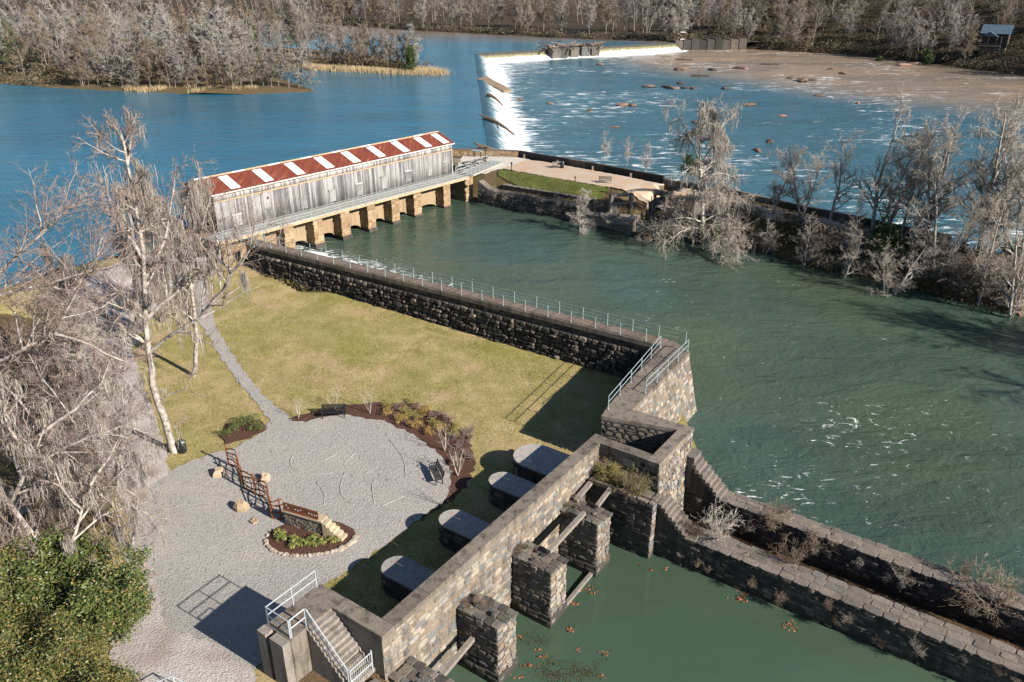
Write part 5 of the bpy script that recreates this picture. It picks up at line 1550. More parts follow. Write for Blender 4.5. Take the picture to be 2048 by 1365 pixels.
# far bank woods
cnt = 0; tries = 0; placed = []
while cnt < 140 and tries < 9000:
    tries += 1
    px_ = rs.uniform(-80, 2130) if rs.random() < .55 else rs.uniform(1380, 2130)
    if px_ < 1360: p = at(px_, np.interp(px_, [0, 500, 700, 1000, 1350], [30, 38, 53, 71, 85]), -2.8)
    else: p = at(px_, np.interp(px_, [1360, 1500, 1700, 1900, 2048, 2200], [88, 99, 111, 133, 153, 176]), -6)
    dd = rs.uniform(1.5, 34) if px_ < 1400 else rs.uniform(1.5, 75)
    x, y = p.x*(1+dd/p.y), p.y + dd
    if px_ < 700 and rs.random() < .5: continue
    if 1620 < px_ < 1790 and dd > 4 and rs.random() < .75: continue
    if 1930 < px_ < 2060 and 6 < dd < 26: continue
    if any((x-a)**2 + (y-b)**2 < 16 for a, b in placed): continue
    placed.append((x, y)); cnt += 1
    h = rs.uniform(16, 23) if px_ < 1400 else rs.uniform(10, 17)
    plant('far', FAR[rs.randrange(7)], (x, y, fz(x, y)-.2), h, 'bare grey tree in the woods along the far river bank', 'bare trees on the far bank', wide=rs.uniform(1.0, 1.45))
# the farther woods read as one mass: one object
def mass(name, spots, seed, mat_t, label):
    rs = random.Random(seed); V, Q = [], []; nb = 0
    lib = []
    for i in range(4):
        t = far_tree(700+i, 14, 1.15, .05, 3, kids=[1.4, 1.4, 1.4, 0, 0], n=[6, 3, 2, 1, 1]); t.tiplev = 3
        me = t.mesh('tmp', {0, 1, 2, 3}, 3)
        v = np.zeros(len(me.vertices)*3, np.float32); me.vertices.foreach_get('co', v)
        q = np.zeros(len(me.loops), np.int32); me.loops.foreach_get('vertex_index', q)
        lib.append((v.reshape(-1, 3), q.reshape(-1, 3))); bpy.data.meshes.remove(me)
    for (x, y, z, h) in spots:
        v, q = lib[rs.randrange(4)]
        a = rs.uniform(0, 6.28); c, s_ = math.cos(a), math.sin(a); s = h/14
        w = np.stack([(v[:, 0]*c - v[:, 1]*s_)*s*1.1 + x, (v[:, 0]*s_ + v[:, 1]*c)*s*1.1 + y, v[:, 2]*s + z], 1)
        V.append(w); Q.append(q + nb); nb += len(v)
    g = np.random.RandomState(seed)                               # fine outer twigs of every crown
    S = np.array(spots); k = 330
    idx = np.repeat(np.arange(len(S)), k); n = len(idx)
    u = g.normal(0, 1, (n, 3)); u /= np.linalg.norm(u, axis=1, keepdims=True); u *= g.uniform(.25, 1, (n, 1))**.5
    h = S[idx, 3]
    C = np.stack([S[idx, 0] + u[:, 0]*h*.26, S[idx, 1] + u[:, 1]*h*.26, S[idx, 2] + h*(.62 + .38*u[:, 2])], 1)
    D = u*np.array([.7, .7, .5]) + np.array([0, 0, .55]) + g.normal(0, .3, (n, 3)); D *= (h*.05)[:, None]*g.uniform(.6, 1.4, (n, 1))
    W = g.normal(0, 1, (n, 3)); W /= np.linalg.norm(W, axis=1, keepdims=True); W *= .045
    T = np.stack([C - W, C + W, C + D], 1).reshape(-1, 3)
    V.append(T); Q.append(np.arange(len(T)).reshape(-1, 3) + nb)
    o = structure(name, mesh_np(name, np.concatenate(V), np.concatenate(Q)), M[mat_t], 'stuff')
    o['label'] = label
sp = []
for k in range(380):
    hill = k % 10 < 6
    px_ = rs.uniform(-100, 1380) if not hill else rs.uniform(1370, 2150)
    if px_ < 1360: p = at(px_, np.interp(px_, [0, 500, 700, 1000, 1350], [30, 38, 53, 71, 85]), -2.8); dd = rs.uniform(20, 130)
    else: p = at(px_, np.interp(px_, [1360, 1500, 1700, 1900, 2048, 2200], [88, 99, 111, 133, 153, 176]), -6); dd = rs.uniform(5, 120)
    if 1640 < px_ < 1780 and dd < 55 and rs.random() < .75: continue
    if 1930 < px_ < 2060 and 4 < dd < 26: continue
    x, y = p.x*(1+dd/p.y), p.y+dd
    sp.append((x, y, fz(x, y)-.3, rs.uniform(17, 24) if not hill else rs.uniform(10, 17)))
mass('distant_woods', sp, 5, 'twig_far', 'distant bare woods behind the far bank')
sp = []
for k in range(230):
    x, y = rs.uniform(-330, -60), rs.uniform(280, 440)
    if in_poly(ISL, np.array([x]), np.array([y]))[0]: sp.append((x, y, iz(x, y)-.2, rs.uniform(11, 16)))
mass('island_woods', sp, 6, 'twig_far', 'dense bare woods in the middle of the island')
# undergrowth along shores
def scrub(name, pts, seed, mat, n_each, size, spread, label, kind='stuff'):
    rs = random.Random(seed)
    o = structure(name, leaf_mesh(name, pts, rs, n_each*len(pts), size, spread), M[mat], kind); o['label'] = label
    return o
M['scrub'] = mat_leaf('dry_scrub', [(0.07, 0.06, 0.04), (0.12, 0.095, 0.065), (0.045, 0.05, 0.02), (0.16, 0.125, 0.085)], 0.9)
pts = []
for k in range(420):
    x, y = rs.uniform(-220, -24), rs.uniform(236, 330)
    if in_poly(ISL, np.array([x]), np.array([y]))[0] and float(abs(poly_dist(ISL, np.array([x]), np.array([y]))[0])) < 22: pts.append(Vector((x, y, iz(x, y)+rs.uniform(.3, 1.6))))
scrub('island_scrub', pts, 1, 'scrub', 60, 0.45, (1.5, 1.5, .8), 'tangled dry scrub under the island trees')
pts = []
for (a, b) in zip(FAR_UP[2:-3], FAR_UP[3:-2]):
    L = math.hypot(b[0]-a[0], b[1]-a[1])
    for k in range(int(L/2.2)):
        f = rs.random(); x, y = a[0]+(b[0]-a[0])*f, a[1]+(b[1]-a[1])*f + rs.uniform(2, 9)
        pts.append(Vector((x, y, fz(x, y) + rs.uniform(.2, 1.6))))
scrub('far_bank_scrub', pts, 2, 'scrub', 60, 0.4, (1.6, 1.6, .7), 'tangled dry scrub along the far shore')
pts = []
for k in range(520):
    px_ = rs.uniform(1400, 2100)
    p = at(px_, np.interp(px_, [1360, 1500, 1700, 1900, 2048, 2200], [88, 99, 111, 133, 153, 176]), -6)
    dd = rs.uniform(3, 80); x, y = p.x*(1+dd/p.y), p.y+dd
    pts.append(Vector((x, y, fz(x, y) + rs.uniform(.1, 1.0))))
M['dark_scrub'] = mat_leaf('shady_underbrush', [(0.022, 0.026, 0.012), (0.04, 0.038, 0.018), (0.06, 0.045, 0.03)], 0.95)  # dark leaf tones of the underbrush
scrub('hill_underbrush', pts, 8, 'dark_scrub', 26, 0.5, (2.2, 2.2, .7), 'dark underbrush on the far hillside')
# reed beds on the island edge: blades
def reeds(name, spots, rs, label):
    V, Q, tn = [], [], []
    for (x, y, z, n, sx, sy, h) in spots:
        for _ in range(n):
            a = rs.uniform(0, 6.28); px_, py_ = x + rs.gauss(0, sx), y + rs.gauss(0, sy)
            hh = h*rs.uniform(.6, 1.2); lx, ly = rs.uniform(-.35, .35)*hh, rs.uniform(-.35, .35)*hh; w = .06
            b = len(V)
            V += [(px_-w*math.cos(a), py_-w*math.sin(a), z), (px_+w*math.cos(a), py_+w*math.sin(a), z), (px_+lx, py_+ly, z+hh)]
            Q.append((b, b+1, b+2)); tn += [rs.random()]*3
    o = structure(name, mesh_np(name, V, Q, False, tn), M['reed'], 'stuff'); o['label'] = label
sp = []
for px_ in np.linspace(600, 880, 75):
    py_ = np.interp(px_, [600, 650, 720, 800, 880], [137, 141, 144, 148, 150])
    p = at(px_, py_ - 1.5, -2.7); sp.append((p.x, p.y, -2.8, 140, 1.2, 1.6, 1.7))
for px_, py_ in ((845, 143), (862, 145), (872, 147), (830, 142)):
    p = at(px_, py_, -2.7); sp.append((p.x, p.y, -2.8, 260, 2.0, 2.2, 1.9))
for px_, py_ in ((262, 180), (320, 181), (330, 178), (385, 179), (420, 180), (474, 182), (502, 181), (395, 186), (290, 183)):
    p = at(px_, py_, -2.7); sp.append((p.x, p.y, -2.8, 150, 1.1, 1.0, 1.6))
reeds('island_reeds', sp, rs, 'golden dry reeds along the island shore')
# evergreens among the bare trees
def cedar(px, py, z, h, wd, label, zf):
    p = at(px, py, z); p.z = zf(p.x, p.y)
    e = empty('cedar_tree', p, label, 'tree', 'evergreens among the bare trees')
    r = random.Random(int(px)); C = []
    for k in range(70):
        f = r.random()**.8; rad = wd*(1-f)**.75*r.uniform(.3, 1); a = r.uniform(0, 6.28)
        C.append(Vector((rad*math.cos(a), rad*math.sin(a), h*(.12 + .86*f))))
    tr = MB().tube([(0, 0, -.3), (0, 0, h*.5), (0, 0, h*.95)], [h*.02, h*.014, .04], 6)
    lpart('trunk', tr, M['bark_dark'], e)
    obj('crown', leaf_mesh('crown', C, r, 3800, .28, (.55, .55, .45)), M['cedar'], e)
cedar(35, 150, -2.5, 15, 4.2, 'dark round evergreen tree at the left end of the island', iz)
cedar(508, 128, -2.5, 14, 2.6, 'slender pointed evergreen tree in the island woods', iz)
cedar(583, 100, -2.5, 12, 3.6, 'broad dark evergreen tree at the back of the island', iz)
cedar(822, 146, -2.5, 8, 1.4, 'ivy covered evergreen snag near the island tip', iz)
cedar(1450, 78, -4, 11, 2.0, 'bright green small pine on the far bank right of the dam', fz)
cedar(1855, 118, -4, 7, 3.2, 'dark green bushy evergreen on the right hillside by water', fz)
cedar(1760, 112, -4, 7, 2.6, 'low dark evergreen at the hillside shore left of the cabin', fz)
cedar(1950, 140, -4, 4.5, 2.2, 'low dark evergreen at the shore below the cabin', fz)
# ---------------------------------------------------------------- near trees
NEAR_K = dict(n=[10, 7, 5, 3, 1], wob=[.10, .22, .30, .36, .42], trop=[.06, .05, .03, .03, .02], taper=[.8, .85, .8, .6, .5], start=[.25, .2, .15, .15, 0], kids=[1.5, 1.5, 1.7, 2.0, 0],
              ang=[(35, 65), (28, 60), (25, 62), (25, 70), (0, 0)], len=[7.5, .48, .50, .50, 0], short=[.5, .4, .3, .2, 0], rr=[.34, .40, .45, .5, .5], rmin=.010)
def big_tree(name, base, seed, paths, label, cat='tree', twig=.012, kids=None, trunk_mat='bark_white', twig_mat='twig_brown', moss=0, moss_ln=(.6, 2.2), len0=5.5, lens=None, cut=3, trop=None, group=None, start=None, droop=None):
    k = dict(NEAR_K); k['rmin'] = twig; k['len'] = [len0] + (lens or k['len'][1:])
    if kids: k['kids'] = kids
    if trop: k['trop'] = trop
    if start: k['start'] = start
    t = Tree(seed, **k)
    for (pth, r0, lev) in paths:
        L = sum((b-a).length for a, b in zip(pth[:-1], pth[1:]))
        fine = []
        for a, b in zip(pth[:-1], pth[1:]):                     # smooth the hand-set path a little
            fine += [a, a.lerp(b, .5) + t.rv()*.12]
        fine.append(pth[-1])
        t.branch(fine[0], (0, 0, 1), L, r0, lev, 4, fine)
    e = empty(name, base, label, cat, group)
    off = Vector(base)
    a = t.mesh('trunk', {0, 1, 2} if cut == 3 else {0, 1}, 6, off); b = t.mesh('crown', {3, 4} if cut == 3 else {2, 3, 4}, 3, off)
    obj('trunk', a, M[trunk_mat], e); obj('crown', b, M[twig_mat], e)
    if moss:
        r = random.Random(seed+5)
        pts = r.sample(t.tips, min(moss, len(t.tips)))
        obj('moss', moss_mesh('moss', pts, r, moss_ln, .05, 6, off, .22), M['moss'], e)['kind'] = 'stuff'
    return t
def pxpath(Y, pts, dy=0.0):
    return [atY(x, y, Y + dy*i) for i, (x, y) in enumerate(pts)]
ZB = -3.6
# A: tall mottled sycamore beside the bin
pA = at(350, 905, -3.8); YA = pA.y
big_tree('sycamore_tree', pA, 1, [
    (pxpath(YA, [(350, 908), (330, 840), (305, 770), (297, 700), (290, 600), (286, 500), (272, 420), (255, 330), (240, 262)]), .29, 0),
    (pxpath(YA, [(300, 705), (345, 668), (400, 635), (440, 590), (465, 545), (500, 500), (515, 470)], -.35), .16, 1),
    (pxpath(YA, [(465, 545), (440, 520), (430, 470), (415, 420)], .2), .10, 1),
    (pxpath(YA, [(292, 640), (355, 585), (378, 545), (400, 480), (420, 400)], .4), .15, 1),
    (pxpath(YA, [(288, 560), (330, 480), (340, 420), (350, 345)], .3), .14, 1),
    (pxpath(YA, [(286, 520), (240, 450), (215, 390), (205, 330)], -.2), .13, 1),
    (pxpath(YA, [(296, 690), (225, 640), (160, 610), (100, 610)], .3), .13, 1),
    (pxpath(YA, [(318, 800), (370, 780), (400, 740)], -.4), .07, 2)],
    'tall bare mottled sycamore with pale limbs rising beside the black bin', moss=80, moss_ln=(.4, 1.6), kids=[2.2, 1.7, 1.7, 2.3, 0], len0=5.2, start=[.4, .2, .15, .15, 0])
# C, D: moss hung trees beyond it
for k, (px_, py_, top, seed, lab, mm, tw) in enumerate(((383, 745, 385, 2, 'grey mossy tree standing by the gravel path', 200, 'twig_brown'), (262, 650, 372, 3, 'dense moss hung tree at the edge of the pale road', 260, 'twig_brown'), (318, 640, 400, 4, 'reddish twigged tree behind the tall sycamore', 140, 'twig_red'), (412, 520, 375, 14, 'reddish bare tree hiding the gatehouse gable', 40, 'twig_red'))):
    p = at(px_, py_, -3.3); p.z = gz(p.x, p.y); tp = atY(px_ + (-10, 15, 5, -5)[k], top, p.y)
    H = tp.z - p.z
    pth = [p.lerp(tp, f) + Vector((math.sin(f*5+k)*.35, math.cos(f*4+k)*.3, 0)) for f in (0, .15, .3, .5, .7, .85, 1)]
    big_tree('mossy_tree', p, 20+seed, [(pth, .22, 0)], lab, moss=mm, moss_ln=(.6, 2.4), twig_mat=tw, trunk_mat='bark_dark' if k != 0 else 'bark_white', len0=H*.34, kids=[1.8, 1.5, 1.5, 2.0, 0], start=[.22, .2, .15, .15, 0], twig=.014)
# B: white limbed tree reaching in from the left edge
pB = Vector((-31.5, 42.0, gz(-31.5, 42.0))); YB = pB.y
big_tree('sycamore_tree', pB, 6, [
    ([pB, atY(-95, 880, YB), atY(-80, 700, YB), atY(-60, 520, YB)], .34, 0),
    (pxpath(YB, [(-85, 760), (0, 722), (60, 690), (110, 668), (140, 610), (165, 545), (215, 500)], .25), .13, 1),
    (pxpath(YB, [(-75, 640), (0, 545), (70, 480), (110, 440), (140, 415), (168, 403)], .2), .12, 1),
    (pxpath(YB, [(-80, 690), (0, 590), (90, 570), (190, 540), (205, 470)], .4), .13, 1),
    (pxpath(YB, [(-85, 740), (0, 765), (60, 830), (130, 880), (210, 900)], -.2), .11, 1),
    (pxpath(YB, [(-85, 800), (0, 860), (90, 950), (160, 990), (220, 1030), (240, 1090)], -.3), .11, 1),
    (pxpath(YB, [(110, 668), (180, 690), (240, 720), (300, 740)], .1), .10, 2)],
    'white limbed bare tree reaching in from the left picture edge', moss=40, moss_ln=(.3, 1.0), kids=[.8, 1.8, 1.8, 2.5, 0], len0=5, twig_mat='twig_red')
# F: low wide mossy tree over the evergreen
pF = Vector((-25.5, 35.5, gz(-25.5, 35.5))); YF = pF.y
big_tree('mossy_tree', pF, 8, [
    ([pF, atY(20, 1010, YF), atY(60, 920, YF), atY(90, 850, YF)], .19, 0),
    (pxpath(YF, [(40, 960), (120, 900), (190, 870), (250, 850), (310, 870)], .2), .09, 1),
    (pxpath(YF, [(30, 990), (110, 960), (190, 970), (230, 1010), (255, 1060)], -.15), .09, 1),
    (pxpath(YF, [(60, 920), (20, 860), (0, 800), (-20, 740)], .2), .12, 1),
    (pxpath(YF, [(80, 870), (150, 820), (200, 770), (220, 720)], .4), .11, 1)],
    'low spreading bare tree hung with moss above the evergreen bush', moss=120, moss_ln=(.4, 1.5), kids=[1.2, 1.8, 1.8, 2.3, 0], len0=4.0, twig_mat='twig_brown', twig=.011)
# G: fine reddish thicket of young trees on the verge between road and plaza
for k, (px_, py_, top, lab) in enumerate(((150, 930, 640, 'young bare tree on the left verge behind the moss hung tree'), (245, 905, 690, 'young reddish bare tree between the road and the plaza'), (60, 830, 560, 'young bare tree near the left edge by the pale road'))):
    p = at(px_, py_, -3.3); p.z = gz(p.x, p.y); tp = atY(px_ + 10, top, p.y)
    pth = [p.lerp(tp, f) + Vector((math.sin(f*6+k)*.3, 0, 0)) for f in (0, .15, .3, .5, .7, .85, 1)]
    big_tree('young_tree', p, 120+k, [(pth, .085, 0)], lab, moss=18, moss_ln=(.3, .9), twig_mat='twig_red' if k else 'twig_pale', trunk_mat='bark_white', len0=(tp.z-p.z)*.45, kids=[1.7, 1.6, 1.7, 2.2, 0], start=[.15, .2, .15, .15, 0], twig=.010, group='young trees on the verge')
# more of the same thicket: copies stand round them, turned and resized
src = [o for o in bpy.data.objects if o.type == 'EMPTY' and o.parent is None and o.name.split('.')[0] in ('mossy_tree', 'young_tree')]
def src_of(txt): return next(o for o in src if txt in o['label'])
for k, (txt, x, y, s, rz, lab) in enumerate((('low spreading', -28.5, 38.5, .85, 2.2, 'moss hung bare tree at the left edge above the bushes'), ('low spreading', -23.0, 38.2, .62, 4.0, 'small moss hung tree beside the gravel above the evergreen'), ('low spreading', -22.6, 34.2, .72, .9, 'grey moss hung tree rising out of the evergreen bush'), ('young reddish', -30.0, 46.0, 1.1, 1.2, 'reddish bare tree on the leafy verge at left'),
        ('young bare tree near', -26.2, 43.0, 1.0, 3.0, 'pale bare tree between the verge and the tall sycamore'), ('dense moss hung', -34.0, 55.0, .8, 2.0, 'dense mossy tree beyond the verge at the left edge'), ('dense moss hung', -29.5, 50.5, .7, 4.4, 'shorter dense mossy tree left of the tall sycamore'), ('young reddish', -27.0, 34.0, 1.0, 5.0, 'fine reddish tree above the orange green bush'))):
    c = copy_tree(src_of(txt)); c.location = (x, y, gz(x, y)); c.scale = (s, s, s); c.rotation_euler = (0, 0, rz); c['label'] = lab; c['group'] = 'thicket of trees on the left verge'
# single long moss beards
for k, (x, y, l) in enumerate(((232, 1050, 2.3), (262, 1020, 1.6), (283, 930, 1.6), (268, 905, 1.2), (485, 545, 1.4), (420, 520, 1.2))):
    r = random.Random(50+k); p = atY(x, y, 36 if k < 4 else YA-1.5)
    o = obj('moss_beard', moss_mesh('moss_beard', [p + Vector((r.uniform(-.15, .15), r.uniform(-.15, .15), r.uniform(-.2, .2))) for _ in range(22)], r, (l*.5, l), .035, 4, p, .10), M['moss'], None, p)
    tag(o, ('longest grey moss beard hanging before the evergreen bush', 'second long moss beard beside the evergreen bush', 'grey moss beard hanging over the edge of the gravel', 'short grey moss beard near the gravel edge', 'moss beard under the outer sycamore limb over grass', 'small moss beard by the sycamore limb near the canal wall')[k], 'moss', 'hanging moss beards')
# evergreen mass at lower left
def bush(name, c, rad, n, size, mat, label, group, seed, clumps=90, spread=.35, flat_base=True, cat='bush'):
    r = random.Random(seed); C = []
    for _ in range(clumps):
        v = Vector((r.gauss(0, 1), r.gauss(0, 1), r.gauss(0, 1))).normalized()*(r.uniform(.35, 1.0)**.6)*r.uniform(.82, 1.16)
        C.append(Vector((v.x*rad[0], v.y*rad[1], abs(v.z)*rad[2] if flat_base else v.z*rad[2])))
    e = empty(name, c, label, cat, group)
    st = MB()
    for q in C[::5]: st.tube([(0, 0, 0), tuple(q*.5 + Vector((r.uniform(-.2, .2), 0, .1))), tuple(q*.95)], [.04*rad[2]*.3+.008, .03*rad[2]*.3+.006, .006], 4)
    lpart('stems', st, M['bark_dark'], e)
    obj('crown', leaf_mesh('crown', C, r, n, size, (spread,)*3), M[mat], e)
    return e
def leafy(name, base, seed, h, spread, stems, n, size, mat, label, group, fuzz=.20, tone2=None):
    """evergreen grown from stems: leaves sit along the outer branches, so the outline is uneven and gaps stay open"""
    k = dict(NEAR_K); k['rmin'] = .008; k['n'] = [6, 5, 4, 1, 1]; k['len'] = [h*.42, .55, .5, .5, 0]; k['kids'] = [1.6, 1.5, 0, 0, 0]; k['start'] = [.2, .2, 0, 0, 0]; k['wob'] = [.16, .25, .3, .3, .3]; k['ang'] = [(30, 75), (30, 70), (0, 0), (0, 0), (0, 0)]
    t = Tree(seed, **k); r = random.Random(seed)
    for s in range(stems):
        a = r.uniform(0, 6.28); tl = r.uniform(.1, 1.0)*spread/h
        t.branch((r.uniform(-.5, .5), r.uniform(-.5, .5), -.1), (math.cos(a)*tl, math.sin(a)*tl, 1), h*r.uniform(.55, 1.05), .06, 0, 2)
    e = empty(name, base, label, 'evergreen', group)
    obj('trunk', t.mesh('trunk', {0, 1}, 5), M['bark_dark'], e)
    C = []
    for q in t.seg:
        if q[8] == 2 or (q[8] == 1 and r.random() < .35):
            if q[5] > .25: C.append(Vector((q[3], q[4], q[5])))
    obj('crown', leaf_mesh('crown', C, r, n, size, (fuzz, fuzz, fuzz*.7), flat=.35), M[mat], e)
    if tone2:
        C2 = [c for c in C if r.random() < .12]
        obj('young_leaves', leaf_mesh('young_leaves', C2, r, n//5, size*.8, (fuzz, fuzz, fuzz*.7), flat=.35), M[tone2], e)
M['leaf_olive'] = mat_leaf('olive_mixed_leaf', [(0.035, 0.05, 0.015), (0.075, 0.09, 0.026), (0.13, 0.12, 0.036), (0.20, 0.14, 0.05), (0.06, 0.08, 0.022), (0.10, 0.12, 0.03)], 0.5)
leafy('evergreen_tree', Vector((-24.2, 33.0, -3.2)), 1, 4.6, 4.6, 14, 21000, .105, 'leaf_mix', 'large glossy dark green evergreen at the lower left', 'lower left evergreens', .22, 'leaf_yellow')
leafy('evergreen_tree', Vector((-20.2, 31.0, -3.0)), 2, 4.0, 3.0, 11, 13000, .10, 'leaf_mix', 'glossy evergreen bush beside the gravel track', 'lower left evergreens', .20, 'leaf_yellow')
leafy('evergreen_tree', Vector((-21.8, 26.8, -2.9)), 3, 3.9, 3.8, 13, 22000, .072, 'leaf_olive', 'yellowing evergreen bush in the bottom left corner', 'lower left evergreens', .22, 'leaf_mix')
leafy('evergreen_tree', Vector((-25.4, 29.8, -2.9)), 4, 4.6, 3.6, 12, 18000, .08, 'leaf_olive', 'orange green evergreen bush at the left picture edge', 'lower left evergreens', .22, 'leaf_mix')
leafy('evergreen_tree', Vector((-18.4, 26.0, -2.8)), 5, 2.9, 2.2, 9, 9000, .072, 'leaf_olive', 'small yellow green bush at the bottom edge by the track', 'lower left evergreens', .2, 'leaf_mix')

# ---------------------------------------------------------------- trees on the towpath bank
BANK = []
for i in range(5):
    k = dict(NEAR_K); k['rmin'] = .012; k['rr'] = [.5, .55, .5, .5, .5]; k['wob'] = [.12, .26, .34, .4, .45]; k['len'] = [14*.40, .52, .5, .45, 0]; k['kids'] = [1.7, 1.5, 1.5, 1.8, 0]; k['start'] = [(.10, .22, .14, .2, .12)[i], .2, .15, .15, 0]; k['trop'] = [.08, (.10, .04, .12, .06, .09)[i], .06, .04, .02]
    t = Tree(900+i, **k); t.branch((0, 0, -.4), (RND.uniform(-.1, .1), 0, 1), 13.2, .24, 0, 4)
    if i in (1, 3): t.branch((.3, 0, -.3), (.45, .1, 1), 10.5, .14, 0, 4)
    a = t.mesh('trunk', {0, 1, 2}, 5); b = t.mesh('crown', {3, 4}, 3)
    a.materials.append(M['bark_far']); b.materials.append(M['twig_bank'])
    r = random.Random(i); ms = moss_mesh('moss', r.sample(t.tips, min(len(t.tips), 150)), r, (.3, 1.1), .05, 3, Vector((0, 0, 0)), .25); ms.materials.append(M['moss'])
    BANK.append((a, b, ms))
pz = lambda x, y: float(pen_z(np.array([x]), np.array([y]))[0])
bank = [(1215, 318, 262, 0, 'slim bare tree in the rapids behind the dark parapet', 0, 1.2), (1255, 330, 275, 1, 'second bare tree behind the dark parapet wall', 0, 1.0), (1290, 345, 290, 2, 'mossy low tree behind the parapet left of the cypress', 1, 1.3),
        (1545, 425, 295, 2, 'dense mossy tree on the towpath right of the cypress', 1, 1.3), (1600, 432, 280, 3, 'dark bushy bare tree across the towpath', 1, 1.1), (1660, 442, 262, 4, 'bare tree between the bushy tree and the evergreen', 0, 1.0),
        (1745, 468, 205, 1, 'tallest bare tree left of the towpath evergreen', 1, .95), (1800, 474, 238, 0, 'slender pale tree right of the towpath evergreen', 0, .8), (1850, 478, 232, 3, 'bare twin trunked tree on the river side of towpath', 0, .9),
        (1925, 490, 192, 4, 'tall dense bare tree near the right picture edge', 1, 1.0), (1990, 505, 285, 2, 'bare tree right of the tall dense one', 0, 1.0), (2040, 520, 250, 0, 'bare tree cut by the right picture edge', 0, 1.0),
        (1870, 545, 330, 3, 'pale leaning trunks growing from the canal bank', 0, 1.0), (1965, 575, 390, 1, 'thin pale leaning tree low on the canal bank', 0, .8), (2030, 600, 400, 0, 'thin bare tree at the right edge on canal bank', 0, .8), (1715, 505, 380, 4, 'pale trunked small tree below the towpath evergreen', 0, 1.0), (1610, 505, 440, 2, 'low bare tree leaning out over the canal edge', 0, 1.5), (1690, 530, 460, 4, 'arching bare shrub tree at the canal waterline', 0, 1.5), (1530, 482, 445, 1, 'bare shrub tree beside the cypress at the canal', 0, 1.4), (1820, 480, 225, 4, 'pale bare tree between the slender and twin trunked trees', 0, 1.1), (1960, 497, 225, 1, 'pale twin stemmed tree behind the tall dense one', 0, 1.1), (2015, 512, 235, 3, 'bare tree with fine crown close to the right edge', 0, 1.1), (1770, 468, 250, 2, 'broad bare tree behind the towpath evergreen', 0, 1.2),  (1790, 555, 470, 3, 'scraggly bare shrub tree on the steep canal bank', 0, 1.2)]
for k, (px_, py_, top, v, lab, mo, wd) in enumerate(bank):
    z0 = -0.6 if k not in (0, 1, 2) else -4.5
    p = at(px_, py_, z0 if (k < 12 or top < 330) else -2.5)
    if k >= 3: p.z = pz(p.x, p.y)
    if p.z < -6: p.z = -5.5
    h = atY(px_, top, p.y).z - p.z
    a, b, ms = BANK[v]
    plant('bank', (a, b), p, h*1.02, lab, 'bare trees on the towpath bank', name='towpath_tree', wide=wd, extra=[('moss', ms)] if mo else [])
# the row goes on beyond the right picture edge and shades the canal
for k, (x, y, h) in enumerate(((63, 63, 15), (68, 57, 19), (71, 50, 17), (77, 45, 21), (80, 38, 19), (86, 33, 22), (74, 54, 18), (90, 29, 20))):
    a, b, ms = BANK[k % 5]
    plant('bank', (a, b), (x, y, pz(x, y)), h, 'bare towpath tree beyond the right picture edge', 'bare trees beyond the right edge', name='towpath_tree', wide=1.2)
# the moss draped cypress
pc = at(1408, 458, -2.0); pc.z = pz(pc.x, pc.y); top = atY(1405, 205, pc.y)
k = dict(NEAR_K); H = top.z - pc.z
pth = [pc.lerp(top, f) + Vector((math.sin(f*6)*.3, 0, 0)) for f in (0, .12, .25, .4, .55, .7, .85, 1)]
limbs = []
r = random.Random(77)
for q in range(44):
    f = r.uniform(.10, 1.0); p0 = pc.lerp(top, f); a = r.uniform(0, 6.28); L = (1-f)*7.2 + 1.8
    d = Vector((math.cos(a), math.sin(a), .25))
    limbs.append(([p0, p0 + d*L*.35 + Vector((0, 0, .2)), p0 + d*L*.7 - Vector((0, 0, .5)), p0 + d*L - Vector((0, 0, 1.5 + .8*(1-f)))], .10, 1))
tc = big_tree('cypress_tree', pc, 31, [(pth, .34, 0), (pxpath(pc.y, [(1405, 330), (1385, 290), (1365, 250), (1355, 215)], .2), .14, 1), (pxpath(pc.y, [(1408, 320), (1432, 280), (1450, 240), (1462, 215)], -.2), .14, 1)] + limbs, 'tall grey cypress draped in moss at the bend of the canal', moss=700, moss_ln=(.4, 1.7), trunk_mat='bark_far', twig_mat='twig_bank', kids=[.3, 1.8, 1.7, 1.8, 0], trop=[0, -.06, -.08, -.08, -.1], twig=.02, len0=2.5)
# small pale cypress on the old lock wall
ps = at(1160, 446, -2.5)
k2 = dict(NEAR_K); k2['rmin'] = .014; k2['len'] = [2.3, .5, .5, .5, 0]; k2['kids'] = [3.2, 1.8, 1.4, 0, 0]; k2['start'] = [.1, .1, .1, 0, 0]; k2['ang'] = [(60, 85), (30, 55), (30, 60), (0, 0), (0, 0)]; k2['trop'] = [.05, .02, 0, 0, 0]
t = Tree(5, **k2); t.branch((0, 0, -1.5), (0, 0, 1), 6.2, .10, 0, 3)
e = empty('young_cypress', ps, 'small pale conical cypress growing from the old lock wall', 'tree')
obj('trunk', t.mesh('trunk', {0, 1}, 5), M['bark_far'], e); obj('crown', t.mesh('crown', {2, 3}, 3), M['twig_pale'], e)
# evergreen shrubs on the bank
for k, (px_, py_, rad, lab) in enumerate(((1768, 490, (2.3, 1.8, 4.6), 'dark glossy evergreen shrub on the towpath'), (1430, 442, (1.6, 1.2, 1.6), 'low dark green bush behind the cypress'), (2035, 480, (1.0, 1.0, 1.6), 'small bright green shrub by the towpath at right edge'), (1380, 320, (1.5, 1.5, 3.5), 'dark ivy clad shrub behind the cypress crown'))):
    p = at(px_, py_, -0.8); p.z = pz(p.x, p.y)
    if p.z < -3: p.z = -3
    bush('evergreen_shrub', p, rad, 5000 if k == 0 else 1800, .16, 'leaf_dark' if k != 2 else 'leaf_mix', lab, 'evergreen shrubs on the towpath bank', 60+k, 60, .35)
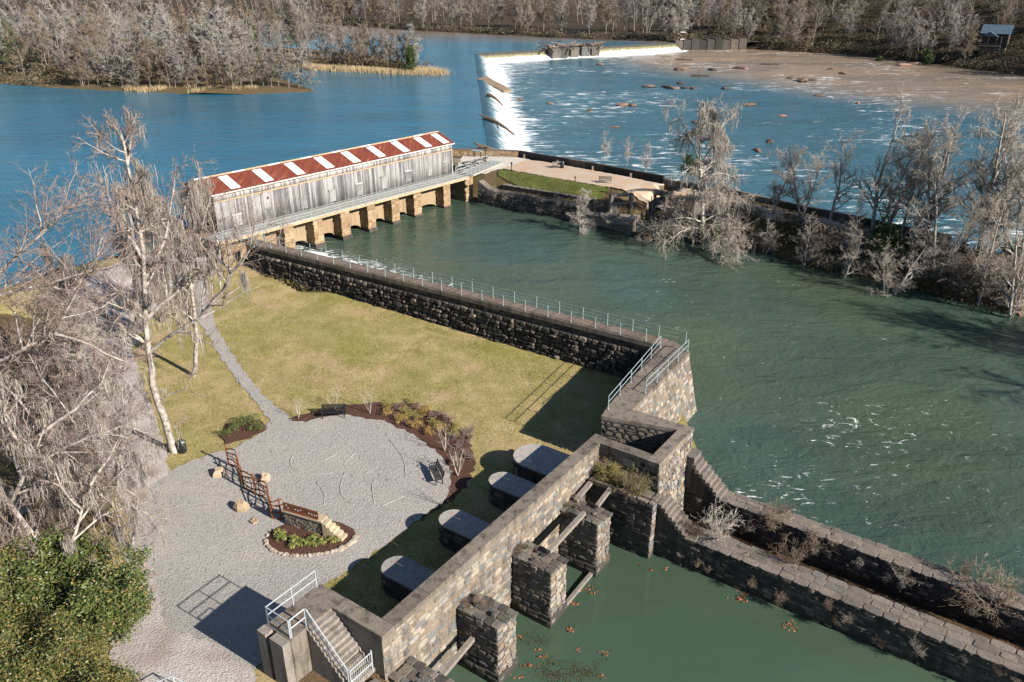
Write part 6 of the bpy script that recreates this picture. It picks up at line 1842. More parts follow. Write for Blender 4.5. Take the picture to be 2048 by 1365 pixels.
# tangled scrub and dead branches on the bank
pts = []
for q in range(600):
    f = r.random(); i = r.randrange(7, len(CANAL_EDGE)-3)
    a, b = CANAL_EDGE[i], CANAL_EDGE[i+1]
    x, y = a[0] + (b[0]-a[0])*f, a[1] + (b[1]-a[1])*f
    d = Vector((b[0]-a[0], b[1]-a[1])).normalized(); o = r.uniform(0.2, 6.5)
    x -= d.y*o; y += d.x*o
    z = pz(x, y)
    if z > -5: pts.append(Vector((x, y, z + r.uniform(.05, .5))))
M['bank_scrub'] = mat_leaf('bank_scrub', [(0.05, 0.045, 0.02), (0.11, 0.08, 0.045), (0.17, 0.12, 0.07), (0.07, 0.075, 0.025), (0.03, 0.028, 0.015)], 0.95)
scrub('bank_scrub', pts, 12, 'bank_scrub', 55, .16, (.7, .7, .25), 'dry leafy scrub and litter on the canal bank')
SHR = []
for i in range(4):
    k3 = dict(NEAR_K); k3['rmin'] = .008; k3['n'] = [5, 4, 3, 2, 2]; k3['len'] = [1.0, .55, .5, .5, 0]; k3['kids'] = [1.2, 1.2, 1.0, 0, 0]; k3['start'] = [.2, .2, .2, 0, 0]; k3['wob'] = [.16, .22, .3, .3, .3]
    t = Tree(40+i, **k3)
    for s in range(10 if i < 3 else 16):
        a = random.Random(i*20+s).uniform(0, 6.28); tl = random.Random(i*31+s).uniform(.2, .9)
        t.branch((0, 0, -.05), (math.cos(a)*tl, math.sin(a)*tl, 1), random.Random(s).uniform(1.2, 1.9), .018, 0, 3)
    SHR.append(t.mesh('stems', {0, 1, 2, 3}, 3))
for i in range(2):                                                # open saplings: few stems, fine twigs
    k3 = dict(NEAR_K); k3['rmin'] = .005; k3['n'] = [6, 4, 3, 2, 2]; k3['len'] = [.75, .5, .5, .5, 0]; k3['kids'] = [1.0, 1.0, .6, 0, 0]; k3['start'] = [.35, .3, .2, 0, 0]; k3['trop'] = [.06, .10, .06, 0, 0]
    t = Tree(70+i, **k3)
    for s in range(5):
        a = s*1.3 + i; tl = .18 + .07*s
        t.branch((0, 0, -.05), (math.cos(a)*tl, math.sin(a)*tl, 1), 1.45, .020, 0, 3)
    SHR.append(t.mesh('stems', {0, 1, 2, 3}, 3))
def shrub(p, h, v, mat, label, group, name='bare_shrub', wide=1.0, tilt=(0, 0), cat='shrub'):
    me = SHR[v]
    o = bpy.data.objects.new(name, me); COL.objects.link(o)
    if not me.materials: me.materials.append(M[mat])
    o.material_slots[0].link = 'OBJECT'; o.material_slots[0].material = M[mat]
    s = h/1.7; o.scale = (s*wide, s*wide, s); o.location = p; o.rotation_euler = (tilt[0], tilt[1], RND.uniform(0, 6.28))
    return tag(o, label, cat, group)
for q in range(40):
    i = r.randrange(7, len(CANAL_EDGE)-3); f = r.random(); a, b = CANAL_EDGE[i], CANAL_EDGE[i+1]
    d = Vector((b[0]-a[0], b[1]-a[1])).normalized(); o = r.uniform(0.2, 3.4)
    x, y = a[0] + (b[0]-a[0])*f - d.y*o, a[1] + (b[1]-a[1])*f + d.x*o
    z = pz(x, y)
    if z > -5.2: shrub((x, y, z), r.uniform(1.8, 4.2), r.randrange(4), 'twig_far' if q % 3 else 'twig_tan', 'bare tangled shrub on the steep canal bank below the towpath', 'bare shrubs on the canal bank', wide=r.uniform(.9, 1.5), tilt=(r.uniform(-.3, .3), r.uniform(-.3, .3)))
for q in range(26):
    x = r.uniform(-3, 15); f = (x+4.5)/12.57; y = 116.15 - 8.22*f
    shrub((x + .3, y - .25, r.uniform(-3.4, -1.3)), r.uniform(.7, 1.5), r.randrange(4), 'twig_far', 'bare vine shrub hanging on the old lock wall', 'vine shrubs on the old lock wall', wide=1.1, tilt=(r.uniform(.3, 1.4), r.uniform(-.5, .5)))
# ---------------------------------------------------------------- plaza furniture
M['blackmetal'] = mat_plain('black_coated_steel', (0.012, 0.013, 0.016), 0.2, 8, 0.4, 0.5, 0)
M['rustmetal'] = mat_plain('rusty_steel_ribbon', (0.16, 0.062, 0.032), 0.55, 5, 0.8, 0.3, 0.2)
M['rustpanel'] = mat_plain('rusted_plate', (0.13, 0.048, 0.022), 0.35, 2, 0.7, 0.3, 0.1)
M['sandstone'] = mat_plain('cut_sandstone', (0.50, 0.40, 0.28), 0.2, 3, 0.9, 0.2, 0.3, per_object=0.3)
M['boulder'] = mat_stone('pale_boulder', [(0.50, 0.40, 0.29), (0.42, 0.32, 0.22), (0.56, 0.49, 0.40)], 0.1, False)
M['edging'] = mat_stone('edging_stone', [(0.44, 0.39, 0.33), (0.52, 0.47, 0.41), (0.36, 0.29, 0.23), (0.42, 0.42, 0.43)], 0.1, False)
M['paper'] = mat_plain('printed_panel', (0.42, 0.58, 0.66), 0.2, 3, 0.5, 0.3, 0)

def make_bench(p, rz, label, mat='blackmetal', L=1.9):
    e = empty('park_bench', p, label, 'bench', 'park benches', rz)
    for k in range(5):
        y = -0.20 + .10*k
        lpart('seat_slat', MB().box((0, y, .45), (L, .075, .03)), M[mat], e)
    for k in range(5):
        lpart('back_slat', MB().beam((-L/2, .27 + .025*k, .56 + .09*k), (L/2, .27 + .025*k, .56 + .09*k), .025, .07), M[mat], e)
    for x in (-L/2+.12, L/2-.12):
        for y in (-.22, .24):
            lpart('leg', MB().box((x, y, .22), (.06, .06, .46)), M[mat], e)
        lpart('arm_rest', MB().tube([(x, .30, .70), (x, -.05, .72), (x, -.24, .66), (x, -.25, .45)], .028, 5), M[mat], e)
        lpart('back_stay', MB().beam((x, .24, .44), (x, .39, 1.0), .05, .05), M[mat], e)
    return e
def on(px_, py_, dz=0.06, z=-3.8):
    p = at(px_, py_, z); q = gz(p.x, p.y); p = at(px_, py_, q); p.z = gz(p.x, p.y) + dz; return p
make_bench(on(668, 836), R(4), 'black steel bench between mulch bed and gravel plaza, back to lawn')
make_bench(on(872, 958), R(-70), 'black steel bench at the right side of the gravel plaza')
yz = lambda px_, py_: (lambda p: Vector((p.x, p.y, pz(p.x, p.y) + .08)))(at(px_, py_, -.3))
make_bench(yz(1117, 338), R(15), 'pale slatted bench beside the bin on the earth yard', 'timber')
make_bench(yz(1210, 368), R(-8), 'dark bench on the towpath edge before the parapet', 'bark_dark')
def bin_(p, label, h=1.05, r=.30):
    e = empty('litter_bin', p, label, 'bin', 'litter bins')
    b = MB()
    for z0, z1, r0, r1 in ((0, .08, r*.9, r), (.08, h*.72, r, r), (h*.72, h*.76, r*1.06, r*1.06)):
        b.tube([(0, 0, z0), (0, 0, z1)], [r0, r1], 16)
    lpart('body', b, M['blackmetal'], e)
    d = MB(); n = 16
    d.tube([(0, 0, h*.76), (0, 0, h*.86), (0, 0, h*.94), (0, 0, h*.99), (0, 0, h)], [r*1.02, r*.95, r*.75, r*.45, r*.1], n)
    lpart('dome_lid', d, M['blackmetal'], e)
    lpart('flap', MB().box((r*.72, -r*.55, h*.84), (.03, .22, .14), R(-40)), M['galv'], e)
    return e
bin_(on(366, 905, .03), 'black domed litter bin under the sycamore at the plaza edge')
bin_(yz(1124, 338), 'dark litter bin beside the pale bench on the yard')
# information kiosk on the lawn
p = on(378, 540, 0, -3.2)
ks = empty('notice_frame', p, 'dark upright notice frame by the path near the gatehouse', 'sign')
for x in (-.9, .9): lpart('post', MB().box((x, 0, 1.1), (.14, .14, 2.2)), M['blackmetal'], ks)
for z in (.35, 2.1): lpart('rail', MB().box((0, 0, z), (1.9, .08, .1)), M['blackmetal'], ks)
for k in range(6): lpart('bar', MB().box((-.75 + .3*k, 0, .75), (.05, .05, .9)), M['blackmetal'], ks)
lpart('panel', MB().box((0, 0, 1.55), (1.6, .05, .8)), M['bark_dark'], ks)
lpart('base_stone', MB().box((.3, -.3, .1), (2.4, .9, .3)), M['sandstone'], ks)
for k, (px_, py_, lab) in enumerate(((955, 316, 'slanted blue information panel at the stone parapet'), (971, 318, 'tall dark information sign post at the stone parapet'))):
    q = yz(px_, py_); e = empty('information_sign', q, lab, 'sign', 'information signs at the parapet', R(-25))
    for x in (-.6, .6) if k == 0 else (0,): lpart('post', MB().box((x, 0, .45 if k == 0 else .9), (.1, .1, .9 if k == 0 else 1.8)), M['blackmetal'], e)
    if k == 0:
        lpart('panel', MB().box((0, 0, 1.0), (1.6, .9, .06), mat=Matrix.Rotation(R(-30), 3, 'X')), M['paper'], e)
    else:
        lpart('base', MB().box((0, 0, .05), (.7, .7, .1)), M['blackmetal'], e); lpart('panel', MB().box((0, 0, 1.75), (.6, .4, .12)), M['blackmetal'], e)
for k, (px_, py_, lab) in enumerate(((938, 338, 'dark picnic table at the gatehouse end of paved yard'), (962, 333, 'second dark picnic table on the paved yard'))):
    q = yz(px_, py_); q.z = .05; e = empty('picnic_table', q, lab, 'table', 'picnic tables on the paved yard', R(30))
    lpart('table_top', MB().box((0, 0, .75), (2.2, .8, .06)), M['bark_dark'], e)
    for y in (-.75, .75): lpart('seat', MB().box((0, y, .45), (2.2, .28, .05)), M['bark_dark'], e)
    for x in (-.8, .8): lpart('leg_frame', MB().beam((x, -.75, 0), (x, .2, .74), .08, .08).beam((x, .75, 0), (x, -.2, .74), .08, .08).box((x, 0, .42), (.08, 1.5, .08)), M['blackmetal'], e)
for k, (px_, py_, h, lab) in enumerate(((1023, 345, 1.5, 'tall thin sign post at the corner of the grass slope'), (1150, 365, .8, 'short dark post at the foot of the yard'), (1222, 382, .9, 'short dark post beside the eroded pit'))):
    q = yz(px_, py_); o = MB().box((q.x, q.y, q.z + h/2), (.12, .12, h)).box((q.x, q.y, q.z + h*.88), (.3, .06, h*.2)).build('sign_post', M['blackmetal']); tag(o, lab, 'post', 'posts on the yard')

# ---------------------------------------------------------------- wavy rusty sculpture fence
r7 = lambda x, y: at(420 + .1758*x, 880 + .1758*y, -3.72)
ctrl = [r7(*q) for q in ((213, 285), (300, 315), (338, 380), (352, 450), (385, 545), (450, 590), (520, 618), (600, 655), (660, 700), (690, 790), (712, 890), (770, 905), (850, 903))]
sm_ = []
for i in range(len(ctrl)-1):
    p0, p1, p2, p3 = ctrl[max(0, i-1)], ctrl[i], ctrl[i+1], ctrl[min(len(ctrl)-1, i+2)]
    for f in (0, .25, .5, .75):
        sm_.append(.5*((2*p1) + (p2-p0)*f + (2*p0-5*p1+4*p2-p3)*f*f + (3*p1-p0-3*p2+p3)*f**3))
sm_.append(ctrl[-1])
sf = empty('wave_fence', ctrl[4], 'rusty wavy ribbon fence sculpture winding across the gravel plaza', 'sculpture')
for k, h in enumerate((.06, .44, .80, 1.12, 1.42)):
    pts = [p + Vector((0, 0, h + .10*math.sin(i*.45 + k*1.3)*(1 if k else .2))) for i, p in enumerate(sm_)]
    b = MB()
    for a, c in zip(pts[:-1], pts[1:]): b.beam(a, c, .03, .10 if k != 2 else .06)
    b.build('ribbon', M['rustmetal'], sf)
for i in (0, 10, 16, 24, 34, 40, 46):
    p = sm_[i]; MB().box((p.x, p.y, p.z + .80), (.09, .09, 1.62 if i else 1.8)).build('post', M['rustmetal'], sf)
for i in (4, 13, 20, 28, 37):
    p = sm_[i]; ring = [p + Vector((0, 0, .62)) + (sm_[i+1]-p).normalized()*(.34*math.cos(a)) + Vector((0, 0, .5*math.sin(a))) for a in np.linspace(0, 2*math.pi, 13)[:-1]]
    MB().tube(ring, .03, 5, True).build('hoop', M['rustmetal'], sf)
for i in (24, 26, 28, 9, 11):
    p = sm_[i]; MB().tube([p, p + Vector((.1, .05, .6)), p + Vector((-.1, 0, 1.2))], .025, 5).build('curl', M['rustmetal'], sf)

# stone monument with rusted plate and little steps
MN = Lk(at(570, 1049, -3.7)[:2], (at(646, 1072, -3.7) - at(570, 1049, -3.7))[:2])
LM = (at(646, 1072, -3.7) - at(570, 1049, -3.7)).length
mo = empty('monument', MN(LM/2, 0, -3.7), 'low rubble monument with rusted plate and stone steps in planted bed', 'monument')
core(mo, 'plinth_core', MN.rect(0.03, LM-.03, -.50, -.03), -3.9, -2.70, M['mortar'])
sto = Stones(mo, M['stone_grey'], 200); sto.course([MN(0, -.03), MN(LM, -.03)], -2.72, -3.78, 0, (.16, .38), (.11, .2), (.03, .09), gap=.03)
sto.course([MN(0.03, -.5), MN(0.03, 0)], -2.72, -3.78, 0, (.16, .3), (.11, .2), (.03, .07), gap=.03); sto.finish()
MB().prism(MN.rect(-.06, LM+.05, -.58, .07), -2.70, -2.58).build('cap_slab', M['sandstone'], mo)
pl = MB().prism(MN.rect(.02, LM-.25, -.10, -.04), -2.578, -2.02).build('rust_plate', M['rustpanel'], mo)
MB().prism(MN.rect(.02, LM-.25, -.04, .03), -2.575, -2.50).build('plate_foot', M['rustpanel'], mo)
for k, (f, z) in enumerate(((.10, -2.40), (.14, -2.58), (.33, -2.54), (.40, -2.58), (.47, -2.47), (.69, -2.52), (.76, -2.55), (.83, -2.56), (.88, -2.54))):
    MB().prism(MN.rect(LM*f-.045, LM*f+.045, -.038, -.03), z+.20, z+.26).build('letter_mark', M['skylight'], pl)
for k in range(5):
    MB().prism(MN.rect(LM + .05 + .27*k, LM + .34 + .27*k, -.56, .05), -3.8, -2.74 - .19*k).build('step', M['sandstone'], mo)
# planted clumps, edging stones and boulders
def clump_mesh(seed, n=70, h=.5, w=.02, spread=.5):
    r = random.Random(seed); V, Q, tn = [], [], []
    for _ in range(n):
        a = r.uniform(0, 6.28); l = r.uniform(.6, 1)*h; o = r.uniform(.15, 1)*spread
        dx, dy = math.cos(a), math.sin(a); b = len(V)
        pts = [(0, 0), (.4*o, .75*l), (.8*o, .9*l), (1.1*o, .6*l)]
        for (d, z) in pts:
            ww = w*(1.2-z/l*.4)
            V += [(dx*d - dy*ww, dy*d + dx*ww, z), (dx*d + dy*ww, dy*d - dx*ww, z)]
        Q += [(b+2*i, b+2*i+1, b+2*i+3, b+2*i+2) for i in range(3)]
        tn += [r.random()]*8
    return mesh_np('grass_clump', V, Q, False, tn)
M['lily'] = mat_leaf('lilyturf', [(0.07, 0.11, 0.028), (0.13, 0.17, 0.04), (0.22, 0.23, 0.06), (0.36, 0.32, 0.11)], .5)
CL = [clump_mesh(i) for i in range(4)]
for m_ in CL: m_.materials.append(M['lily'])
for k, (x, y) in enumerate(((790, 1090), (810, 1150), (950, 1150), (960, 1210), (1065, 1200), (1170, 1140), (1180, 1215), (1285, 1180), (1410, 1160), (1440, 1095), (1420, 1030), (1315, 1055), (1310, 990), (1290, 935), (1180, 915), (1135, 890), (1215, 985))):
    p = r7(x, y); p.z = gz(p.x, p.y) + .08
    o = obj('grass_clump', CL[k % 4], None, None, p); s = RND.uniform(.75, .95); o.scale = (s, s, s); o.rotation_euler = (0, 0, k)
    tag(o, 'green lilyturf clump in the mulch round the stone monument', 'grass clump', 'lilyturf clumps round the monument')
for k, p in enumerate(bed3):
    if math.sin(2*math.pi*k/27) > .12: continue
    for q in range(3 if k > 14 else 2):
        a = RND.random(); b = bed3[(k+1) % len(bed3)]; c = p.lerp(b, (q + a*.6)/3)
        big = k in (26, 25, 24, 0)
        o = obj('edging_stone', ROCKS[RND.randrange(6)].copy() if False else ROCKS[RND.randrange(6)], None, M3, (c.x, c.y, gz(c.x, c.y) + .12))
        s = RND.uniform(.07, .16)*(1.6 if big else 1); o.scale = (s*RND.uniform(1, 1.5), s, s*.7); o.rotation_euler = (0, 0, RND.uniform(0, 6))
        o.material_slots[0].link = 'OBJECT'; o.material_slots[0].material = M['edging']
for k, (px_, py_, s, lab) in enumerate(((438, 952, .44, 'pale tall boulder in the shadow of the wavy fence'), (531, 962, .40, 'cream boulder on the gravel right of the wavy fence'), (484, 1020, .48, 'square tan boulder on the gravel left of the wavy fence'), (509, 1046, .26, 'small flat broken stone on the gravel'))):
    p = on(px_, py_, .05)
    v, f = [], []
    rr = random.Random(k)
    b = MB()
    top = [(-.8, -.6), (.7, -.75), (.95, .5), (.1, .9), (-.85, .55)]
    vs = [(x*s*rr.uniform(.9, 1.1), y*s*rr.uniform(.9, 1.1), -.1) for x, y in top] + [(x*s*1.02, y*s*1.02, s*.55*rr.uniform(.8, 1.1)) for x, y in top] + [(x*s*.62 + .04, y*s*.6, s*(1.15 if k < 3 else .5)*rr.uniform(.9, 1.1)) for x, y in top]
    fs = [(i, (i+1) % 5, 5+(i+1) % 5, 5+i) for i in range(5)] + [(5+i, 5+(i+1) % 5, 10+(i+1) % 5, 10+i) for i in range(5)] + [(10, 11, 12, 13, 14)]
    o = obj('boulder', mesh_from('boulder', vs, fs), M['boulder'], None, p); o.rotation_euler = (0, 0, k*1.3 + .3)
    tag(o, lab, 'boulder', 'boulders on the gravel plaza')
# mulch bed shrubs
M['shrub_gold'] = mat_leaf('winter_shrub_gold', [(0.30, 0.19, 0.045), (0.38, 0.24, 0.07), (0.20, 0.15, 0.04), (0.32, 0.26, 0.09)], .8)
M['shrub_olive'] = mat_leaf('winter_shrub_olive', [(0.19, 0.17, 0.05), (0.28, 0.23, 0.07), (0.13, 0.14, 0.04)], .8)
M['shrub_green'] = mat_leaf('boxwood', [(0.04, 0.06, 0.015), (0.08, 0.105, 0.025), (0.13, 0.15, 0.04)], .6)
M['shrub_mauve'] = mat_leaf('mauve_twiggy_shrub', [(0.16, 0.095, 0.085), (0.22, 0.15, 0.13), (0.11, 0.065, 0.055)], .9)
def low_shrub_mesh(seed, n=620, rad=.48, h=.5, size=.045):
    r = random.Random(seed); C = [Vector((r.gauss(0, .5)*rad, r.gauss(0, .5)*rad, r.uniform(.3, 1)*h)) for _ in range(26)]
    return leaf_mesh('low_shrub', C, r, n, size, (.09, .09, .08))
LS = [low_shrub_mesh(i) for i in range(5)]
r4z = lambda x, y: on(560 + .1953*x, 800 + .1953*y, .05)
spots = [(1130, 75, 1), (1340, 40, 1), (1110, 150, 0), (1245, 220, 0), (1280, 130, 1), (1420, 205, 1), (1490, 130, 0), (1390, 290, 0), (1400, 105, 3), (1560, 190, 3), (1650, 180, 3), (1580, 265, 1), (1520, 360, 0), (1730, 230, 3), (1800, 295, 1), (1770, 370, 1), (1640, 310, 0), (1340, 180, 1), (1200, 110, 3)]
for k, (x, y, c) in enumerate(spots):
    p = r4z(x, y); me = LS[k % 5]
    o = bpy.data.objects.new('low_shrub', me); COL.objects.link(o)
    if not me.materials: me.materials.append(M['shrub_gold'])
    o.material_slots[0].link = 'OBJECT'; o.material_slots[0].material = (M['shrub_gold'], M['shrub_olive'], M['shrub_green'], M['shrub_mauve'])[c]
    o.location = p; s = RND.uniform(.72, .95); o.scale = (s, s, s); o.rotation_euler = (0, 0, k)
    lab = ('golden winter shrub', 'olive yellow winter shrub', 'green shrub', 'mauve twiggy shrub')[c] + ' in the curved mulch bed'
    tag(o, lab, 'shrub', 'low shrubs in the curved mulch bed')
for k, (px_, py_, lab) in enumerate(((458, 870, 'left green boxwood bush in the small mulch bed'), (480, 852, 'rear green boxwood bush in the small mulch bed'), (505, 846, 'back right green boxwood in the small mulch bed'), (512, 862, 'front right green boxwood in the small mulch bed'))):
    o = bpy.data.objects.new('boxwood_bush', LS[(k+1) % 5]); COL.objects.link(o); o.material_slots[0].link = 'OBJECT'; o.material_slots[0].material = M['shrub_green']
    o.location = on(px_, py_, .06); o.scale = (1.25, 1.15, 1.05); o.rotation_euler = (0, 0, k*2.1); tag(o, lab, 'bush', 'boxwood bushes by the path')
# mauve thicket at the end of the bed: individual bare shrubs
rr = random.Random(9)
for k in range(16):
    x, y = 1850 + rr.uniform(-90, 120), 420 + rr.uniform(-90, 280)
    p = r4z(x, y); shrub(p, rr.uniform(.45, .7), rr.randrange(4), 'twig_red', 'mauve bare shrub in the thick end of the curved mulch bed', 'mauve shrubs in the curved mulch bed', wide=1.1)
# bare crape myrtles
for k, (px_, py_, h, lab) in enumerate(((597, 838, 1.9, 'bare pale sapling at the left tip of the mulch bed'), (671, 819, 1.9, 'bare pale sapling behind the black bench'), (740, 828, 2.0, 'bare pale sapling right of the black bench'), (889, 903, 2.2, 'bare pale sapling at the right end of low shrubs'), (916, 952, 2.4, 'bare pale sapling behind the right bench'), (882, 1012, 1.6, 'bare sapling at the lower end of the mulch bed'))):
    shrub(on(px_, py_, .05), h*1.1, 4 + k % 2, 'twig_pale', lab, 'bare saplings round the plaza', 'bare_sapling', 1.0, cat='sapling')
# brush on the end block and along the lock walls
for k in range(16):
    p = LOCK(rr.uniform(19.3, 20.2), rr.uniform(.5, 3.6), -2.1)
    shrub(p, rr.uniform(.8, 1.5), rr.randrange(4), 'twig_tan' if k % 3 else 'shrub_olive', 'dry brush growing on top of the dark end block', 'brush on the end block', 'dry_brush', 1.2)
walls = [(20.5, 8.4, -4.05, 2.4, 'twig_pale', 'pale fan of bare stems on the near lock wall', 1.0), (21.2, 13.0, -4.2, 1.5, 'twig_tan', 'dry brush hanging inside the trough at mid wall', 1.2), (24.3, 10.6, -4.5, 1.7, 'twig_tan', 'tan dry brush hanging from the far lock wall', 1.2), (24.4, 13.4, -4.9, 1.5, 'twig_tan', 'tangled bare shrub in the trough below far lock wall', 1.3), (24.3, 18.5, -4.9, 1.2, 'twig_far', 'small grey shrub on the far lock wall face', 1.2), (24.6, 23.2, -4.6, 2.6, 'twig_tan', 'large spreading bare shrub at the right end of trough', 1.5), (25.7, 21.5, -4.05, 1.3, 'twig_tan', 'thin dry weeds on top of the far lock wall', .7), (25.6, 11.0, -4.05, .8, 'twig_tan', 'low dry weeds near the far lock steps', 1.5), (20.2, 7.1, -4.0, .7, 'twig_tan', 'tan dry grass at the foot of the near steps', 1.8)]
for (s, t_, z, h, m_, lab, wd) in walls:
    shrub(LOCK(s, t_, z), h, rr.randrange(4), m_, lab, 'shrubs on the lock walls', 'wall_shrub', wd)
for k in range(34):
    t_ = rr.uniform(5, 30); s_ = 19.5 if k % 3 else 24.45
    shrub(LOCK(s_, t_, rr.uniform(-6.0 if k % 3 else -5.3, -4.4)), rr.uniform(.35, .8), rr.randrange(4), ('twig_far', 'twig_tan', 'twig_far')[k % 3], 'small withered weed growing from the dark lock wall face', 'weeds on the lock wall faces', 'wall_weed', 1.2, (rr.uniform(.2, 1.0), rr.uniform(-.8, 0)))
for k in range(10):
    s0 = (5.35, 10.4, 15.6)[k % 3]
    shrub(LOCK(s0 + rr.uniform(.2, 1.4), rr.uniform(.1, .9), -2.3), rr.uniform(.25, .5), rr.randrange(4), 'twig_tan', 'small dry weed tuft on a basin pier top', 'weeds on the basin piers', 'pier_weed', 1.6)
# litter on the still basin
M['leaf_red'] = mat_leaf('floating_leaves', [(0.30, 0.09, 0.035), (0.38, 0.14, 0.06), (0.22, 0.06, 0.03)], .7)
M['weed'] = mat_leaf('water_weed', [(0.035, 0.04, 0.018), (0.06, 0.05, 0.022), (0.09, 0.065, 0.03)], .9)
for k, (x, y, n, sp) in enumerate(((1295, 575, 40, .20), (1165, 675, 18, .16), (1155, 895, 16, .12), (1425, 1100, 18, .14), (895, 1065, 10, .08), (920, 1120, 14, .12), (810, 1195, 14, .12), (740, 1290, 14, .12), (1815, 410, 8, .07), (1940, 400, 8, .08), (1725, 375, 6, .05), (1410, 1280, 8, .08), (730, 960, 8, .06), (1205, 1060, 8, .08))):
    p = at(860 + .2441*x, 1040 + .2441*y, Z_BASIN + .02)
    o = obj('floating_leaves', leaf_mesh('floating_leaves', [Vector((0, 0, 0))], rr, n, .08, (sp*1.6, sp, .012), flat=1.0), M['leaf_red'], None, p)
    tag(o, 'rust red clump of leaves floating on the still basin', 'leaves', 'floating leaf clumps on the basin')
for x, y in ((1340 + .3846*370, 840 + .3846*930), (1340 + .3846*395, 840 + .3846*900), (1340 + .3846*625, 840 + .3846*1077)):
    p = at(x, y, Z_BASIN + .02); o = obj('floating_leaves', leaf_mesh('floating_leaves', [Vector((0, 0, 0))], rr, 40, .08, (.24, .2, .012), flat=1.0), M['leaf_red'], None, p)
    tag(o, 'rust red clump of leaves floating on the still basin', 'leaves', 'floating leaf clumps on the basin')
C = []
for (x, y, n, sx, sy) in ((860, 970, 8, .45, .2), (1000, 1210, 16, .7, .3), (1270, 1240, 10, .4, .25), (1100, 1290, 20, .8, .3)):
    p = at(860 + .2441*x, 1040 + .2441*y, Z_BASIN + .012)
    C += [Vector((p.x + rr.gauss(0, sx), p.y + rr.gauss(0, sy), p.z)) for _ in range(n)]
o = structure('water_weed', leaf_mesh('water_weed', C, rr, 1500, .045, (.26, .18, .006), flat=1.0), M['weed'], 'stuff'); o['label'] = 'brown weed drifting on the basin surface'
# white boil below the first gate openings
M['foam'] = mat_plain('white_foam', (0.82, 0.84, 0.85), 0.06, 2, 0.8, 0.3, 0.6)
def boil(s, t_, sx, sy, hh, label):
    V = []; n = 22
    rr2 = random.Random(int(s*10))
    for i in range(n):
        for j in range(n):
            u, v = i/(n-1)*2-1, j/(n-1)*2-1
            e_ = max(0, 1-(u*u+v*v))
            z = hh*e_**.6*(.6 + .8*rr2.random()) - .12
            p = GATE(s + u*sx, t_ + v*sy)
            V.append((p.x, p.y, z_canal(p.x, p.y) + z))
    o = obj('white_water_boil', mesh_np('white_water_boil', V, grid(n, n), True), M['foam']); o['kind'] = 'stuff'; o['label'] = label
boil(9.8, 4.6, 1.5, 3.0, .26, 'white water boiling out of the left gate opening'); boil(5.6, 4.2, 1.4, 2.2, .26, 'white water boiling behind the long walkway railing')
# grass blades over the lawn
g = np.random.RandomState(2); n = 120000
gx, gy = g.uniform(-36, 10, n), g.uniform(30, 88, n)
s_ = (gx-LOCK.o.x)*LOCK.e.x + (gy-LOCK.o.y)*LOCK.e.y; t_ = (gx-LOCK.o.x)*LOCK.n.x + (gy-LOCK.o.y)*LOCK.n.y
tw = (gx-WALL.o.x)*WALL.n.x + (gy-WALL.o.y)*WALL.n.y
ok = (tw < -.1) & ~((s_ < 21.3) & (t_ > -.8)) & ~((s_ < 25) & (t_ > -1.5))
def inside_xy(poly):
    P = np.array([(p[0], p[1]) for p in poly] + [(poly[0][0], poly[0][1])]); return in_poly(P, gx, gy)
ok &= ~inside_xy(plaza_poly)
for pl_ in ([(548, 850), (500, 792), (458, 742), (425, 690), (396, 648), (386, 620), (392, 575), (404, 560), (418, 575), (420, 612), (432, 660), (466, 712), (512, 775), (574, 832), (590, 850)], [(576, 838), (640, 822), (760, 806), (830, 809), (890, 830), (936, 878), (952, 930), (932, 975), (845, 1042), (828, 1040), (890, 960), (760, 855), (600, 850)], [(438, 872), (455, 850), (500, 838), (528, 844), (532, 862), (492, 882), (452, 890)]):
    ok &= ~inside_xy(polypx(pl_))
ok &= ~inside_xy(polypx([(300, 985), (338, 930), (310, 830), (285, 760), (262, 690), (290, 640), (330, 590), (385, 560), (420, 545), (415, 500), (330, 505), (220, 552), (150, 585), (105, 640), (115, 720), (150, 800), (190, 880), (225, 960), (250, 1020)], -3.2))
gx, gy = gx[ok], gy[ok]; n = len(gx); gzv = lawn_z(gx, gy)
a = g.uniform(0, 6.28, n); h = g.uniform(.04, .13, n)*(1 + .8*(vnoise(gx*.4, gy*.4) > .62)); w = .012 + .010*g.rand(n)
V = np.zeros((n, 3, 3)); V[:, 0] = np.stack([gx - np.cos(a)*w, gy - np.sin(a)*w, gzv], 1); V[:, 1] = np.stack([gx + np.cos(a)*w, gy + np.sin(a)*w, gzv], 1)
V[:, 2] = np.stack([gx + g.uniform(-.07, .07, n), gy + g.uniform(-.07, .07, n), gzv + h], 1)
o = structure('lawn_grass', mesh_np('lawn_grass', V.reshape(-1, 3), np.arange(3*n).reshape(-1, 3)), M['grass'], 'stuff'); o['label'] = 'short winter grass of the lawn'

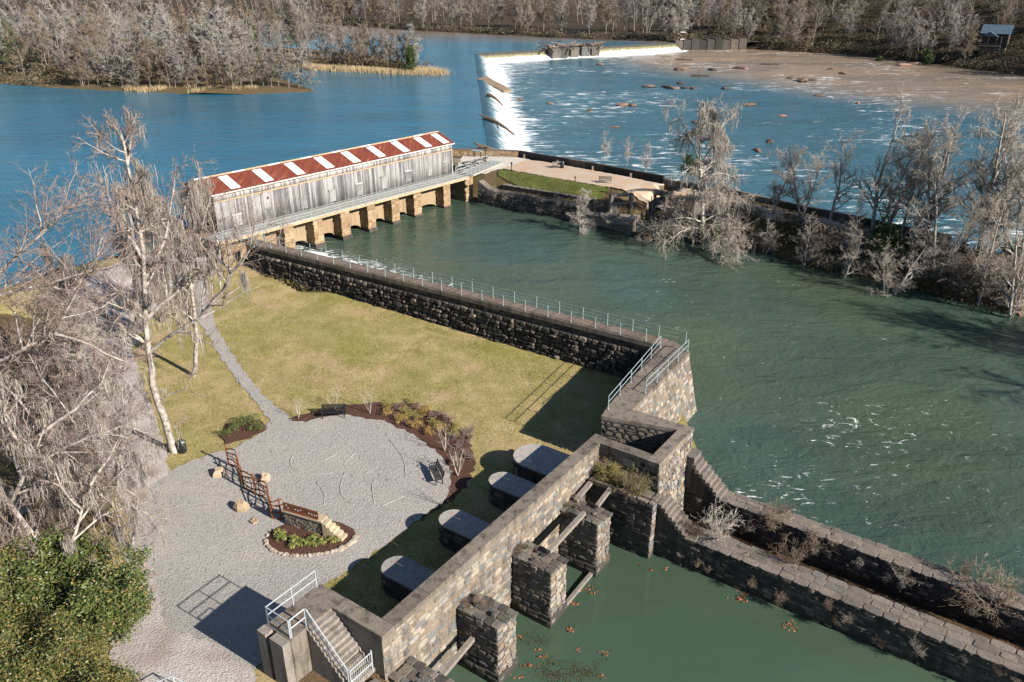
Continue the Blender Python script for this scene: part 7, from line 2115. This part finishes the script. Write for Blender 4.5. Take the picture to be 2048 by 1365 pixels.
# low ruts scuffed into the plaza gravel, fallen leaves
r2z = lambda x, y: at(380 + .2637*x, 780 + .2637*y, -3.8)
ru = MB()
for arc in (((780, 500), (760, 560), (800, 610), (900, 640), (1000, 642), (1100, 630)), ((1480, 340), (1550, 430), (1600, 500), (1630, 580), (1635, 690)), ((1170, 630), (1140, 760), (1170, 830), (1260, 890)), ((1400, 690), (1380, 760), (1410, 890)), ((1620, 810), (1540, 850), (1440, 890)), ((1250, 480), (1150, 590)), ((1330, 640), (1440, 580)), ((1010, 540), (1130, 480)), ((960, 700), (1020, 800), (1015, 900))):
    P_ = [r2z(*q) for q in arc]; pts_ = []
    for i in range(len(P_)-1):
        p0, p1, p2, p3 = P_[max(0, i-1)], P_[i], P_[i+1], P_[min(len(P_)-1, i+2)]
        for f in (0, .2, .4, .6, .8):
            q = .5*((2*p1) + (p2-p0)*f + (2*p0-5*p1+4*p2-p3)*f*f + (3*p1-p0-3*p2+p3)*f**3); pts_.append(Vector((q.x + RND.uniform(-.03, .03), q.y + RND.uniform(-.03, .03), gz(q.x, q.y) + .050 + RND.uniform(-.012, .012))))
    ru.tube(pts_, [.025 + .03*abs(math.sin(k*1.7)) for k in range(len(pts_))], 6)
ru.build('gravel_ruts', M['gravel'], None, True, 'stuff')['label'] = 'shallow curved ruts scuffed into the gravel'
C = []
for _ in range(520):
    x, y = rr.uniform(-30, -2), rr.uniform(30, 80)
    if rr.random() < .35: x, y = rr.uniform(-30, -18), rr.uniform(36, 62)
    C.append(Vector((x, y, gz(x, y) + .09)))
C = [c for c in C if (c.x-LOCK.o.x)*LOCK.n.x + (c.y-LOCK.o.y)*LOCK.n.y < -1.2 and (c.x-WALL.o.x)*WALL.n.x + (c.y-WALL.o.y)*WALL.n.y < -.3]
o = structure('fallen_leaves', leaf_mesh('fallen_leaves', C, rr, 1500, .07, (.8, .8, .01), flat=.9), M['leaf_fall'] if 'leaf_fall' in M else mat_leaf('fallen_leaf', [(0.16, 0.09, 0.045), (0.24, 0.15, 0.08), (0.10, 0.06, 0.035)], .9), 'stuff'); o['label'] = 'scattered brown fallen leaves on lawn and gravel'

railing('yard_railing', [[at(300, 1372, -2.0) + Vector((0, 0, -1.0)), at(345, 1352, -1.7) + Vector((0, 0, -1.07)), at(400, 1385, -2.2) + Vector((0, 0, -1.0))]], M['galv_white'], 'white handrail corner at the bottom picture edge', 1.5, 1.07, (1.05, .55), .03, .028, base_plate=False)
